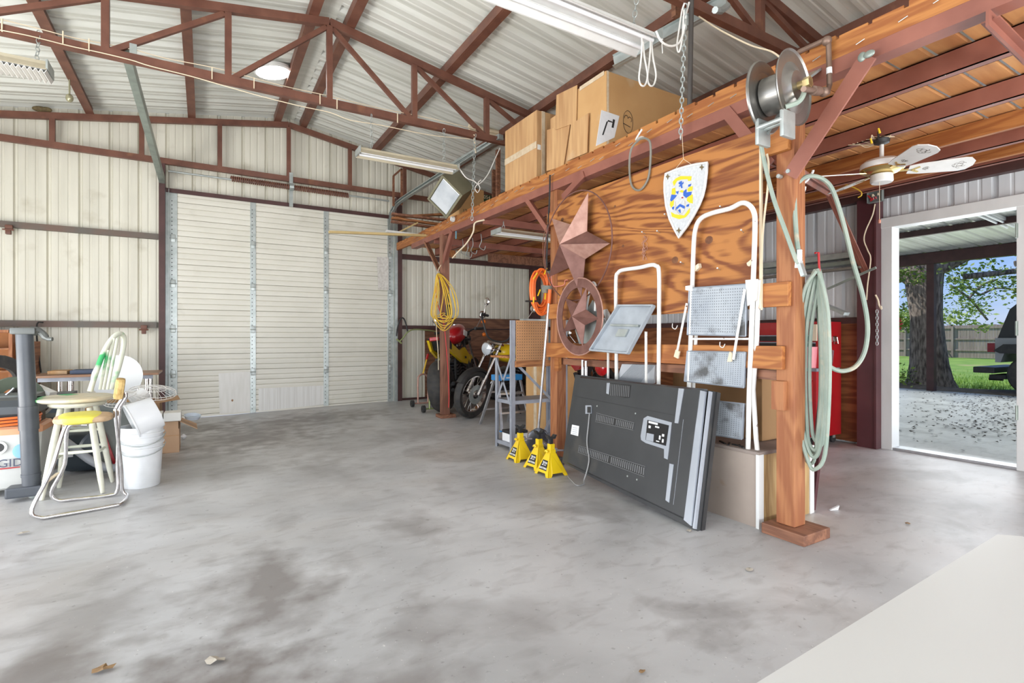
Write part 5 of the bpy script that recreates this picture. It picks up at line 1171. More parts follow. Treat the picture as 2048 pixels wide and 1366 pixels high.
    st = [(-.08, .75+tank_z*.5), (-.22, .70+tank_z*.5), (-.45, .73+tank_z*.5), (-.62, .82+tank_z), (-.70, .80+tank_z), (-.60, .72+tank_z*.5), (-.2, .64+tank_z*.5)]
    b = MB(); b.loft([[Vector((x, y, z)) for x, z in st] for y in (-.13, -.1, .1, .13)], smooth=False); fin(b, 'seat', M_black)
    if cruiser:
        rings = []
        for k in range(9):
            a = R(60+k*14); c = Vector((-.70+(rw+.03)*math.cos(a), 0, rw+(rw+.03)*math.sin(a))); rings.append([c+Vector((0, y, 0))-Vector((math.cos(a), 0, math.sin(a)))*d for y, d in ((-.1, .05), (-.07, 0), (0, -.015), (.07, 0), (.1, .05), (.07, .03), (0, .015), (-.07, .03))])
        fin(MB().loft(rings), 'rear_fender', M_black)
    for y in (-.14, .14):
        if cruiser: fin(MB().prism([(-.10, y, .50), (-.30, y, .48), (-.34, y, .64), (-.14, y, .66)], (0, .02 if y < 0 else -.02, 0)), 'side_cover', side_m)
        else:
            q = [(-.02, y*1.15, .80), (.16, y*1.2, .68), (.02, y*1.2, .56), (-.20, y*1.1, .60), (-.66, y*.9, .78), (-.78, y*.8, .92), (-.55, y*.9, .88), (-.25, y*1.05, .76)]
            sd = fin(MB().prism(q, (0, .03 if y < 0 else -.03, 0)), 'side_fairing', side_m)
            fin(MB().prism([(-.02, y*1.22, .64), (-.10, y*1.22, .645), (-.10, y*1.22, .675), (-.02, y*1.22, .67)], (0, .002, 0)), 'decal', M_black, sd)
    # bars
    top = 1.36 if cruiser else 1.12
    for y in (-1, 1):
        if cruiser: pts = [(hx-.02, 0, 1.03), (hx-.03, y*.10, 1.04), (hx-.04, y*.20, 1.10), (hx-.02, y*.30, top-.05), (hx-.08, y*.36, top), (hx-.26, y*.42, top-.02)]
        else: pts = [(hx, y*.10, 1.02), (hx-.02, y*.22, 1.06), (hx-.1, y*.36, 1.05)]
        hb = fin(MB().tube(rough_curve(pts, 5), .013, 8), 'handlebar', M_black)
        e = Vector(pts[-1]); d = (Vector(pts[-1])-Vector(pts[-2])).normalized()
        fin(MB().cyl(e-d*.12, e+d*.02, .019), 'grip', M_black, hb)
        fin(MB().bar(e-d*.15+Vector((.03, 0, .01)), e+Vector((.06, 0, .0)), .012, .008).box(e-d*.15, (.06, .04, .05), None, .01), 'lever', M_black, hb)
        mz = e+Vector((.05, 0, .18)); fin(MB().tube([e-d*.14, mz], .005, 6).ball(mz+Vector((0, 0, .02)), (.018, .055, .055)), 'mirror', M_chrome, hb)
        fin(MB().ball(e+Vector((.08, -.01*y, -.09)), (.035, .03, .03)), 'indicator', mat('amber_lens', (.85, .20, .02), .2), hb)
    hl = fin(MB().lathe([(0, -.10), (.06, -.09), (.09, -.03), (.095, .02), (.085, .03)], (hx+.14, 0, .93), (1, 0, -.1), 24), 'headlight', M_chrome if cruiser else M_black)
    fin(MB().lathe([(.085, .028), (.05, .045), (0, .05)], (hx+.14, 0, .93), (1, 0, -.1), 24), 'lens', M_lens, hl)
    fin(MB().box((-.86 if cruiser else -.80, 0, .72 if cruiser else .86+tank_z*.5), (.05, .12, .05), None, .012), 'tail_light', M_red)
    fin(MB().cyl((-.05, .12, .22), (.02, .30, .02), .012), 'kick_stand', M_black)
    return t
ctr_ = Vector((3.75, 6.50, fz(3.75, 6.5)))
bike('motorcycle', 'black cruiser motorcycle with a yellow tank and high handlebars, its spoked wheel facing the room', ctr_, math.atan2(-.36, -.93), R(9), M_yellow, M_black, 1.0, True)
# red / yellow sport bike behind the far post, seen from behind its left
bike('motorcycle', 'sport motorcycle with a red tank and yellow side panels behind the far wooden post', (3.46, 7.42, fz(3.4, 7.4)), math.atan2(.62, .55)+math.pi*0, R(6), M_red, M_yellow, 1.12, False, .14)
bike('motorcycle', 'dark motorcycle half hidden by the shelf and the middle post, nose to the right wall', (4.55, 5.75, fz(4.5, 5.7)), R(20), R(5), M_red, M_black, .95, False)
# cartons behind the middle post
for i, (x0, y0, x1, y1, h, lb) in enumerate(((3.25, 4.75, 3.7, 5.15, .78, 'tall carton standing on the floor between the shelf unit and the television'), (3.72, 4.3, 4.2, 4.7, .60, 'lower carton on the floor behind the television'))):
    cbx = thing('cardboard_box', lb, 'box', ((x0+x1)/2, (y0+y1)/2, 0)); MB().span((x0, y0, .001), (x1, y1, h), .006).build('carton', M_cardboard, cbx); MB().span((x0-.002, (y0+y1)/2-.03, 0.01), (x0, (y0+y1)/2+.03, h)).build('tape', M_tape, cbx)
fr_ = thing('motorcycle_fairing', 'glossy red plastic fairing with a round lamp, propped up behind the television', 'fairing', (3.45, 4.05, .0))
c_ = P(1203, 735, X=3.4)
MB().ball(c_, (.05, .085, .085), None, 14, 10).build('lamp', mat('red_lens', (.62, .01, .015), .15, coat=.6), fr_)
MB().prism([P(u, v, X=3.46) for u, v in ((1135, 722), (1165, 722), (1158, 738), (1150, 742))], (.03, 0, 0)).build('fairing_wing', M_red, fr_)
MB().bar(P(1150, 745, X=3.45), (3.5, 4.2, .0), .03, .03).bar(c_+Vector((.05, 0, 0)), (3.5, 4.0, 0.0), .03, .03).build('support_leg', M_black, fr_)
for i, u in enumerate((1165, 1172)): tag(MB().cyl(P(u, 735+i*2-15, X=2.75), Vector((P(u, 760, X=2.70).x, P(u, 760, X=2.70).y, .0)), .012).build('chrome_tube', M_chrome), ['left one of two chrome tubes sticking up behind the television corner', 'right one of two chrome tubes sticking up behind the television corner'][i], 'tube')
# ---- paddock stands
def paddock(label, u0, u1, vt, vb, Y_, m, grip):
    a = P(u0, vb, Y=Y_); b_ = P(u1, vb, Y=Y_); zt = P((u0+u1)/2, vt, Y=Y_).z; z0 = fz(a.x, Y_)+.055; w = b_.x-a.x
    t = thing('paddock_stand', label, 'stand', (a.x, Y_, fz(a.x, Y_)))
    pts = [(a.x, Y_, z0), (a.x, Y_, zt-.10), (a.x+.02, Y_, zt-.03), (a.x+w/2, Y_, zt), (b_.x-.02, Y_, zt-.03), (b_.x, Y_, zt-.10), (b_.x, Y_, z0)]
    MB().tube(rough_curve(pts, 4), .014, 8).build('hoop', m, t)
    MB().cyl((a.x-.10, Y_, z0-.005), (b_.x+.10, Y_, z0-.005), .012).build('axle', m, t)
    for x in (a.x-.09, b_.x+.09): MB().lathe([(.012, -.02), (.05, -.02), (.05, .02), (.012, .02)], (x, Y_, fz(a.x, Y_)+.052), (1, 0, 0), 18, closed=True).build('wheel', M_rubber, t)
    h0 = Vector((a.x+w/2, Y_, zt)); h1 = h0+Vector((.12, .10, .30)); MB().cyl(h0, h1, .012).build('handle', M_yellowcord if grip else m, t)
    if grip: MB().cyl(h1-(h1-h0)*.28, h1, .02).build('grip', M_red, t)
paddock('pinkish paddock stand with a red grip, left of the far wooden post', 836, 856, 748, 800, 7.55, M_rustpink, True)
paddock('greenish gold paddock stand close against the far wooden post', 859, 884, 752, 812, 6.95, mat('gold_zinc', (.35, .42, .18), .35, .6), False)
# ---- locking bar on the back wall
q = [P(u, v, Y=8.2) for u, v in ((793, 672), (795, 655), (800, 640), (806, 636), (811, 645), (816, 665))]
hk = thing('cable_lock', 'black looped steel cable hanging low on the far wall beside the door', 'lock', q[2]); MB().tube(rough_curve(q, 4), .012, 8).build('loop', M_black, hk)
MB().tube(rough_curve([P(u, v, Y=8.15) for u, v in ((798, 684), (806, 676), (816, 664), (828, 659), (850, 660), (872, 663))], 4), .011, 8).bar(P(793, 678, Y=8.15), P(803, 687, Y=8.15), .03, .02).build('bar', mat('gold_zinc', (.35, .42, .18)), hk)
# ---- yellow cord on the far post
random.seed(11); pts = []; c_ = P(878, 550, X=2.70)
for i in range(11):
    ul = 861+random.uniform(-1, 20); ur = 915-random.uniform(-1, 20); vb = 663-random.uniform(0, 40); x = 2.70-.006*i
    pts += [P(877+random.uniform(-2, 2), 547, X=x), P(ul+6, 585, X=x), P(ul, 630, X=x), P((ul+ur)/2, vb, X=x), P(ur, 630, X=x), P(ur-8, 580, X=x)]
cord('extension_cable', 'coil of yellow extension cord hanging on the far wooden post', pts, .0055, M_yellowcord, 'cord', 5, 6)
cord('air_line', 'red cord hanging inside the yellow coil and down the far post to the floor', [P(u, v, X=x) for u, v, x in ((880, 550, 2.71), (872, 580, 2.70), (876, 610, 2.70), (886, 640, 2.70), (890, 665, 2.72), (893, 700, 2.73), (896, 740, 2.73), (898, 790, 2.73), (897, 815, 2.735))], .006, M_redcord)
cord('power_cable', 'pale cord running down the left side of the far post', [P(u, v, X=2.725) for u, v in ((882, 530), (876, 545), (874, 600), (873, 660), (876, 700), (877, 740))], .006, M_cream)
p = P(896, 620, X=2.68); tag(MB().box(p, (.05, .07, .14), None, .015).cyl(p+Vector((0, 0, .05)), p+Vector((0, 0, .22)), .01).build('trigger_nozzle', M_black), 'black spray nozzle hanging within the yellow cord coil', 'nozzle')
for k, (u, v) in enumerate(((925, 500), (935, 505), (945, 498), (962, 490))):
    q = [P(u, v-22, X=3.0), P(u+1, v-8, X=3.0), P(u-3, v+4, X=3.0), P(u+6, v+10, X=3.0), P(u+9, v+2, X=3.0)]
    cord('wire_hanger', ['leftmost bent wire hanging under the loft behind the far post', 'second bent wire from the left hanging under the loft', 'third bent wire from the left hanging under the loft', 'rightmost bent wire hanging under the loft, before the twin tube light'][k], q, .005, M_galv, 'hanger', 4)
tag(MB().box(P(902, 508, X=2.95), (.10, .10, .09), None, .004).build('wooden_block', M_timber), 'small wooden block under the loft at the top of the far post', 'block')
# ---- orange hose
pts = []; random.seed(4); oc = P(1076, 583, Y=4.05)
for i in range(9):
    rx = .085+random.uniform(-.02, .022); rz_ = .165+random.uniform(-.03, .03); dy = -.008*i
    for k in range(8):
        a = 2*math.pi*k/8+.3; pts.append(oc+Vector((math.sin(a)*rx, dy, math.cos(a)*rz_+(.02 if math.cos(a) > 0 else -.02*(i % 3)))))
cord('coiled_hose', 'bright orange air hose coiled and hung on the middle post', pts, .0095, M_orange, 'hose', 4, 7)
for i, (dx, dz, an) in enumerate(((-.10, .10, .7), (-.10, -.12, -.5), (.02, .15, .2), (.03, -.08, -.6), (-.05, -.05, .1))):
    tag(MB().bar(oc+Vector((dx-.012, -.09, dz)), oc+Vector((dx+.012+.03*an, -.09, dz+.06)), .014, .006).build('tape_strip', M_yellow), 'yellow tape strip tied round the orange hose coil', 'tape', 'yellow ties on the orange hose')
tag(MB().span(oc+Vector((-.02, -.10, -.02)), oc+Vector((.09, -.085, .05))).build('steel_plate', M_galvgreen), 'dark grey steel plate clamping the orange hose coil', 'plate')
tag(MB().cyl(oc+Vector((-.17, -.05, -.10)), oc+Vector((-.02, -.07, -.095)), .008).build('steel_peg', M_black), 'black peg sticking out left of the orange hose coil', 'peg')
# ---- shelf unit
SX0, SX1, SY0, SY1 = 2.535, 3.20, 4.27, 4.60
SU = thing('shelf_unit', 'grey angle iron shelf unit with a pegboard end, beside the middle post', 'shelf', ((SX0+SX1)/2, (SY0+SY1)/2, 0))
for x, y, z in ((SX0, SY0, 1.27), (SX0, SY1, .92), (SX1, SY0, 1.27), (SX1, SY1, .92)):
    sx_ = 1 if x == SX0 else -1; sy_ = 1 if y == SY0 else -1
    MB().span((x, y, 0), (x+.04*sx_, y+.003*sy_, z)).span((x, y, 0), (x+.003*sx_, y+.04*sy_, z)).build('angle_post', M_greyshelf, SU)
for z, m in ((.075, M_greyshelf), (.49, M_greyshelf)):
    MB().span((SX0+.005, SY0+.005, z), (SX1-.005, SY1-.005, z+.004)).span((SX0+.005, SY0+.003, z-.03), (SX1-.005, SY0+.006, z)).span((SX0+.003, SY0+.005, z-.03), (SX0+.006, SY1-.005, z)).build('shelf_board', m, SU)
MB().span((SX0-.02, SY0+.05, .905), (SX1, SY1+.06, .925)).build('wooden_top', M_timber_x, SU)
pg = MB().span((SX0+.045, SY0-.008, .88), (SX0+.42, SY0-.003, 1.27)).build('pegboard', mat('pegboard_tan', (.52, .27, .12), .6, 0, (.47, .24, .105), 8), SU)
mb = MB()
for i in range(14):
    for j in range(14): mb.cyl((SX0+.062+i*.0262, SY0-.0085, .90+j*.0268), (SX0+.062+i*.0262, SY0-.0079, .90+j*.0268), .0045, n=6)
mb.build('peg_holes', M_black, pg)
MB().span((SX0+.03, SY0-.03, .82), (SX0+.43, SY0-.004, .88), .003).build('front_board', M_timber_x, SU)
MB().span((SX0+.12, SY0-.02, 1.27), (SX0+.38, SY0+.05, 1.285)).build('metal_cap', M_galv, SU)
for a_, b_ in (((SX0-.003, SY0+.02, .45), (SX0-.003, SY1-.02, .90)), ((SX0-.003, SY1-.02, .45), (SX0-.003, SY0+.02, .90)), ((SX0+.04, SY0-.004, .86), (SX1-.2, SY0-.004, .48)), ((SX0+.3, SY0-.004, .06), (SX1-.1, SY0-.004, .46))):
    MB().bar(a_, b_, .004, .026).build('cross_brace', M_greyshelf, SU)
bt = thing('car_battery', 'white and black car battery on the bottom shelf of the grey unit', 'battery', (2.66, 4.42, .08))
MB().span((2.56, 4.34, .08), (2.76, 4.50, .16), .006).build('case', M_paper, bt); MB().span((2.558, 4.338, .16), (2.762, 4.502, .19), .006).build('lid', M_black, bt)
MB().cyl((2.60, 4.339, .12), (2.60, 4.337, .12), .016, n=12).build('emblem', M_red, bt)
# ---- blue topped step stool
S3 = thing('step_stool', 'small aluminium step ladder with a bright blue top behind the grey shelf unit', 'step stool', (3.18, 5.62, 0))
x0, x1, y0, y1 = 2.99, 3.33, 5.35, 5.47; bz = .66
MB().span((x0, y0, bz-.07), (x1, y1+.06, bz), .01).build('top_cap', M_blue, S3)
for k_ in range(2): MB().span((x0+.11+.075*k_, y0-.0015, bz-.042), (x0+.16+.075*k_, y0-.0002, bz-.030)).build('print', M_white, S3)
for sx_, xx in ((-1, x0+.02), (1, x1-.02)):
    MB().bar((xx, y0+.03, bz-.05), (xx+.05*sx_, y0-.14, 0.01), .03, .018).build('front_rail', M_alu, S3)
    MB().bar((xx, y1, bz-.05), (xx+.05*sx_, y1+.30, 0.01), .03, .018).build('rear_rail', M_alu, S3)
    MB().box((xx+.05*sx_, y0-.14, .015), (.045, .045, .03), None, .004).build('foot', M_blue, S3)
for z in (.22, .44):
    e = (bz-z)/bz; MB().box((3.16, y0+.03-.17*e+.02, z), (.30+.10*e, .08, .025), None, .004).build('tread', M_alu, S3); MB().bar((3.02-.05*e, y1+.30*e, z), (3.30+.05*e, y1+.30*e, z), .02, .02).build('rear_brace', M_alu, S3)
# ---- grain shovel
sv = thing('scoop_shovel', 'long handled scoop shovel with an orange grip, leaning on the middle post', 'shovel', (2.72, 4.14, 0))
s0_ = P(1076, 868, Y=4.12); s1_ = P(1098, 585, Y=3.93); s1_.x = 2.74
hd = (s1_-s0_).normalized()
MB().cyl(s0_, s1_-hd*.1, .013, n=12).build('handle', M_alu, sv)
MB().cyl(s1_-hd*.1, s1_+hd*.03, .017, n=12).build('grip', M_orange, sv)
rings = []
for z, w, b_ in ((-.16, .105, .01), (-.12, .115, .02), (-.06, .118, .028), (0, .11, .03), (.035, .08, .025), (.06, .02, .015)):
    c = s0_+hd*(z+.0); c.z = max(c.z, .012); rings.append([c+Vector((w*math.sin(a)*.83, -b_*math.cos(a)*1.0+.0, 0))+Vector((0, -w*.3*math.sin(a), 0)) for a in [R(-80+20*k) for k in range(9)]]+[c+Vector((w*math.sin(a)*.80, -b_*math.cos(a)+.006, 0))+Vector((0, -w*.3*math.sin(a), 0)) for a in [R(80-20*k) for k in range(9)]])
MB().loft(rings).build('blade', mat('dark_scoop_steel', (.16, .17, .20), .35, .6, (.10, .11, .13), 14), sv)
# ---- jack stands
def jack(label, x, y, rz=0, rot=0):
    t = thing('jack_stand', label, 'jack stand', (x, y, 0), rz, 'yellow jack stands by the television')
    b = MB(); hb, ht, zb, zt_ = .098, .028, .0, .175
    # four feet with arched sides
    def side(k):
        a = R(90*k); m = Matrix.Rotation(a, 4, 'Z')
        pr = [(-hb, -hb, 0), (-hb+.035, -hb, 0), (-hb+.05, -hb+.006, .025), (hb-.05, -hb+.006, .025), (hb-.035, -hb, 0), (hb, -hb, 0), (ht, -ht, zt_), (-ht, -ht, zt_)]
        return MB().prism(pr, (0, .004, 0)).xf(m)
    for k in range(4):
        s = side(k); b.bm.from_mesh(_tmp(s))
    b.build('base', M_yellow, t, local=True)
    MB().span((-ht, -ht, .17), (ht, ht, .20), .004).span((-.022, -.022, .19), (.022, .022, .245), .003).build('neck', M_yellow, t, local=True)
    MB().tube([(-.045, -.02, .185), (-.05, .0, .195), (-.045, .02, .185), (.03, .035, .18)], .009, 8).build('collar', M_yellow, t, local=True)
    MB().box((0, 0, .265), (.026, .022, .06)).build('ratchet_post', M_black, t, local=True)
    MB().prism([(-.045, -.02, .315), (-.03, -.02, .285), (.03, -.02, .285), (.045, -.02, .315), (.032, -.02, .318), (.018, -.02, .300), (-.018, -.02, .300), (-.032, -.02, .318)], (0, .04, 0)).build('saddle', M_black, t, local=True)
    MB().box((.035, -.01, .195), (.025, .03, .03), None, .004).cyl((.04, -.015, .19), (.105, -.03, .185), .008).build('lever', mat('zinc_lever', (.40, .38, .42), .35, .6), t, local=True)
    # label on the sloping side that faces -X
    dn = Vector((-(zt_), 0, -(hb-ht))).normalized(); nrm_ = Vector((-zt_, 0, (hb-ht))).normalized(); c = Vector((-.0695, 0, .0755))
    up = Vector((hb-ht, 0, zt_)).normalized(); yy = Vector((0, -1, 0))
    f = lambda a, s: c+yy*a+up*s+nrm_*.001
    lb = MB().prism([f(-.052, -.035), f(.052, -.035), f(.034, .045), f(-.034, .045)], nrm_*.001).build('label_plate', M_black, t, local=True)
    return t, c, nrm_, yy, lb
def _tmp(s):
    me = bpy.data.meshes.new('t'); bmesh.ops.recalc_face_normals(s.bm, faces=s.bm.faces); s.bm.to_mesh(me); return me
def localtext(txt, size, m, par, mtx, dy, off=0):
    cu = bpy.data.curves.new('t', 'FONT'); cu.body = txt; cu.size = size; cu.extrude = .0006; cu.align_x = 'CENTER'; cu.align_y = 'CENTER'; cu.offset = off
    o = bpy.data.objects.new('t', cu); COL.objects.link(o); me = bpy.data.meshes.new_from_object(o.evaluated_get(bpy.context.evaluated_depsgraph_get())); bpy.data.objects.remove(o)
    b = MB(); b.bm.from_mesh(me); b.xf(mtx @ Matrix.Translation((dy[0], dy[1], 0))); return b.build('lettering', m, par, local=True)
t0, c0, n0_, y0_, lb0 = jack('yellow jack stand nearest the television, in front of the other two', 2.415, 3.445)
mtx = frame(c0+n0_*.0022, y0_, n0_)
localtext('3', .046, M_white, lb0, mtx, (-.017, .016), .0012); localtext('TON', .020, M_white, lb0, mtx, (.014, .024), .0008); localtext('JACK', .012, M_white, lb0, mtx, (.014, .006), .0003); localtext('DAYTONA', .020, M_white, lb0, mtx, (0, -.020), .0008)
for (x, y, rz_, lb_) in ((2.445, 3.665, .05, 'yellow jack stand in the middle of the three, partly behind the nearest'), (2.455, 3.985, -.04, 'yellow jack stand farthest from the television, beside the grey shelf unit')):
    c = copy_tree(t0); c.location = (x, y, 0); c.rotation_euler = (0, 0, rz_); c['label'] = lb_
tag(MB().box((2.58, 3.75, .10), (.10, .16, .05), Euler((0, .2, .3)), .01).box((2.60, 3.72, .035), (.16, .20, .07), None, .01).cyl((2.55, 3.66, .15), (2.62, 3.86, .16), .02).build('floor_jack', mat('oily_steel', (.17, .16, .17), .4, .5, (.09, .09, .09), 14)), 'dark greasy hydraulic jack behind the yellow jack stands', 'jack')

# ================================================================== LEFT PILE
# ---- wet and dry vacuum
V = thing('shop_vacuum', 'grey white workshop vacuum with an orange band and black lid, at the left edge', 'vacuum cleaner', (-1.3, 5.05, 0))
M_vac = mat('vac_grey_plastic', (.60, .61, .59), .45, 0, (.54, .55, .53), 4)
vy = 4.86; 
def vring(z, g): return [(-1.62-g, vy-g, z), (-1.06+g*.3, vy-g, z), (-1.01+g, vy+.06, z), (-1.01+g, vy+.36, z), (-1.06, vy+.42+g, z), (-1.62-g, vy+.42+g, z)]
MB().loft([[Vector(p) for p in vring(z, g)] for z, g in ((.045, -.03), (.06, -.01), (.41, .01), (.43, .012))], smooth=False).build('tank', M_vac, V)
MB().loft([[Vector(p) for p in vring(z, g)] for z, g in ((.43, .014), (.47, .016), (.485, .0))], smooth=False).build('band', mat('faded_orange', (.72, .36, .20), .5), V)
MB().loft([[Vector(p) for p in vring(z, g)] for z, g in ((.57, -.01), (.62, -.015), (.66, -.08))], smooth=False).build('lid', mat('dark_lid', (.07, .08, .09), .5), V)
MB().loft([[Vector(p) for p in vring(z, g)] for z, g in ((.485, -.03), (.57, -.03))], smooth=False).build('motor_body', M_black, V)
pv = lambda u, v, h=0: P(u, v, Y=vy-.008-h)
MB().lathe([(.03, 0), (.045, 0), (.045, .012), (.03, .012)], pv(-2, 895), (0, -1, 0), closed=True).build('port', M_vac, V)
MB().lathe([(0, .006), (.03, .006), (.03, 0)], pv(-2, 895), (0, -1, 0)).build('port_plug', M_black, V)
mtx = frame(pv(-4, 929, .004), (1, 0, 0), (0, -1, 0))
b = letters('RIDGID', .078, mat('dark_blue_print', (.07, .08, .13), .5), 'lettering', V, mtx, .0006)
MB().prism([pv(-50, 942, .004), pv(40, 933, .004), pv(40, 935, .004), pv(-50, 945, .004)], (0, .002, 0)).build('underline', M_red, V)
MB().ball(pv(42, 902), (.045, .003, .05), None, 16, 8).build('paint_spot', mat('sky_blue_spray', (.25, .50, .75), .6), V)
MB().lathe([(.02, -.02), (.035, -.02), (.035, .02), (.02, .02)], (-1.10, vy+.02, .036), (1, 0, .0), 14, closed=True).build('caster_wheel', M_rubber, V)
MB().lathe([(.02, -.02), (.035, -.02), (.035, .02), (.02, .02)], (-1.10, vy+.36, .036), (1, 0, .0), 14, closed=True).build('caster_wheel', M_rubber, V)
MB().lathe([(.02, -.02), (.035, -.02), (.035, .02), (.02, .02)], (-1.55, vy+.2, .036), (1, 0, .0), 14, closed=True).build('caster_wheel', M_rubber, V)
for i in range(3): cord('power_cable', ['orange cord wound round the vacuum, lowest turn', 'orange cord wound round the vacuum, middle turn', 'orange cord wound round the vacuum, top turn with its loose end'][i], [(-1.75, vy-.02, .50+.022*i), (-1.4, vy-.035, .495+.022*i), (-1.1, vy-.03, .505+.022*i), (-1.02, vy+.05, .51+.02*i), (-1.04, vy+.2, .51+.02*i)]+([(-1.1, vy+.1, .6), (-1.3, vy-.02, .575)] if i == 2 else []), .009, M_orange)
# ---- black tube
BT = thing('black_tube', 'thick black plastic tube with a cast fitting on top, before the workshop vacuum', 'tube', (-1.06, 4.70, 0))
a_ = P(64, 985, Y=4.72); b_ = P(49, 668, Y=4.70); M_bt = mat('black_tube_plastic', (.075, .085, .10), .38, 0, (.055, .062, .075), 6)
MB().cyl(a_, b_, .050, .046, 24).build('tube', M_bt, BT)
mc = a_+(b_-a_)*.40; dd = (b_-a_).normalized()
MB().cyl(mc, mc+dd*.16, .054, n=24).cyl(mc-dd*.32, mc-dd*.30, .053, n=24).build('sleeve', M_bt, BT)
MB().box(a_+Vector((-.03, 0, .02)), (.19, .13, .07), None, .012).build('foot_bracket', M_bt, BT)
MB().ball((a_.x+.01, a_.y, .022), (.03, .022, .022)).build('caster', M_galv, BT)
MB().box(b_+Vector((-.0, 0, .02)), (.13, .11, .045), None, .012).tube(rough_curve([b_+Vector((.03, 0, .02)), b_+Vector((.08, -.0, .015)), b_+Vector((.12, -.02, -.03)), b_+Vector((.15, -.03, -.035))], 4), [.03]*4+[.022]*4+[.014]*5, 8).build('cast_fitting', mat('cast_grey', (.15, .16, .155), .5, .4), BT)
# ---- wooden bar stool
BSx, BSy = -.78, 4.80
M_sp = mat('cream_paint_green_spray', (.74, .76, .64), .55, 0, (.66, .68, .56), 6, 0, c3=(.05, .42, .14), c3lo=.53, c3hi=.66, c3s=6)
M_sw = mat('bare_cream_paint', (.72, .72, .62), .55, 0, (.60, .59, .48), 9)
ST = thing('bar_stool', 'tall wooden bar stool, cream paint sprayed with green, its bow back broken', 'stool', (BSx, BSy, 0))
zs_ = .605
feet = {'a': (-.945, 4.64), 'b': (-.915, 4.97), 'c': (-.615, 4.63), 'd': (-.60, 4.96)}
tops = {'a': (-.86, 4.72), 'b': (-.85, 4.88), 'c': (-.70, 4.71), 'd': (-.69, 4.88)}
at = lambda k, z: Vector((feet[k][0]+(tops[k][0]-feet[k][0])*z/zs_, feet[k][1]+(tops[k][1]-feet[k][1])*z/zs_, z))
for k in feet: MB().tube([at(k, .002), at(k, .1), at(k, .35), at(k, .6), at(k, zs_)], [.013, .018, .021, .019, .017], 12).build('leg', M_sw, ST)
for k1, k2, z in (('a', 'c', .30), ('a', 'b', .25), ('c', 'd', .28), ('b', 'd', .30), ('a', 'c', .52), ('b', 'd', .42)):
    p0, p1 = at(k1, z), at(k2, z); MB().tube([p0, (p0+p1)/2, p1], [.008, .012, .008], 10).build('stretcher', M_sp, ST)
MB().lathe([(0, 0), (.15, 0), (.165, .012), (.16, .028), (0, .028)], (BSx, BSy, zs_+.008), n=32).build('swivel_plate', M_sw, ST)
MB().lathe([(0, 0), (.20, 0), (.225, .012), (.228, .028), (.20, .038), (.10, .032), (0, .03)], (BSx-.01, BSy, .648), n=40).build('seat', mat('cream_seat_sprayed', (.70, .68, .56), .55, 0, (.70, .60, .42), 5, 0, c3=(.05, .42, .14), c3lo=.54, c3hi=.62, c3s=6), ST)
bw = rough_curve([P(180, 783, Y=4.70), P(192, 745, Y=4.72), P(206, 708, Y=4.75), P(222, 680, Y=4.80), P(238, 667, Y=4.85), P(248, 675, Y=4.90), P(246, 700, Y=4.92), P(236, 740, Y=4.93), P(222, 778, Y=4.94)], 5)
MB().tube(bw, .017, 10).build('bow_back', M_sp, ST)
for (u0, v0, u1, v1, y) in ((207, 779, 228, 676, 4.80), (215, 779, 236, 672, 4.86), (200, 779, 216, 700, 4.76)): MB().cyl(P(u0, v0, Y=y), P(u1, v1, Y=y), .010).build('spindle', M_sp, ST)
# ---- chrome chair
CC = thing('tubular_chair', 'small chrome tube chair with a torn yellow seat and bare foam back', 'chair', (-.65, 4.33, 0))
z0_ = .0135; A1 = Vector((-.831, 4.138, z0_)); A2 = Vector((-.462, 4.20, z0_)); A3 = Vector((-.818, 4.51, z0_)); A4 = Vector((-.517, 4.50, z0_))
fl_ = P(72, 1015, Y=4.15)
S1 = P(131, 852, Y=4.30); S2_ = P(136, 856, Y=4.47)
MB().tube(rough_curve([S1+Vector((.12, 0, .012)), S1+Vector((.05, 0, .01)), S1, S1+(A1-S1)*.5+Vector((-.02, 0, 0)), A1+Vector((-.055, 0, .06)), A1+Vector((-.02, 0, .005)), A1+Vector((.06, .01, 0)), A2+Vector((-.06, 0, 0)), A2+Vector((0, .04, .002)), A4+Vector((.06, -.06, .002)), A4+Vector((.03, -.03, .03)), A4+Vector((.025, -.05, .2)), P(231, 832, Y=4.40), P(233, 815, Y=4.40), P(244, 797, Y=4.40), P(245, 785, Y=4.40)], 5), .0115, 10).build('front_frame', M_chrome, CC)
MB().tube(rough_curve([S2_+Vector((.1, 0, .012)), S2_, S2_+(A3-S2_)*.5, A3+Vector((-.05, 0, .07)), A3+Vector((-.02, 0, .008)), A3+Vector((.06, 0, 0)), A4+Vector((-.05, 0, 0)), A4+Vector((-.0, 0, .03)), A4+Vector((.0, -.0, .2)), P(238, 832, Y=4.47), P(240, 815, Y=4.47), P(251, 797, Y=4.46), P(251, 785, Y=4.46)], 5), .0115, 10).build('rear_frame', M_chrome, CC)
MB().bar(P(92, 965, Y=4.2), P(116, 946, Y=4.46), .02, .006).build('cross_strap', M_cream, CC)
sc_ = (P(110, 842, Y=4.36)+P(223, 836, Y=4.40))/2
MB().ball(sc_+Vector((0, 0, .01)), (.155, .15, .028), Euler((0, .0, .1)), 24, 10, .6).build('seat_foam', mat('torn_foam', (.62, .45, .28), .9, 0, (.50, .34, .20), 18, .5), CC)
MB().ball(sc_+Vector((-.015, 0, .013)), (.118, .158, .034), Euler((0, .0, .1)), 24, 10, .6).build('seat_cover', mat('yellow_vinyl', (.86, .80, .12), .45, 0, (.78, .70, .09), 9), CC)
bc_ = P(239, 777, Y=4.43); MB().box(bc_, (.055, .17, .14), Euler((0, .12, .1)), .018).build('back_foam', mat('old_yellow_foam', (.66, .47, .20), .95, 0, (.42, .27, .09), 26, .8), CC)
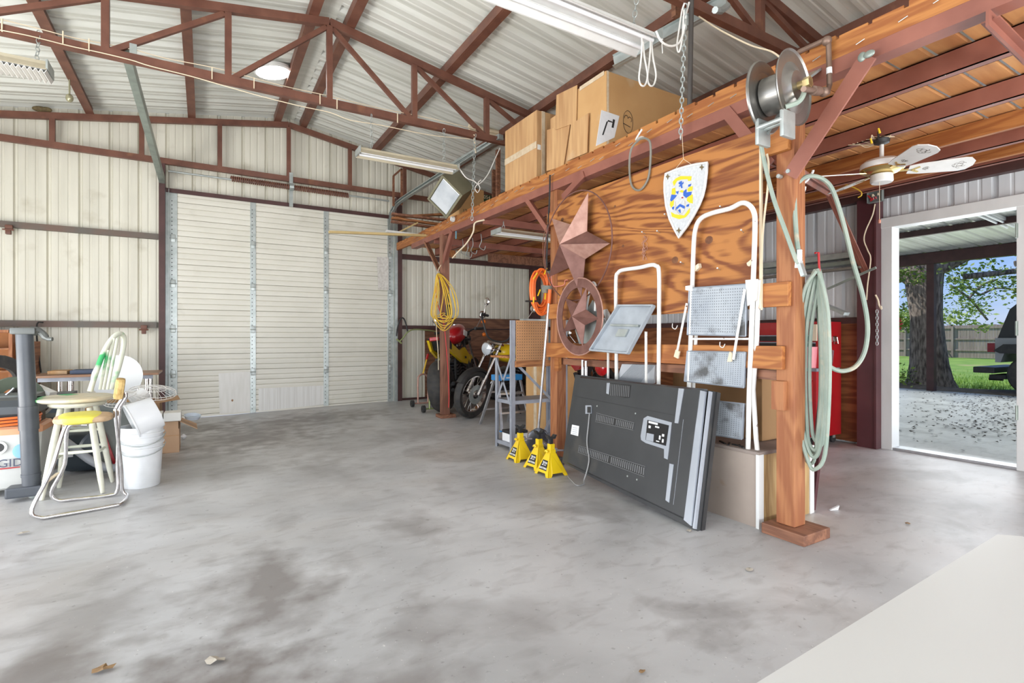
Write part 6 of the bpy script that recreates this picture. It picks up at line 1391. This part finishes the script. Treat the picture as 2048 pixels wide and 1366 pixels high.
# ---- buckets
M_bk = mat('white_bucket', (.76, .78, .80), .4, 0, (.66, .68, .69), 7)
BKc = (-.40, 4.74)
def bucket(label, z, h=.37, r0=.115, r1=.137, loc=BKc, m=None):
    t = thing('bucket', label, 'bucket', (loc[0], loc[1], z))
    MB().lathe([(0, .004), (r0-.004, 0), (r0, .006), (r1-.006, h-.09), (r1+.004, h-.088), (r1+.004, h-.078), (r1-.004, h-.076), (r1-.003, h-.055), (r1+.006, h-.053), (r1+.006, h-.043), (r1-.002, h-.041), (r1-.001, h-.006), (r1+.006, h-.004), (r1+.006, h), (r1-.006, h), (r1-.010, h-.06), (r0-.006, .012), (0, .012)], (loc[0], loc[1], z), n=36).build('pail', M_bk, t)
    c = Vector((loc[0], loc[1], z+h-.06)); pts = [c+Vector((math.cos(a)*(r1+.012), math.sin(a)*(r1+.012)*1.0, -.14*max(0, math.sin((a-R(-150))/R(300)*math.pi)))) for a in [R(-150+25*k) for k in range(9)]]
    pts = [c+Vector((-(r1+.012)*math.cos(R(180*k/10)), -(r1+.02)*math.sin(R(180*k/10)), -.07*math.sin(R(180*k/10)))) for k in range(11)]
    MB().tube(pts, .003, 6).build('bail_handle', M_galv, t); return t
bucket('bottom white bucket of the nested stack, standing on the floor', 0.0)
bucket('top white bucket of the nested stack, under the tipped pail', .075)
tb = thing('bucket', 'frosted white pail lying tipped over on top of the nested buckets', 'bucket', (-.39, 4.76, .45))
b = MB().lathe([(0, 0), (.115, 0), (.12, .01), (.135, .16), (.14, .165), (.14, .175), (.13, .175), (.112, .02), (0, .015)], n=32); b.xf(Matrix.Translation((-.30, 4.72, .545)) @ Matrix.Rotation(R(-112), 4, 'Y') @ Matrix.Rotation(R(12), 4, 'X')); b.build('pail', mat('frosted_white', (.80, .82, .84), .35), tb)
# ---- cardboard box with foam
B3 = thing('cardboard_box', 'open cardboard box on the floor right of the buckets, topped with white foam blocks', 'box', (-.35, 6.05, 0))
X0b, X1b, Y0b, Y1b = -.62, -.205, 5.93, 6.25
MB().span((X0b, Y0b, 0), (X1b, Y0b+.006, .30)).span((X0b, Y1b, 0), (X1b, Y1b+.006, .30)).span((X0b, Y0b, 0), (X0b+.006, Y1b, .30)).span((X1b-.006, Y0b, 0), (X1b, Y1b, .30)).span((X0b, Y0b, .0), (X1b, Y1b, .006)).build('carton', mat('tan_carton', (.58, .38, .24), .8, 0, (.54, .35, .22), 3), B3)
MB().prism([(X1b, Y0b+.01, .295), (X1b, Y1b-.02, .295), (X1b+.14, Y1b-.03, .22), (X1b+.15, Y0b+.05, .20)], (0, 0, .005)).build('flap', mat('tan_carton', (.5, .3, .2)), B3)
MB().span((X0b, Y0b-.001, .163), (X1b, Y0b, .168)).build('fold_line', M_cardworn, B3)
for i, (x0, y0, x1, y1, z0, z1, lb_) in enumerate(((-.46, 5.92, -.34, 6.10, .305, .39, 'white foam block with a hollow, left on the open carton'), (-.33, 5.90, -.19, 6.12, .305, .385, 'white foam block on the right of the open carton'), (-.58, 6.0, -.47, 6.2, .305, .36, 'white foam block at the back of the open carton'))):
    tag(MB().span((x0, y0, z0), (x1, y1, z1), .006).build('foam_block', M_foam), lb_, 'foam block')
tag(MB().lathe([(0, 0), (.06, 0), (.075, .035), (.07, .035), (.055, .006), (0, .006)], (-.10, 6.05, .30), (.1, -.2, 1), 24).build('plastic_tray', mat('clear_blue_tray', (.55, .62, .70), .2)), 'pale blue plastic tray sticking out beyond the foam blocks', 'tray')
p = P(367, 875, Z=.02); tag(MB().ball(p+Vector((0, 0, .01)), (.03, .03, .03), None, 9, 6, 1.5).build('crumpled_paper', M_paper), 'crumpled dark and white paper on the floor beside the open carton', 'paper')
# second carton behind
c2 = thing('cardboard_box', 'open carton with torn flaps behind the foam blocks, against the door post', 'box', (-.55, 6.75, 0))
MB().span((-.85, 6.55, 0), (-.40, 6.95, .42)).build('carton', mat('brown_flaps', (.42, .25, .13), .8, 0, (.36, .21, .11), 4), c2)
for q in ([(-.40, 6.55, .42), (-.40, 6.9, .42), (-.25, 6.85, .46), (-.22, 6.6, .44)], [(-.85, 6.55, .42), (-.45, 6.55, .42), (-.42, 6.42, .48), (-.8, 6.40, .46)]): MB().prism(q, (0, 0, .005)).build('flap', mat('brown_flaps', (.4, .2, .1)), c2)
# ---- desk fan
FN = thing('desk_fan', 'white desk fan lying on its side on the heap behind the buckets', 'fan', (-.45, 5.25, .4))
fcn = P(268, 800, Y=5.15); axf = Vector((.55, -.25, .9)).normalized()
def cage(c, ax_, r, name, par, m=M_whitecord, n=26):
    b = MB(); z = ax_; x = z.orthogonal().normalized(); y = z.cross(x)
    for rr, h in ((r, 0), (r*.98, .02), (r*.55, .045), (r*.2, .055)): b.tube([c+z*h+(x*math.cos(a)+y*math.sin(a))*rr for a in [2*math.pi*k/28 for k in range(28)]], .0028, 5, True)
    for k in range(n):
        a = 2*math.pi*k/n; d = x*math.cos(a)+y*math.sin(a); b.tube([c+d*r, c+d*r*.98+z*.02, c+d*r*.55+z*.045, c+d*r*.2+z*.055], .0016, 4)
    b.build(name, m, par)
cage(P(305, 787, Y=5.3), Vector((.1, -.25, 1)).normalized(), .17, 'rear_cage', FN); cage(P(250, 800, Y=5.2), Vector((-.1, -.3, 1)).normalized(), .14, 'front_cage', FN)
MB().cyl(P(268, 802, Y=5.2), P(290, 786, Y=5.25), .05, .055, 20).build('motor_body', M_white, FN)
MB().cyl(P(262, 790, Y=5.3), P(268, 796, Y=5.25), .03, .04, 16).build('switch_base', M_white, FN)
# white dish
DS = tag(MB().lathe([(0, 0), (.10, .006), (.19, .02), (.20, .03), (.185, .03), (.10, .014), (0, .01)], P(237, 755, Y=5.85), (-.25, -1, .25), 36).build('white_dish', mat('dull_white_dish', (.62, .63, .62), .5)), 'big round white dish standing up behind the bar stool', 'dish')
# ---- desk
DK = thing('desk', 'long brown topped desk against the far wall behind the heap', 'desk', (-1.0, 7.75, 0))
MB().span((-1.62, 7.40, .665), (-.46, 8.05, .69), .004).build('desk_top', mat('brown_laminate', (.36, .20, .12), .4, 0, (.31, .17, .10), 4), DK)
MB().span((-1.55, 7.44, .62), (-.52, 7.47, .665)).build('apron', M_greyshelf, DK)
for x in (-1.37, -1.27, -.66, -.58): MB().cyl((x, 7.48, 0), (x, 7.48, .66), .024, n=14).build('leg', M_chrome, DK)
for x in (-1.37, -.58): MB().cyl((x, 7.97, 0), (x, 7.97, .66), .024, n=14).build('leg', M_chrome, DK)
tag(MB().span((-1.30, 7.55, .69), (-.95, 7.85, .735), .012).build('folded_cloth', mat('denim_blue', (.10, .13, .20), .85)), 'dark blue folded bundle lying on the brown desk', 'cloth')
tag(MB().span((-1.38, 7.56, .735) if False else (-1.50, 7.6, .692), (-1.33, 7.9, .73), .004).build('flat_box', M_cardworn), 'flat tan box left of the blue bundle on the desk', 'box')
cord('metal_rod', 'thin dark rod with a bent top leaning on the far wall behind the desk', [(P(86, 645, Y=8.25)), P(74, 648, Y=8.28), P(75, 690, Y=8.2), P(82, 745, Y=8.1)], .009, M_black, 'rod', 3)
# wooden cabinet at left edge
WC = thing('wooden_cabinet', 'orange stained wooden shelf cabinet at the left edge against the far wall', 'cabinet', (-2.1, 7.9, 0))
MB().span((-2.45, 7.78, 0), (-2.42, 8.15, 1.19)).span((-1.86, 7.78, 0), (-1.83, 8.15, 1.19)).span((-2.45, 7.78, 1.16), (-1.83, 8.15, 1.19)).build('carcass', M_timber_z, WC)
for z in (.72, .97): MB().span((-2.42, 7.80, z), (-1.86, 8.13, z+.02)).build('shelf_board', M_timber_x, WC)
MB().span((-2.42, 8.12, .02), (-1.86, 8.14, 1.16)).build('back_panel', mat('orange_panel', (.50, .20, .06), .6, 0, (.42, .16, .045), 6), WC)
MB().span((-1.80, 7.9, 0), (-1.68, 8.2, 1.06)).build('side_board', M_plyred, WC)
# ---- the dark heap
M_dk = mat('dark_blue_plastic', (.035, .05, .065), .4, 0, (.05, .065, .08), 6); M_gr = mat('grey_lid_plastic', (.20, .22, .21), .55, 0, (.14, .155, .15), 5)
H_ = thing('vacuum_cleaner', 'dark blue canister vacuum with a grey bent hose behind the bar stool legs', 'vacuum cleaner', (-.75, 5.55, 0))
MB().ball((-.80, 5.60, .17), (.24, .24, .17), None, 24, 12, .55).build('body', M_dk, H_)
MB().lathe([(0, .02), (.13, .02), (.15, 0), (.15, -.03)], (-.72, 5.36, .20), (0, -1, 0), 28).build('wheel_cover', mat('slate_plastic', (.08, .10, .13), .4), H_)
MB().tube(rough_curve([(-.98, 5.32, .32), (-.90, 5.26, .26), (-.78, 5.20, .15), (-.68, 5.16, .085), (-.60, 5.16, .07), (-.575, 5.20, .12), (-.57, 5.26, .2)], 5), .030, 12).build('hose', mat('grey_hose', (.38, .40, .44), .35), H_)
MB().bar((-.62, 5.3, .05), (-.70, 5.3, .34), .03, .02).build('red_bar', M_red, H_)
MB().span((-.99, 5.352, .15), (-.90, 5.358, .20)).build('label', M_paper, H_)
heap = [(-.62, 5.40, .22, .20, .55, M_gr, 'grey bin under the desk fan behind the buckets', 'plastic_bin', 'bin'), (-.60, 5.95, .3, .16, .56, M_cardboard, 'tan carton holding up the round white dish', 'cardboard_box', 'box'), (-1.35, 5.75, .32, .30, .64, M_gr, 'dark grey plastic bin behind the workshop vacuum', 'plastic_bin', 'bin'), (-1.20, 5.95, .22, .22, .40, M_black, 'black plastic bin behind the black tube', 'plastic_bin', 'bin'), (-1.30, 6.45, .42, .3, .58, M_dk, 'dark blue plastic tote in front of the desk', 'storage_tote', 'tote'), (-.82, 6.25, .24, .2, .45, M_cardworn, 'worn carton in the heap behind the canister vacuum', 'cardboard_box', 'box')]
for x, y, w, d, h, m, lb_, nm, ct in heap:
    o = MB().loft([[Vector((x+sx*w*k/2, y+sy*d*k/2, z)) for sx, sy in ((-1, -1), (1, -1), (1, 1), (-1, 1))] for z, k in ((0, .85), (h-.04, 1), (h-.038, 1.06), (h, 1.06))], smooth=False).build(nm, m); tag(o, lb_, ct)
tag(MB().prism([(-1.30, 5.85, .402), (-1.04, 5.82, .402), (-1.01, 6.05, .41), (-1.26, 6.1, .41)], (0, 0, .02)).build('plastic_sheet', M_gr), 'grey green lid lying on the black bin', 'lid')
tag(MB().prism([(-.96, 5.56, .345), (-.82, 5.52, .342), (-.80, 5.62, .342), (-.94, 5.66, .345)], (0, 0, .015)).build('foam_piece', mat('pale_green_foam', (.50, .53, .46), .7)), 'pale grey flat piece on the heap right of the black tube', 'foam')
tag(MB().prism([P(u, v, Y=6.0) for u, v in ((66, 770), (100, 785), (95, 815), (78, 830), (66, 815))], (.04, .05, 0)).build('foam_sheet', M_foam), 'crooked white foam panel leaning in the heap behind the stool seat', 'panel')
tag(MB().tube(rough_curve([P(u, v, Y=5.6) for u, v in ((66, 800), (78, 806), (84, 815), (80, 826), (66, 830))], 5), .014, 8).build('bag_strap', M_black), 'curved black bag strap right of the black tube', 'strap')
tag(MB().ball(P(70, 812, Y=5.66), (.09, .07, .06), None, 14, 8, .8).build('black_bag', M_black), 'small black bag lying behind the black tube', 'bag')
tag(MB().prism([P(u, v, Y=5.45) for u, v in ((14, 830), (20, 806), (44, 796), (58, 830))], (0, .16, .0)).build('hard_case', mat('grey_case', (.17, .20, .20), .5)), 'dark grey sloping case on top of the workshop vacuum heap', 'case')
tag(MB().lathe([(.10, -.04), (.19, -.05), (.20, 0), (.19, .05), (.10, .04)], P(30, 800, Y=5.95), (.5, -1, .2), 30, closed=True).build('rubber_ring', mat('dusty_green_rubber', (.12, .15, .11), .7)), 'dusty green ring shaped rubber tube in the heap at the left', 'rubber ring')
tag(MB().lathe([(.14, -.03), (.24, -.03), (.25, 0), (.24, .03), (.14, .03)], P(-8, 765, Y=6.4), (.8, -1, 0), 30, closed=True).build('wheel', M_tyre), 'dark wheel at the very left edge in front of the wooden cabinet', 'wheel')
cord('metal_rod', 'bright bent rod poking out of the heap at the left', [P(12, 790, Y=5.7), P(22, 782, Y=5.7), P(28, 776, Y=5.7)], .008, M_chrome, 'rod', 3)
tag(MB().span((-1.0, 5.28, .40), (-.86, 5.45, .415)).build('small_board', M_cardboard), 'small tan board beside the workshop vacuum, behind the black tube', 'board') 
# ---- white table at the lower right
q = [(1.112, .322), (.10, .285), (.06, -.9), (1.17, -.86), (1.135, .16), (1.150, .20), (1.128, .235), (1.108, .262), (1.136, .298)]
TB = thing('white_table', 'plain white table top in the lower right corner, close to the camera', 'table', (.6, -.3, 0))
M_tb = mat('white_laminate', (.74, .74, .72), .35, 0, (.72, .72, .70), 1.2)
MB().prism([(x, y, .757) for x, y in q], (0, 0, .023)).build('table_top', M_tb, TB)
for x, y in ((.18, -.8), (1.05, -.78), (1.02, .15)): MB().cyl((x, y, 0), (x, y, .757), .022).build('leg', M_galv, TB)
MB().bar((.3, -.79, .3), (1.0, -.78, .3), .03, .03).build('stretcher', M_galv, TB)
# ---- litter
M_leaf = mat('dead_leaf', (.22, .13, .06), .8, 0, (.30, .19, .09), 20)
random.seed(2)
def leaf(u, v, r, label, m=M_leaf, nm='dead_leaf', ct='leaf'):
    c = P(u, v, Z=.004); pts = []
    for k in range(9):
        a = 2*math.pi*k/9; rr = r*(.5+.6*random.random()); pts.append(c+Vector((math.cos(a)*rr, math.sin(a)*rr*.7, random.random()*r*.35)))
    b = MB(); b.faces([c+Vector((0, 0, r*.25))]+pts+[p-Vector((0, 0, .002)) for p in pts], [(0, k+1, (k+1) % 9+1) for k in range(9)]); tag(b.build(nm, m), label, ct)
leaf(205, 1340, .035, 'reddish dead leaf on the floor at the bottom left'); leaf(430, 1322, .04, 'pale dried leaf on the floor at the bottom, left of centre', mat('pale_leaf', (.42, .38, .32), .8)); leaf(46, 1068, .03, 'tan scrap on the floor in front of the chrome chair', mat('pale_leaf', (.4, .3, .2)))
leaf(1498, 1140, .022, 'pale scrap on the floor between the television and the post block', mat('pale_leaf', (.4, .3, .2))); leaf(1815, 1047, .02, 'brown leaf on the floor in front of the open door')
leaf(1285, 1345, .02, 'brown leaf at the bottom edge left of the white table'); leaf(745, 903, .02, 'tan dead leaf in the middle of the concrete floor'); leaf(1378, 1062, .02, 'grey flake on the floor by the bottom corner of the television', mat('pale_leaf', (.4, .3, .2)))
c = P(1660, 1021, Z=.0); tag(MB().prism([c, c+Vector((.06, -.02, 0)), c+Vector((.055, -.03, .03)), c+Vector((.03, -.01, .012))], (.004, .01, .002)).build('paper_scrap', M_paper), 'white folded scrap of paper on the floor right of the near post', 'paper')

# ================================================================== BEYOND THE DOOR
def bark():
    m = mat('oak_bark', (.10, .08, .068), .9, 0, (.33, .28, .24), 7, 1.0, (3, 3, .7), .38, .62, bscale=9); return m
M_bark = bark(); M_lf = mat('oak_leaf', (.13, .24, .035), .6, 0, (.30, .40, .08), 2.0, 0, lo=.4, hi=.6); M_lf2 = mat('pale_leaf_green', (.24, .36, .07), .65, 0, (.40, .48, .14), 1.5)
tcx = P(1846, 772, Z=0); TX, TY = tcx.x+.35, tcx.y
def leaves(b, c, rad, n, size, flat=.6):
    c = Vector(c)
    for _ in range(n):
        d = Vector((random.gauss(0, .45), random.gauss(0, .45), random.gauss(0, .45*flat)))*rad; p = c+d
        x = Vector((random.uniform(-1, 1), random.uniform(-1, 1), random.uniform(-.6, .6))).normalized(); y = x.orthogonal().normalized() ; y = (Matrix.Rotation(random.random()*6.28, 3, x) @ y)
        s = size*random.uniform(.6, 1.3); b.faces([p, p+x*s*.5+y*s*.28, p+x*s, p+x*s*.5-y*s*.28], [(0, 1, 2, 3)])
T1 = thing('oak_tree', 'big oak tree with a thick rough trunk just outside the porch', 'tree', (TX, TY, -.05))
random.seed(8); rings = []
for i, (z, r) in enumerate(((-.1, .52), (.15, .41), (.5, .345), (1.0, .315), (1.6, .305), (2.2, .33), (2.7, .37), (3.1, .31), (3.7, .26), (4.6, .2))):
    rings.append([Vector((TX+math.cos(a)*r*(1+.08*math.sin(3*a+z)+.05*math.sin(7*a-z*2))-.02*z, TY+math.sin(a)*r*(1+.08*math.sin(3*a+z)+.05*math.sin(7*a-z*2))+.03*z, z)) for a in [2*math.pi*k/28 for k in range(28)]])
MB().loft(rings).build('trunk', M_bark, T1)
limbs = [[(TX, TY+.1, 2.3), (TX-.2, TY+.8, 2.9), (TX-.4, TY+1.8, 3.5), (TX-.5, TY+2.8, 4.0)], [(TX, TY-.1, 2.7), (TX+.2, TY-.9, 3.1), (TX+.2, TY-1.9, 3.35), (TX+.3, TY-3.2, 3.9)],
         [(TX+.4, TY-.5, 2.5), (TX+1.4, TY-1.6, 2.6), (TX+2.2, TY-2.6, 2.35), (TX+2.8, TY-3.4, 1.9)], [(TX+1.0, TY-1.2, 2.75), (TX+1.8, TY-2.6, 3.0), (TX+2.2, TY-4.0, 2.7), (TX+2.4, TY-4.8, 2.3)]]
for l in limbs: MB().tube(rough_curve(l, 5), [.20*(1-.05*k) if l in limbs[:2] else .07*(1-.05*k) for k in range(16)], 10).build('limb', M_bark, T1)
b = MB(); random.seed(21)
for l in limbs:
    for p in rough_curve(l, 4)[2:]:
        n = 1 if l in limbs[:2] else 2
        for _ in range(n):
            q = p+Vector((random.uniform(-.6, .6), random.uniform(-.7, .7), random.uniform(-.35, .45))); leaves(b, q, .55, 70, .10)
def at_(u, v, d):   # a spot seen beyond the door, d metres along
    r = ray(u, v); return O+r*d
for (u, v, d, rad, n) in ((1800, 556, 12.5, .45, 110), (1815, 545, 12.0, .4, 90), (1838, 556, 11.6, .3, 70), (1808, 588, 12.8, .25, 45), (1808, 612, 12.8, .2, 30), (1812, 645, 13.5, .25, 60), (1800, 655, 13.5, .3, 80), (1900, 560, 13.5, .5, 120), (1925, 575, 13.5, .45, 110), (1905, 590, 14, .4, 80),
        (1950, 540, 13.8, .3, 50), (1978, 528, 14, .28, 45), (1990, 548, 14, .28, 45), (2008, 565, 14, .28, 45), (2025, 590, 13.5, .28, 45), (1945, 600, 14, .35, 80), (1960, 618, 14.5, .35, 80), (1930, 605, 14, .35, 70), (1915, 628, 15, .35, 70), (1970, 655, 14.5, .22, 45), (1990, 590, 14.2, .22, 30), (2008, 540, 14, .2, 20), (1885, 535, 12.5, .35, 80), (1965, 570, 14, .25, 35)):
    leaves(b, at_(u, v, d), rad, n, .095)
b.build('foliage', M_lf, T1)
tw = MB(); 
for (a1, a2) in (((1905, 575), (1960, 590)), ((1960, 590), (2030, 580)), ((1900, 570), (1975, 640)), ((1935, 600), (1990, 560))): tw.tube(rough_curve([at_(*a1, 14), (at_(*a1, 14)+at_(*a2, 14))/2+Vector((0, 0, .12)), at_(*a2, 14)], 4), .03, 6)
tw.build('branch', M_bark, T1)
b = MB(); random.seed(31); leaves(b, (TX-.5, TY+.55, .15), .55, 300, .09); tag(b.build('ivy', M_lf2), 'low leafy ivy clump at the foot of the oak', 'plant')
for (x, y, r_, h, lb_) in ((43, 17.0, 3.8, 2.6, 'pale green tree beyond the fence, behind the porch post'), (48, 10.8, 3.0, 2.2, 'round green tree beyond the fence, left of the parked vehicle'), (48, 24, 4.0, 2.8, 'tree beyond the fence, left of the oak trunk'), (52, 3.5, 2.6, 1.8, 'tree beyond the fence behind the parked vehicle')):
    t = thing('background_tree', lb_, 'tree', (x, y, 0)); MB().cyl((x, y, -.1), (x, y, h), .25, .12).build('trunk', M_bark, t)
    b = MB(); random.seed(int(x+y)); 
    for k in range(26): 
        a = random.random()*6.28; leaves(b, (x+math.cos(a)*r_*.5*random.random(), y+math.sin(a)*r_*random.random()*.8, h*random.uniform(.35, 1.1)), 1.2, 90, .30)
    b.build('foliage', M_lf2, t)
# fence
FX = 38.0; M_fence = mat('weathered_fence', (.36, .30, .26), .85, 0, (.25, .20, .17), 1.2, .1, (4, 9, .5))
FE = thing('wooden_fence', 'weathered grey brown plank fence across the back of the lawn', 'fence', (FX, 14, -.05))
for k in range(11):
    y0 = 1+k*2.4; b = MB(); y = y0
    while y < y0+2.38: b.span((FX, y, -.05), (FX+.02, y+.138, 1.85+random.uniform(-.02, .02))); y += .147
    b.build('board_panel', M_fence, FE)
    MB().span((FX-.12, y0-.05, -.05), (FX-.02, y0+.05, 1.80)).build('fence_post', M_fence, FE)
    for z in (.35, 1.0, 1.65): MB().span((FX-.06, y0, z), (FX-.0, y0+2.4, z+.09)).build('rail', M_fence, FE)
tag(MB().cyl((FX-.4, 13.2, -.05), (FX-.05, 14.3, 1.3), .05).build('leaning_pole', M_fence), 'dark pole leaning against the fence, right of the oak trunk', 'pole')
tag(MB().cyl((FX-.9, 13.0, -.05), (FX-.15, 14.0, 1.2), .05).build('leaning_pole', M_fence), 'second dark pole leaning against the fence, in front of the first', 'pole')
sg = at_(1790, 648, 30); S9 = thing('stop_sign', 'small red road sign glimpsed at the left edge of the doorway', 'sign', (sg.x, sg.y, -.05)); MB().lathe([(0, .02), (.42, .02), (.42, 0), (0, 0)], sg, (-1, -.4, 0), 8).build('sign_face', M_red, S9); MB().cyl((sg.x+.03, sg.y, -.05), (sg.x+.03, sg.y, sg.z), .04).build('sign_post', M_galv, S9)
# grass blades near the slab
b = MB(); random.seed(14)
for _ in range(9000):
    x = 14.3+abs(random.gauss(0, 3.2)); y = random.uniform(1, 9); z = -.06
    if (x < 15.4 and y < 4.3) or (x-TX)**2+(y-TY)**2 < .36: continue
    h = random.uniform(.05, .13); a = random.random()*6.28
    b.faces([(x, y, z), (x+.012*math.cos(a), y+.012*math.sin(a), z), (x+random.uniform(-.03, .03), y+random.uniform(-.03, .03), z+h)], [(0, 1, 2)])
tag(b.build('grass', mat('grass_blades', (.20, .36, .05), .7, 0, (.32, .48, .09), 3)), 'green lawn grass growing beyond the porch slab', 'grass', kind='stuff')
# dry leaf litter on the porch
b = MB(); random.seed(15)
for _ in range(900):
    cl = random.choice(((9.3, 2.9, .9, .3), (8.4, 2.4, .6, .35), (11, 3.4, 1.0, .4), (10.2, 2.9, 1.8, .8), (12.6, 3.6, .5, 1.2))); x = cl[0]+random.gauss(0, cl[2]); y = cl[1]+random.gauss(0, cl[3])
    if not (6.1 < x < 13.2): continue
    s = random.uniform(.015, .05); a = random.random()*6.28; b.faces([(x, y, -.008), (x+s*math.cos(a), y+s*math.sin(a), .004), (x+s*math.cos(a+1.3), y+s*math.sin(a+1.3), .0)], [(0, 1, 2)])
tag(b.build('leaf_litter', mat('dark_litter', (.06, .045, .035), .9)), 'scattered dark leaf litter on the porch slab', 'leaf litter', kind='stuff')
# ---- parked off road vehicle, tail towards us on the left
J0 = thing('car', 'dark topped grey off road vehicle parked beyond the porch, cut off by the door frame', 'car', (14.0, 2.0, 0))
M_car = mat('grey_car_paint', (.30, .31, .33), .3, .3, coat=.5); M_top = mat('black_hardtop', (.03, .03, .034), .4)
yb = 3.93; xa, xb_ = 13.45, 15.1; gz = -.012
def prof(pts, x0, x1, nm, m, par=J0): return MB().prism([(x0, yb-a, z) for a, z in pts], (x1-x0, 0, 0)).build(nm, m, par)
prof([(0, .62), (0, 1.10), (4.0, 1.10), (4.05, .65), (3.55, .55), (3.3, .85), (2.75, .85), (2.5, .55), (1.15, .50), (.98, .88), (.16, .88), (.08, .62)], xa, xb_, 'body', M_car)
prof([(0.02, 1.10), (.20, 1.66), (.34, 1.80), (2.3, 1.78), (2.75, 1.12)], xa+.06, xb_-.06, 'hardtop', M_top)
prof([(.36, 1.20), (.46, 1.62), (1.1, 1.62), (1.1, 1.20)], xa+.045, xa+.06, 'side_window', mat('dark_window', (.05, .06, .07), .08))
MB().span((xa-.02, yb, .40), (xb_+.02, yb+.34, .52), .02).span((xa+.2, yb-.1, .28), (xa+1.0, yb+.15, .36)).build('rear_bumper', M_black, J0)
MB().span((xa-.01, yb, .82), (xa+.14, yb+.12, 1.0), .01).build('tail_light', mat('dull_red_lens', (.25, .02, .03), .3), J0)
MB().span((xa-.01, yb-4.05, .7), (xb_, yb-4.0, .95), .01).build('grille', M_black, J0)
prof([(.0, .85), (.15, .98), (.95, .98), (1.15, .85), (1.1, .80), (.1, .80)], xa-.10, xa, 'wheel_arch', M_black)
for y in (yb-.57, yb-3.05):
    for x in (xa+.02, xb_-.14):
        w = MB().lathe([(.22, -.12), (.36, -.13), (.395, -.09), (.40, 0), (.395, .09), (.36, .13), (.22, .12)], (x+.06, y, .39), (1, 0, 0), 32, closed=True).build('wheel', M_tyre, J0)
        MB().lathe([(0, .02), (.12, .02), (.22, .06), (.22, -.1), (0, -.1)], (x-.0, y, .39), (-1, 0, 0), 20).build('rim', M_galv, w)
tag(MB().cyl((xa+1.0, yb+.1, gz) if False else (xa+.5, yb+.02, .26), (xa+.5, yb+.24, .26), .03).build('tow_hitch', M_black, J0, ), None)
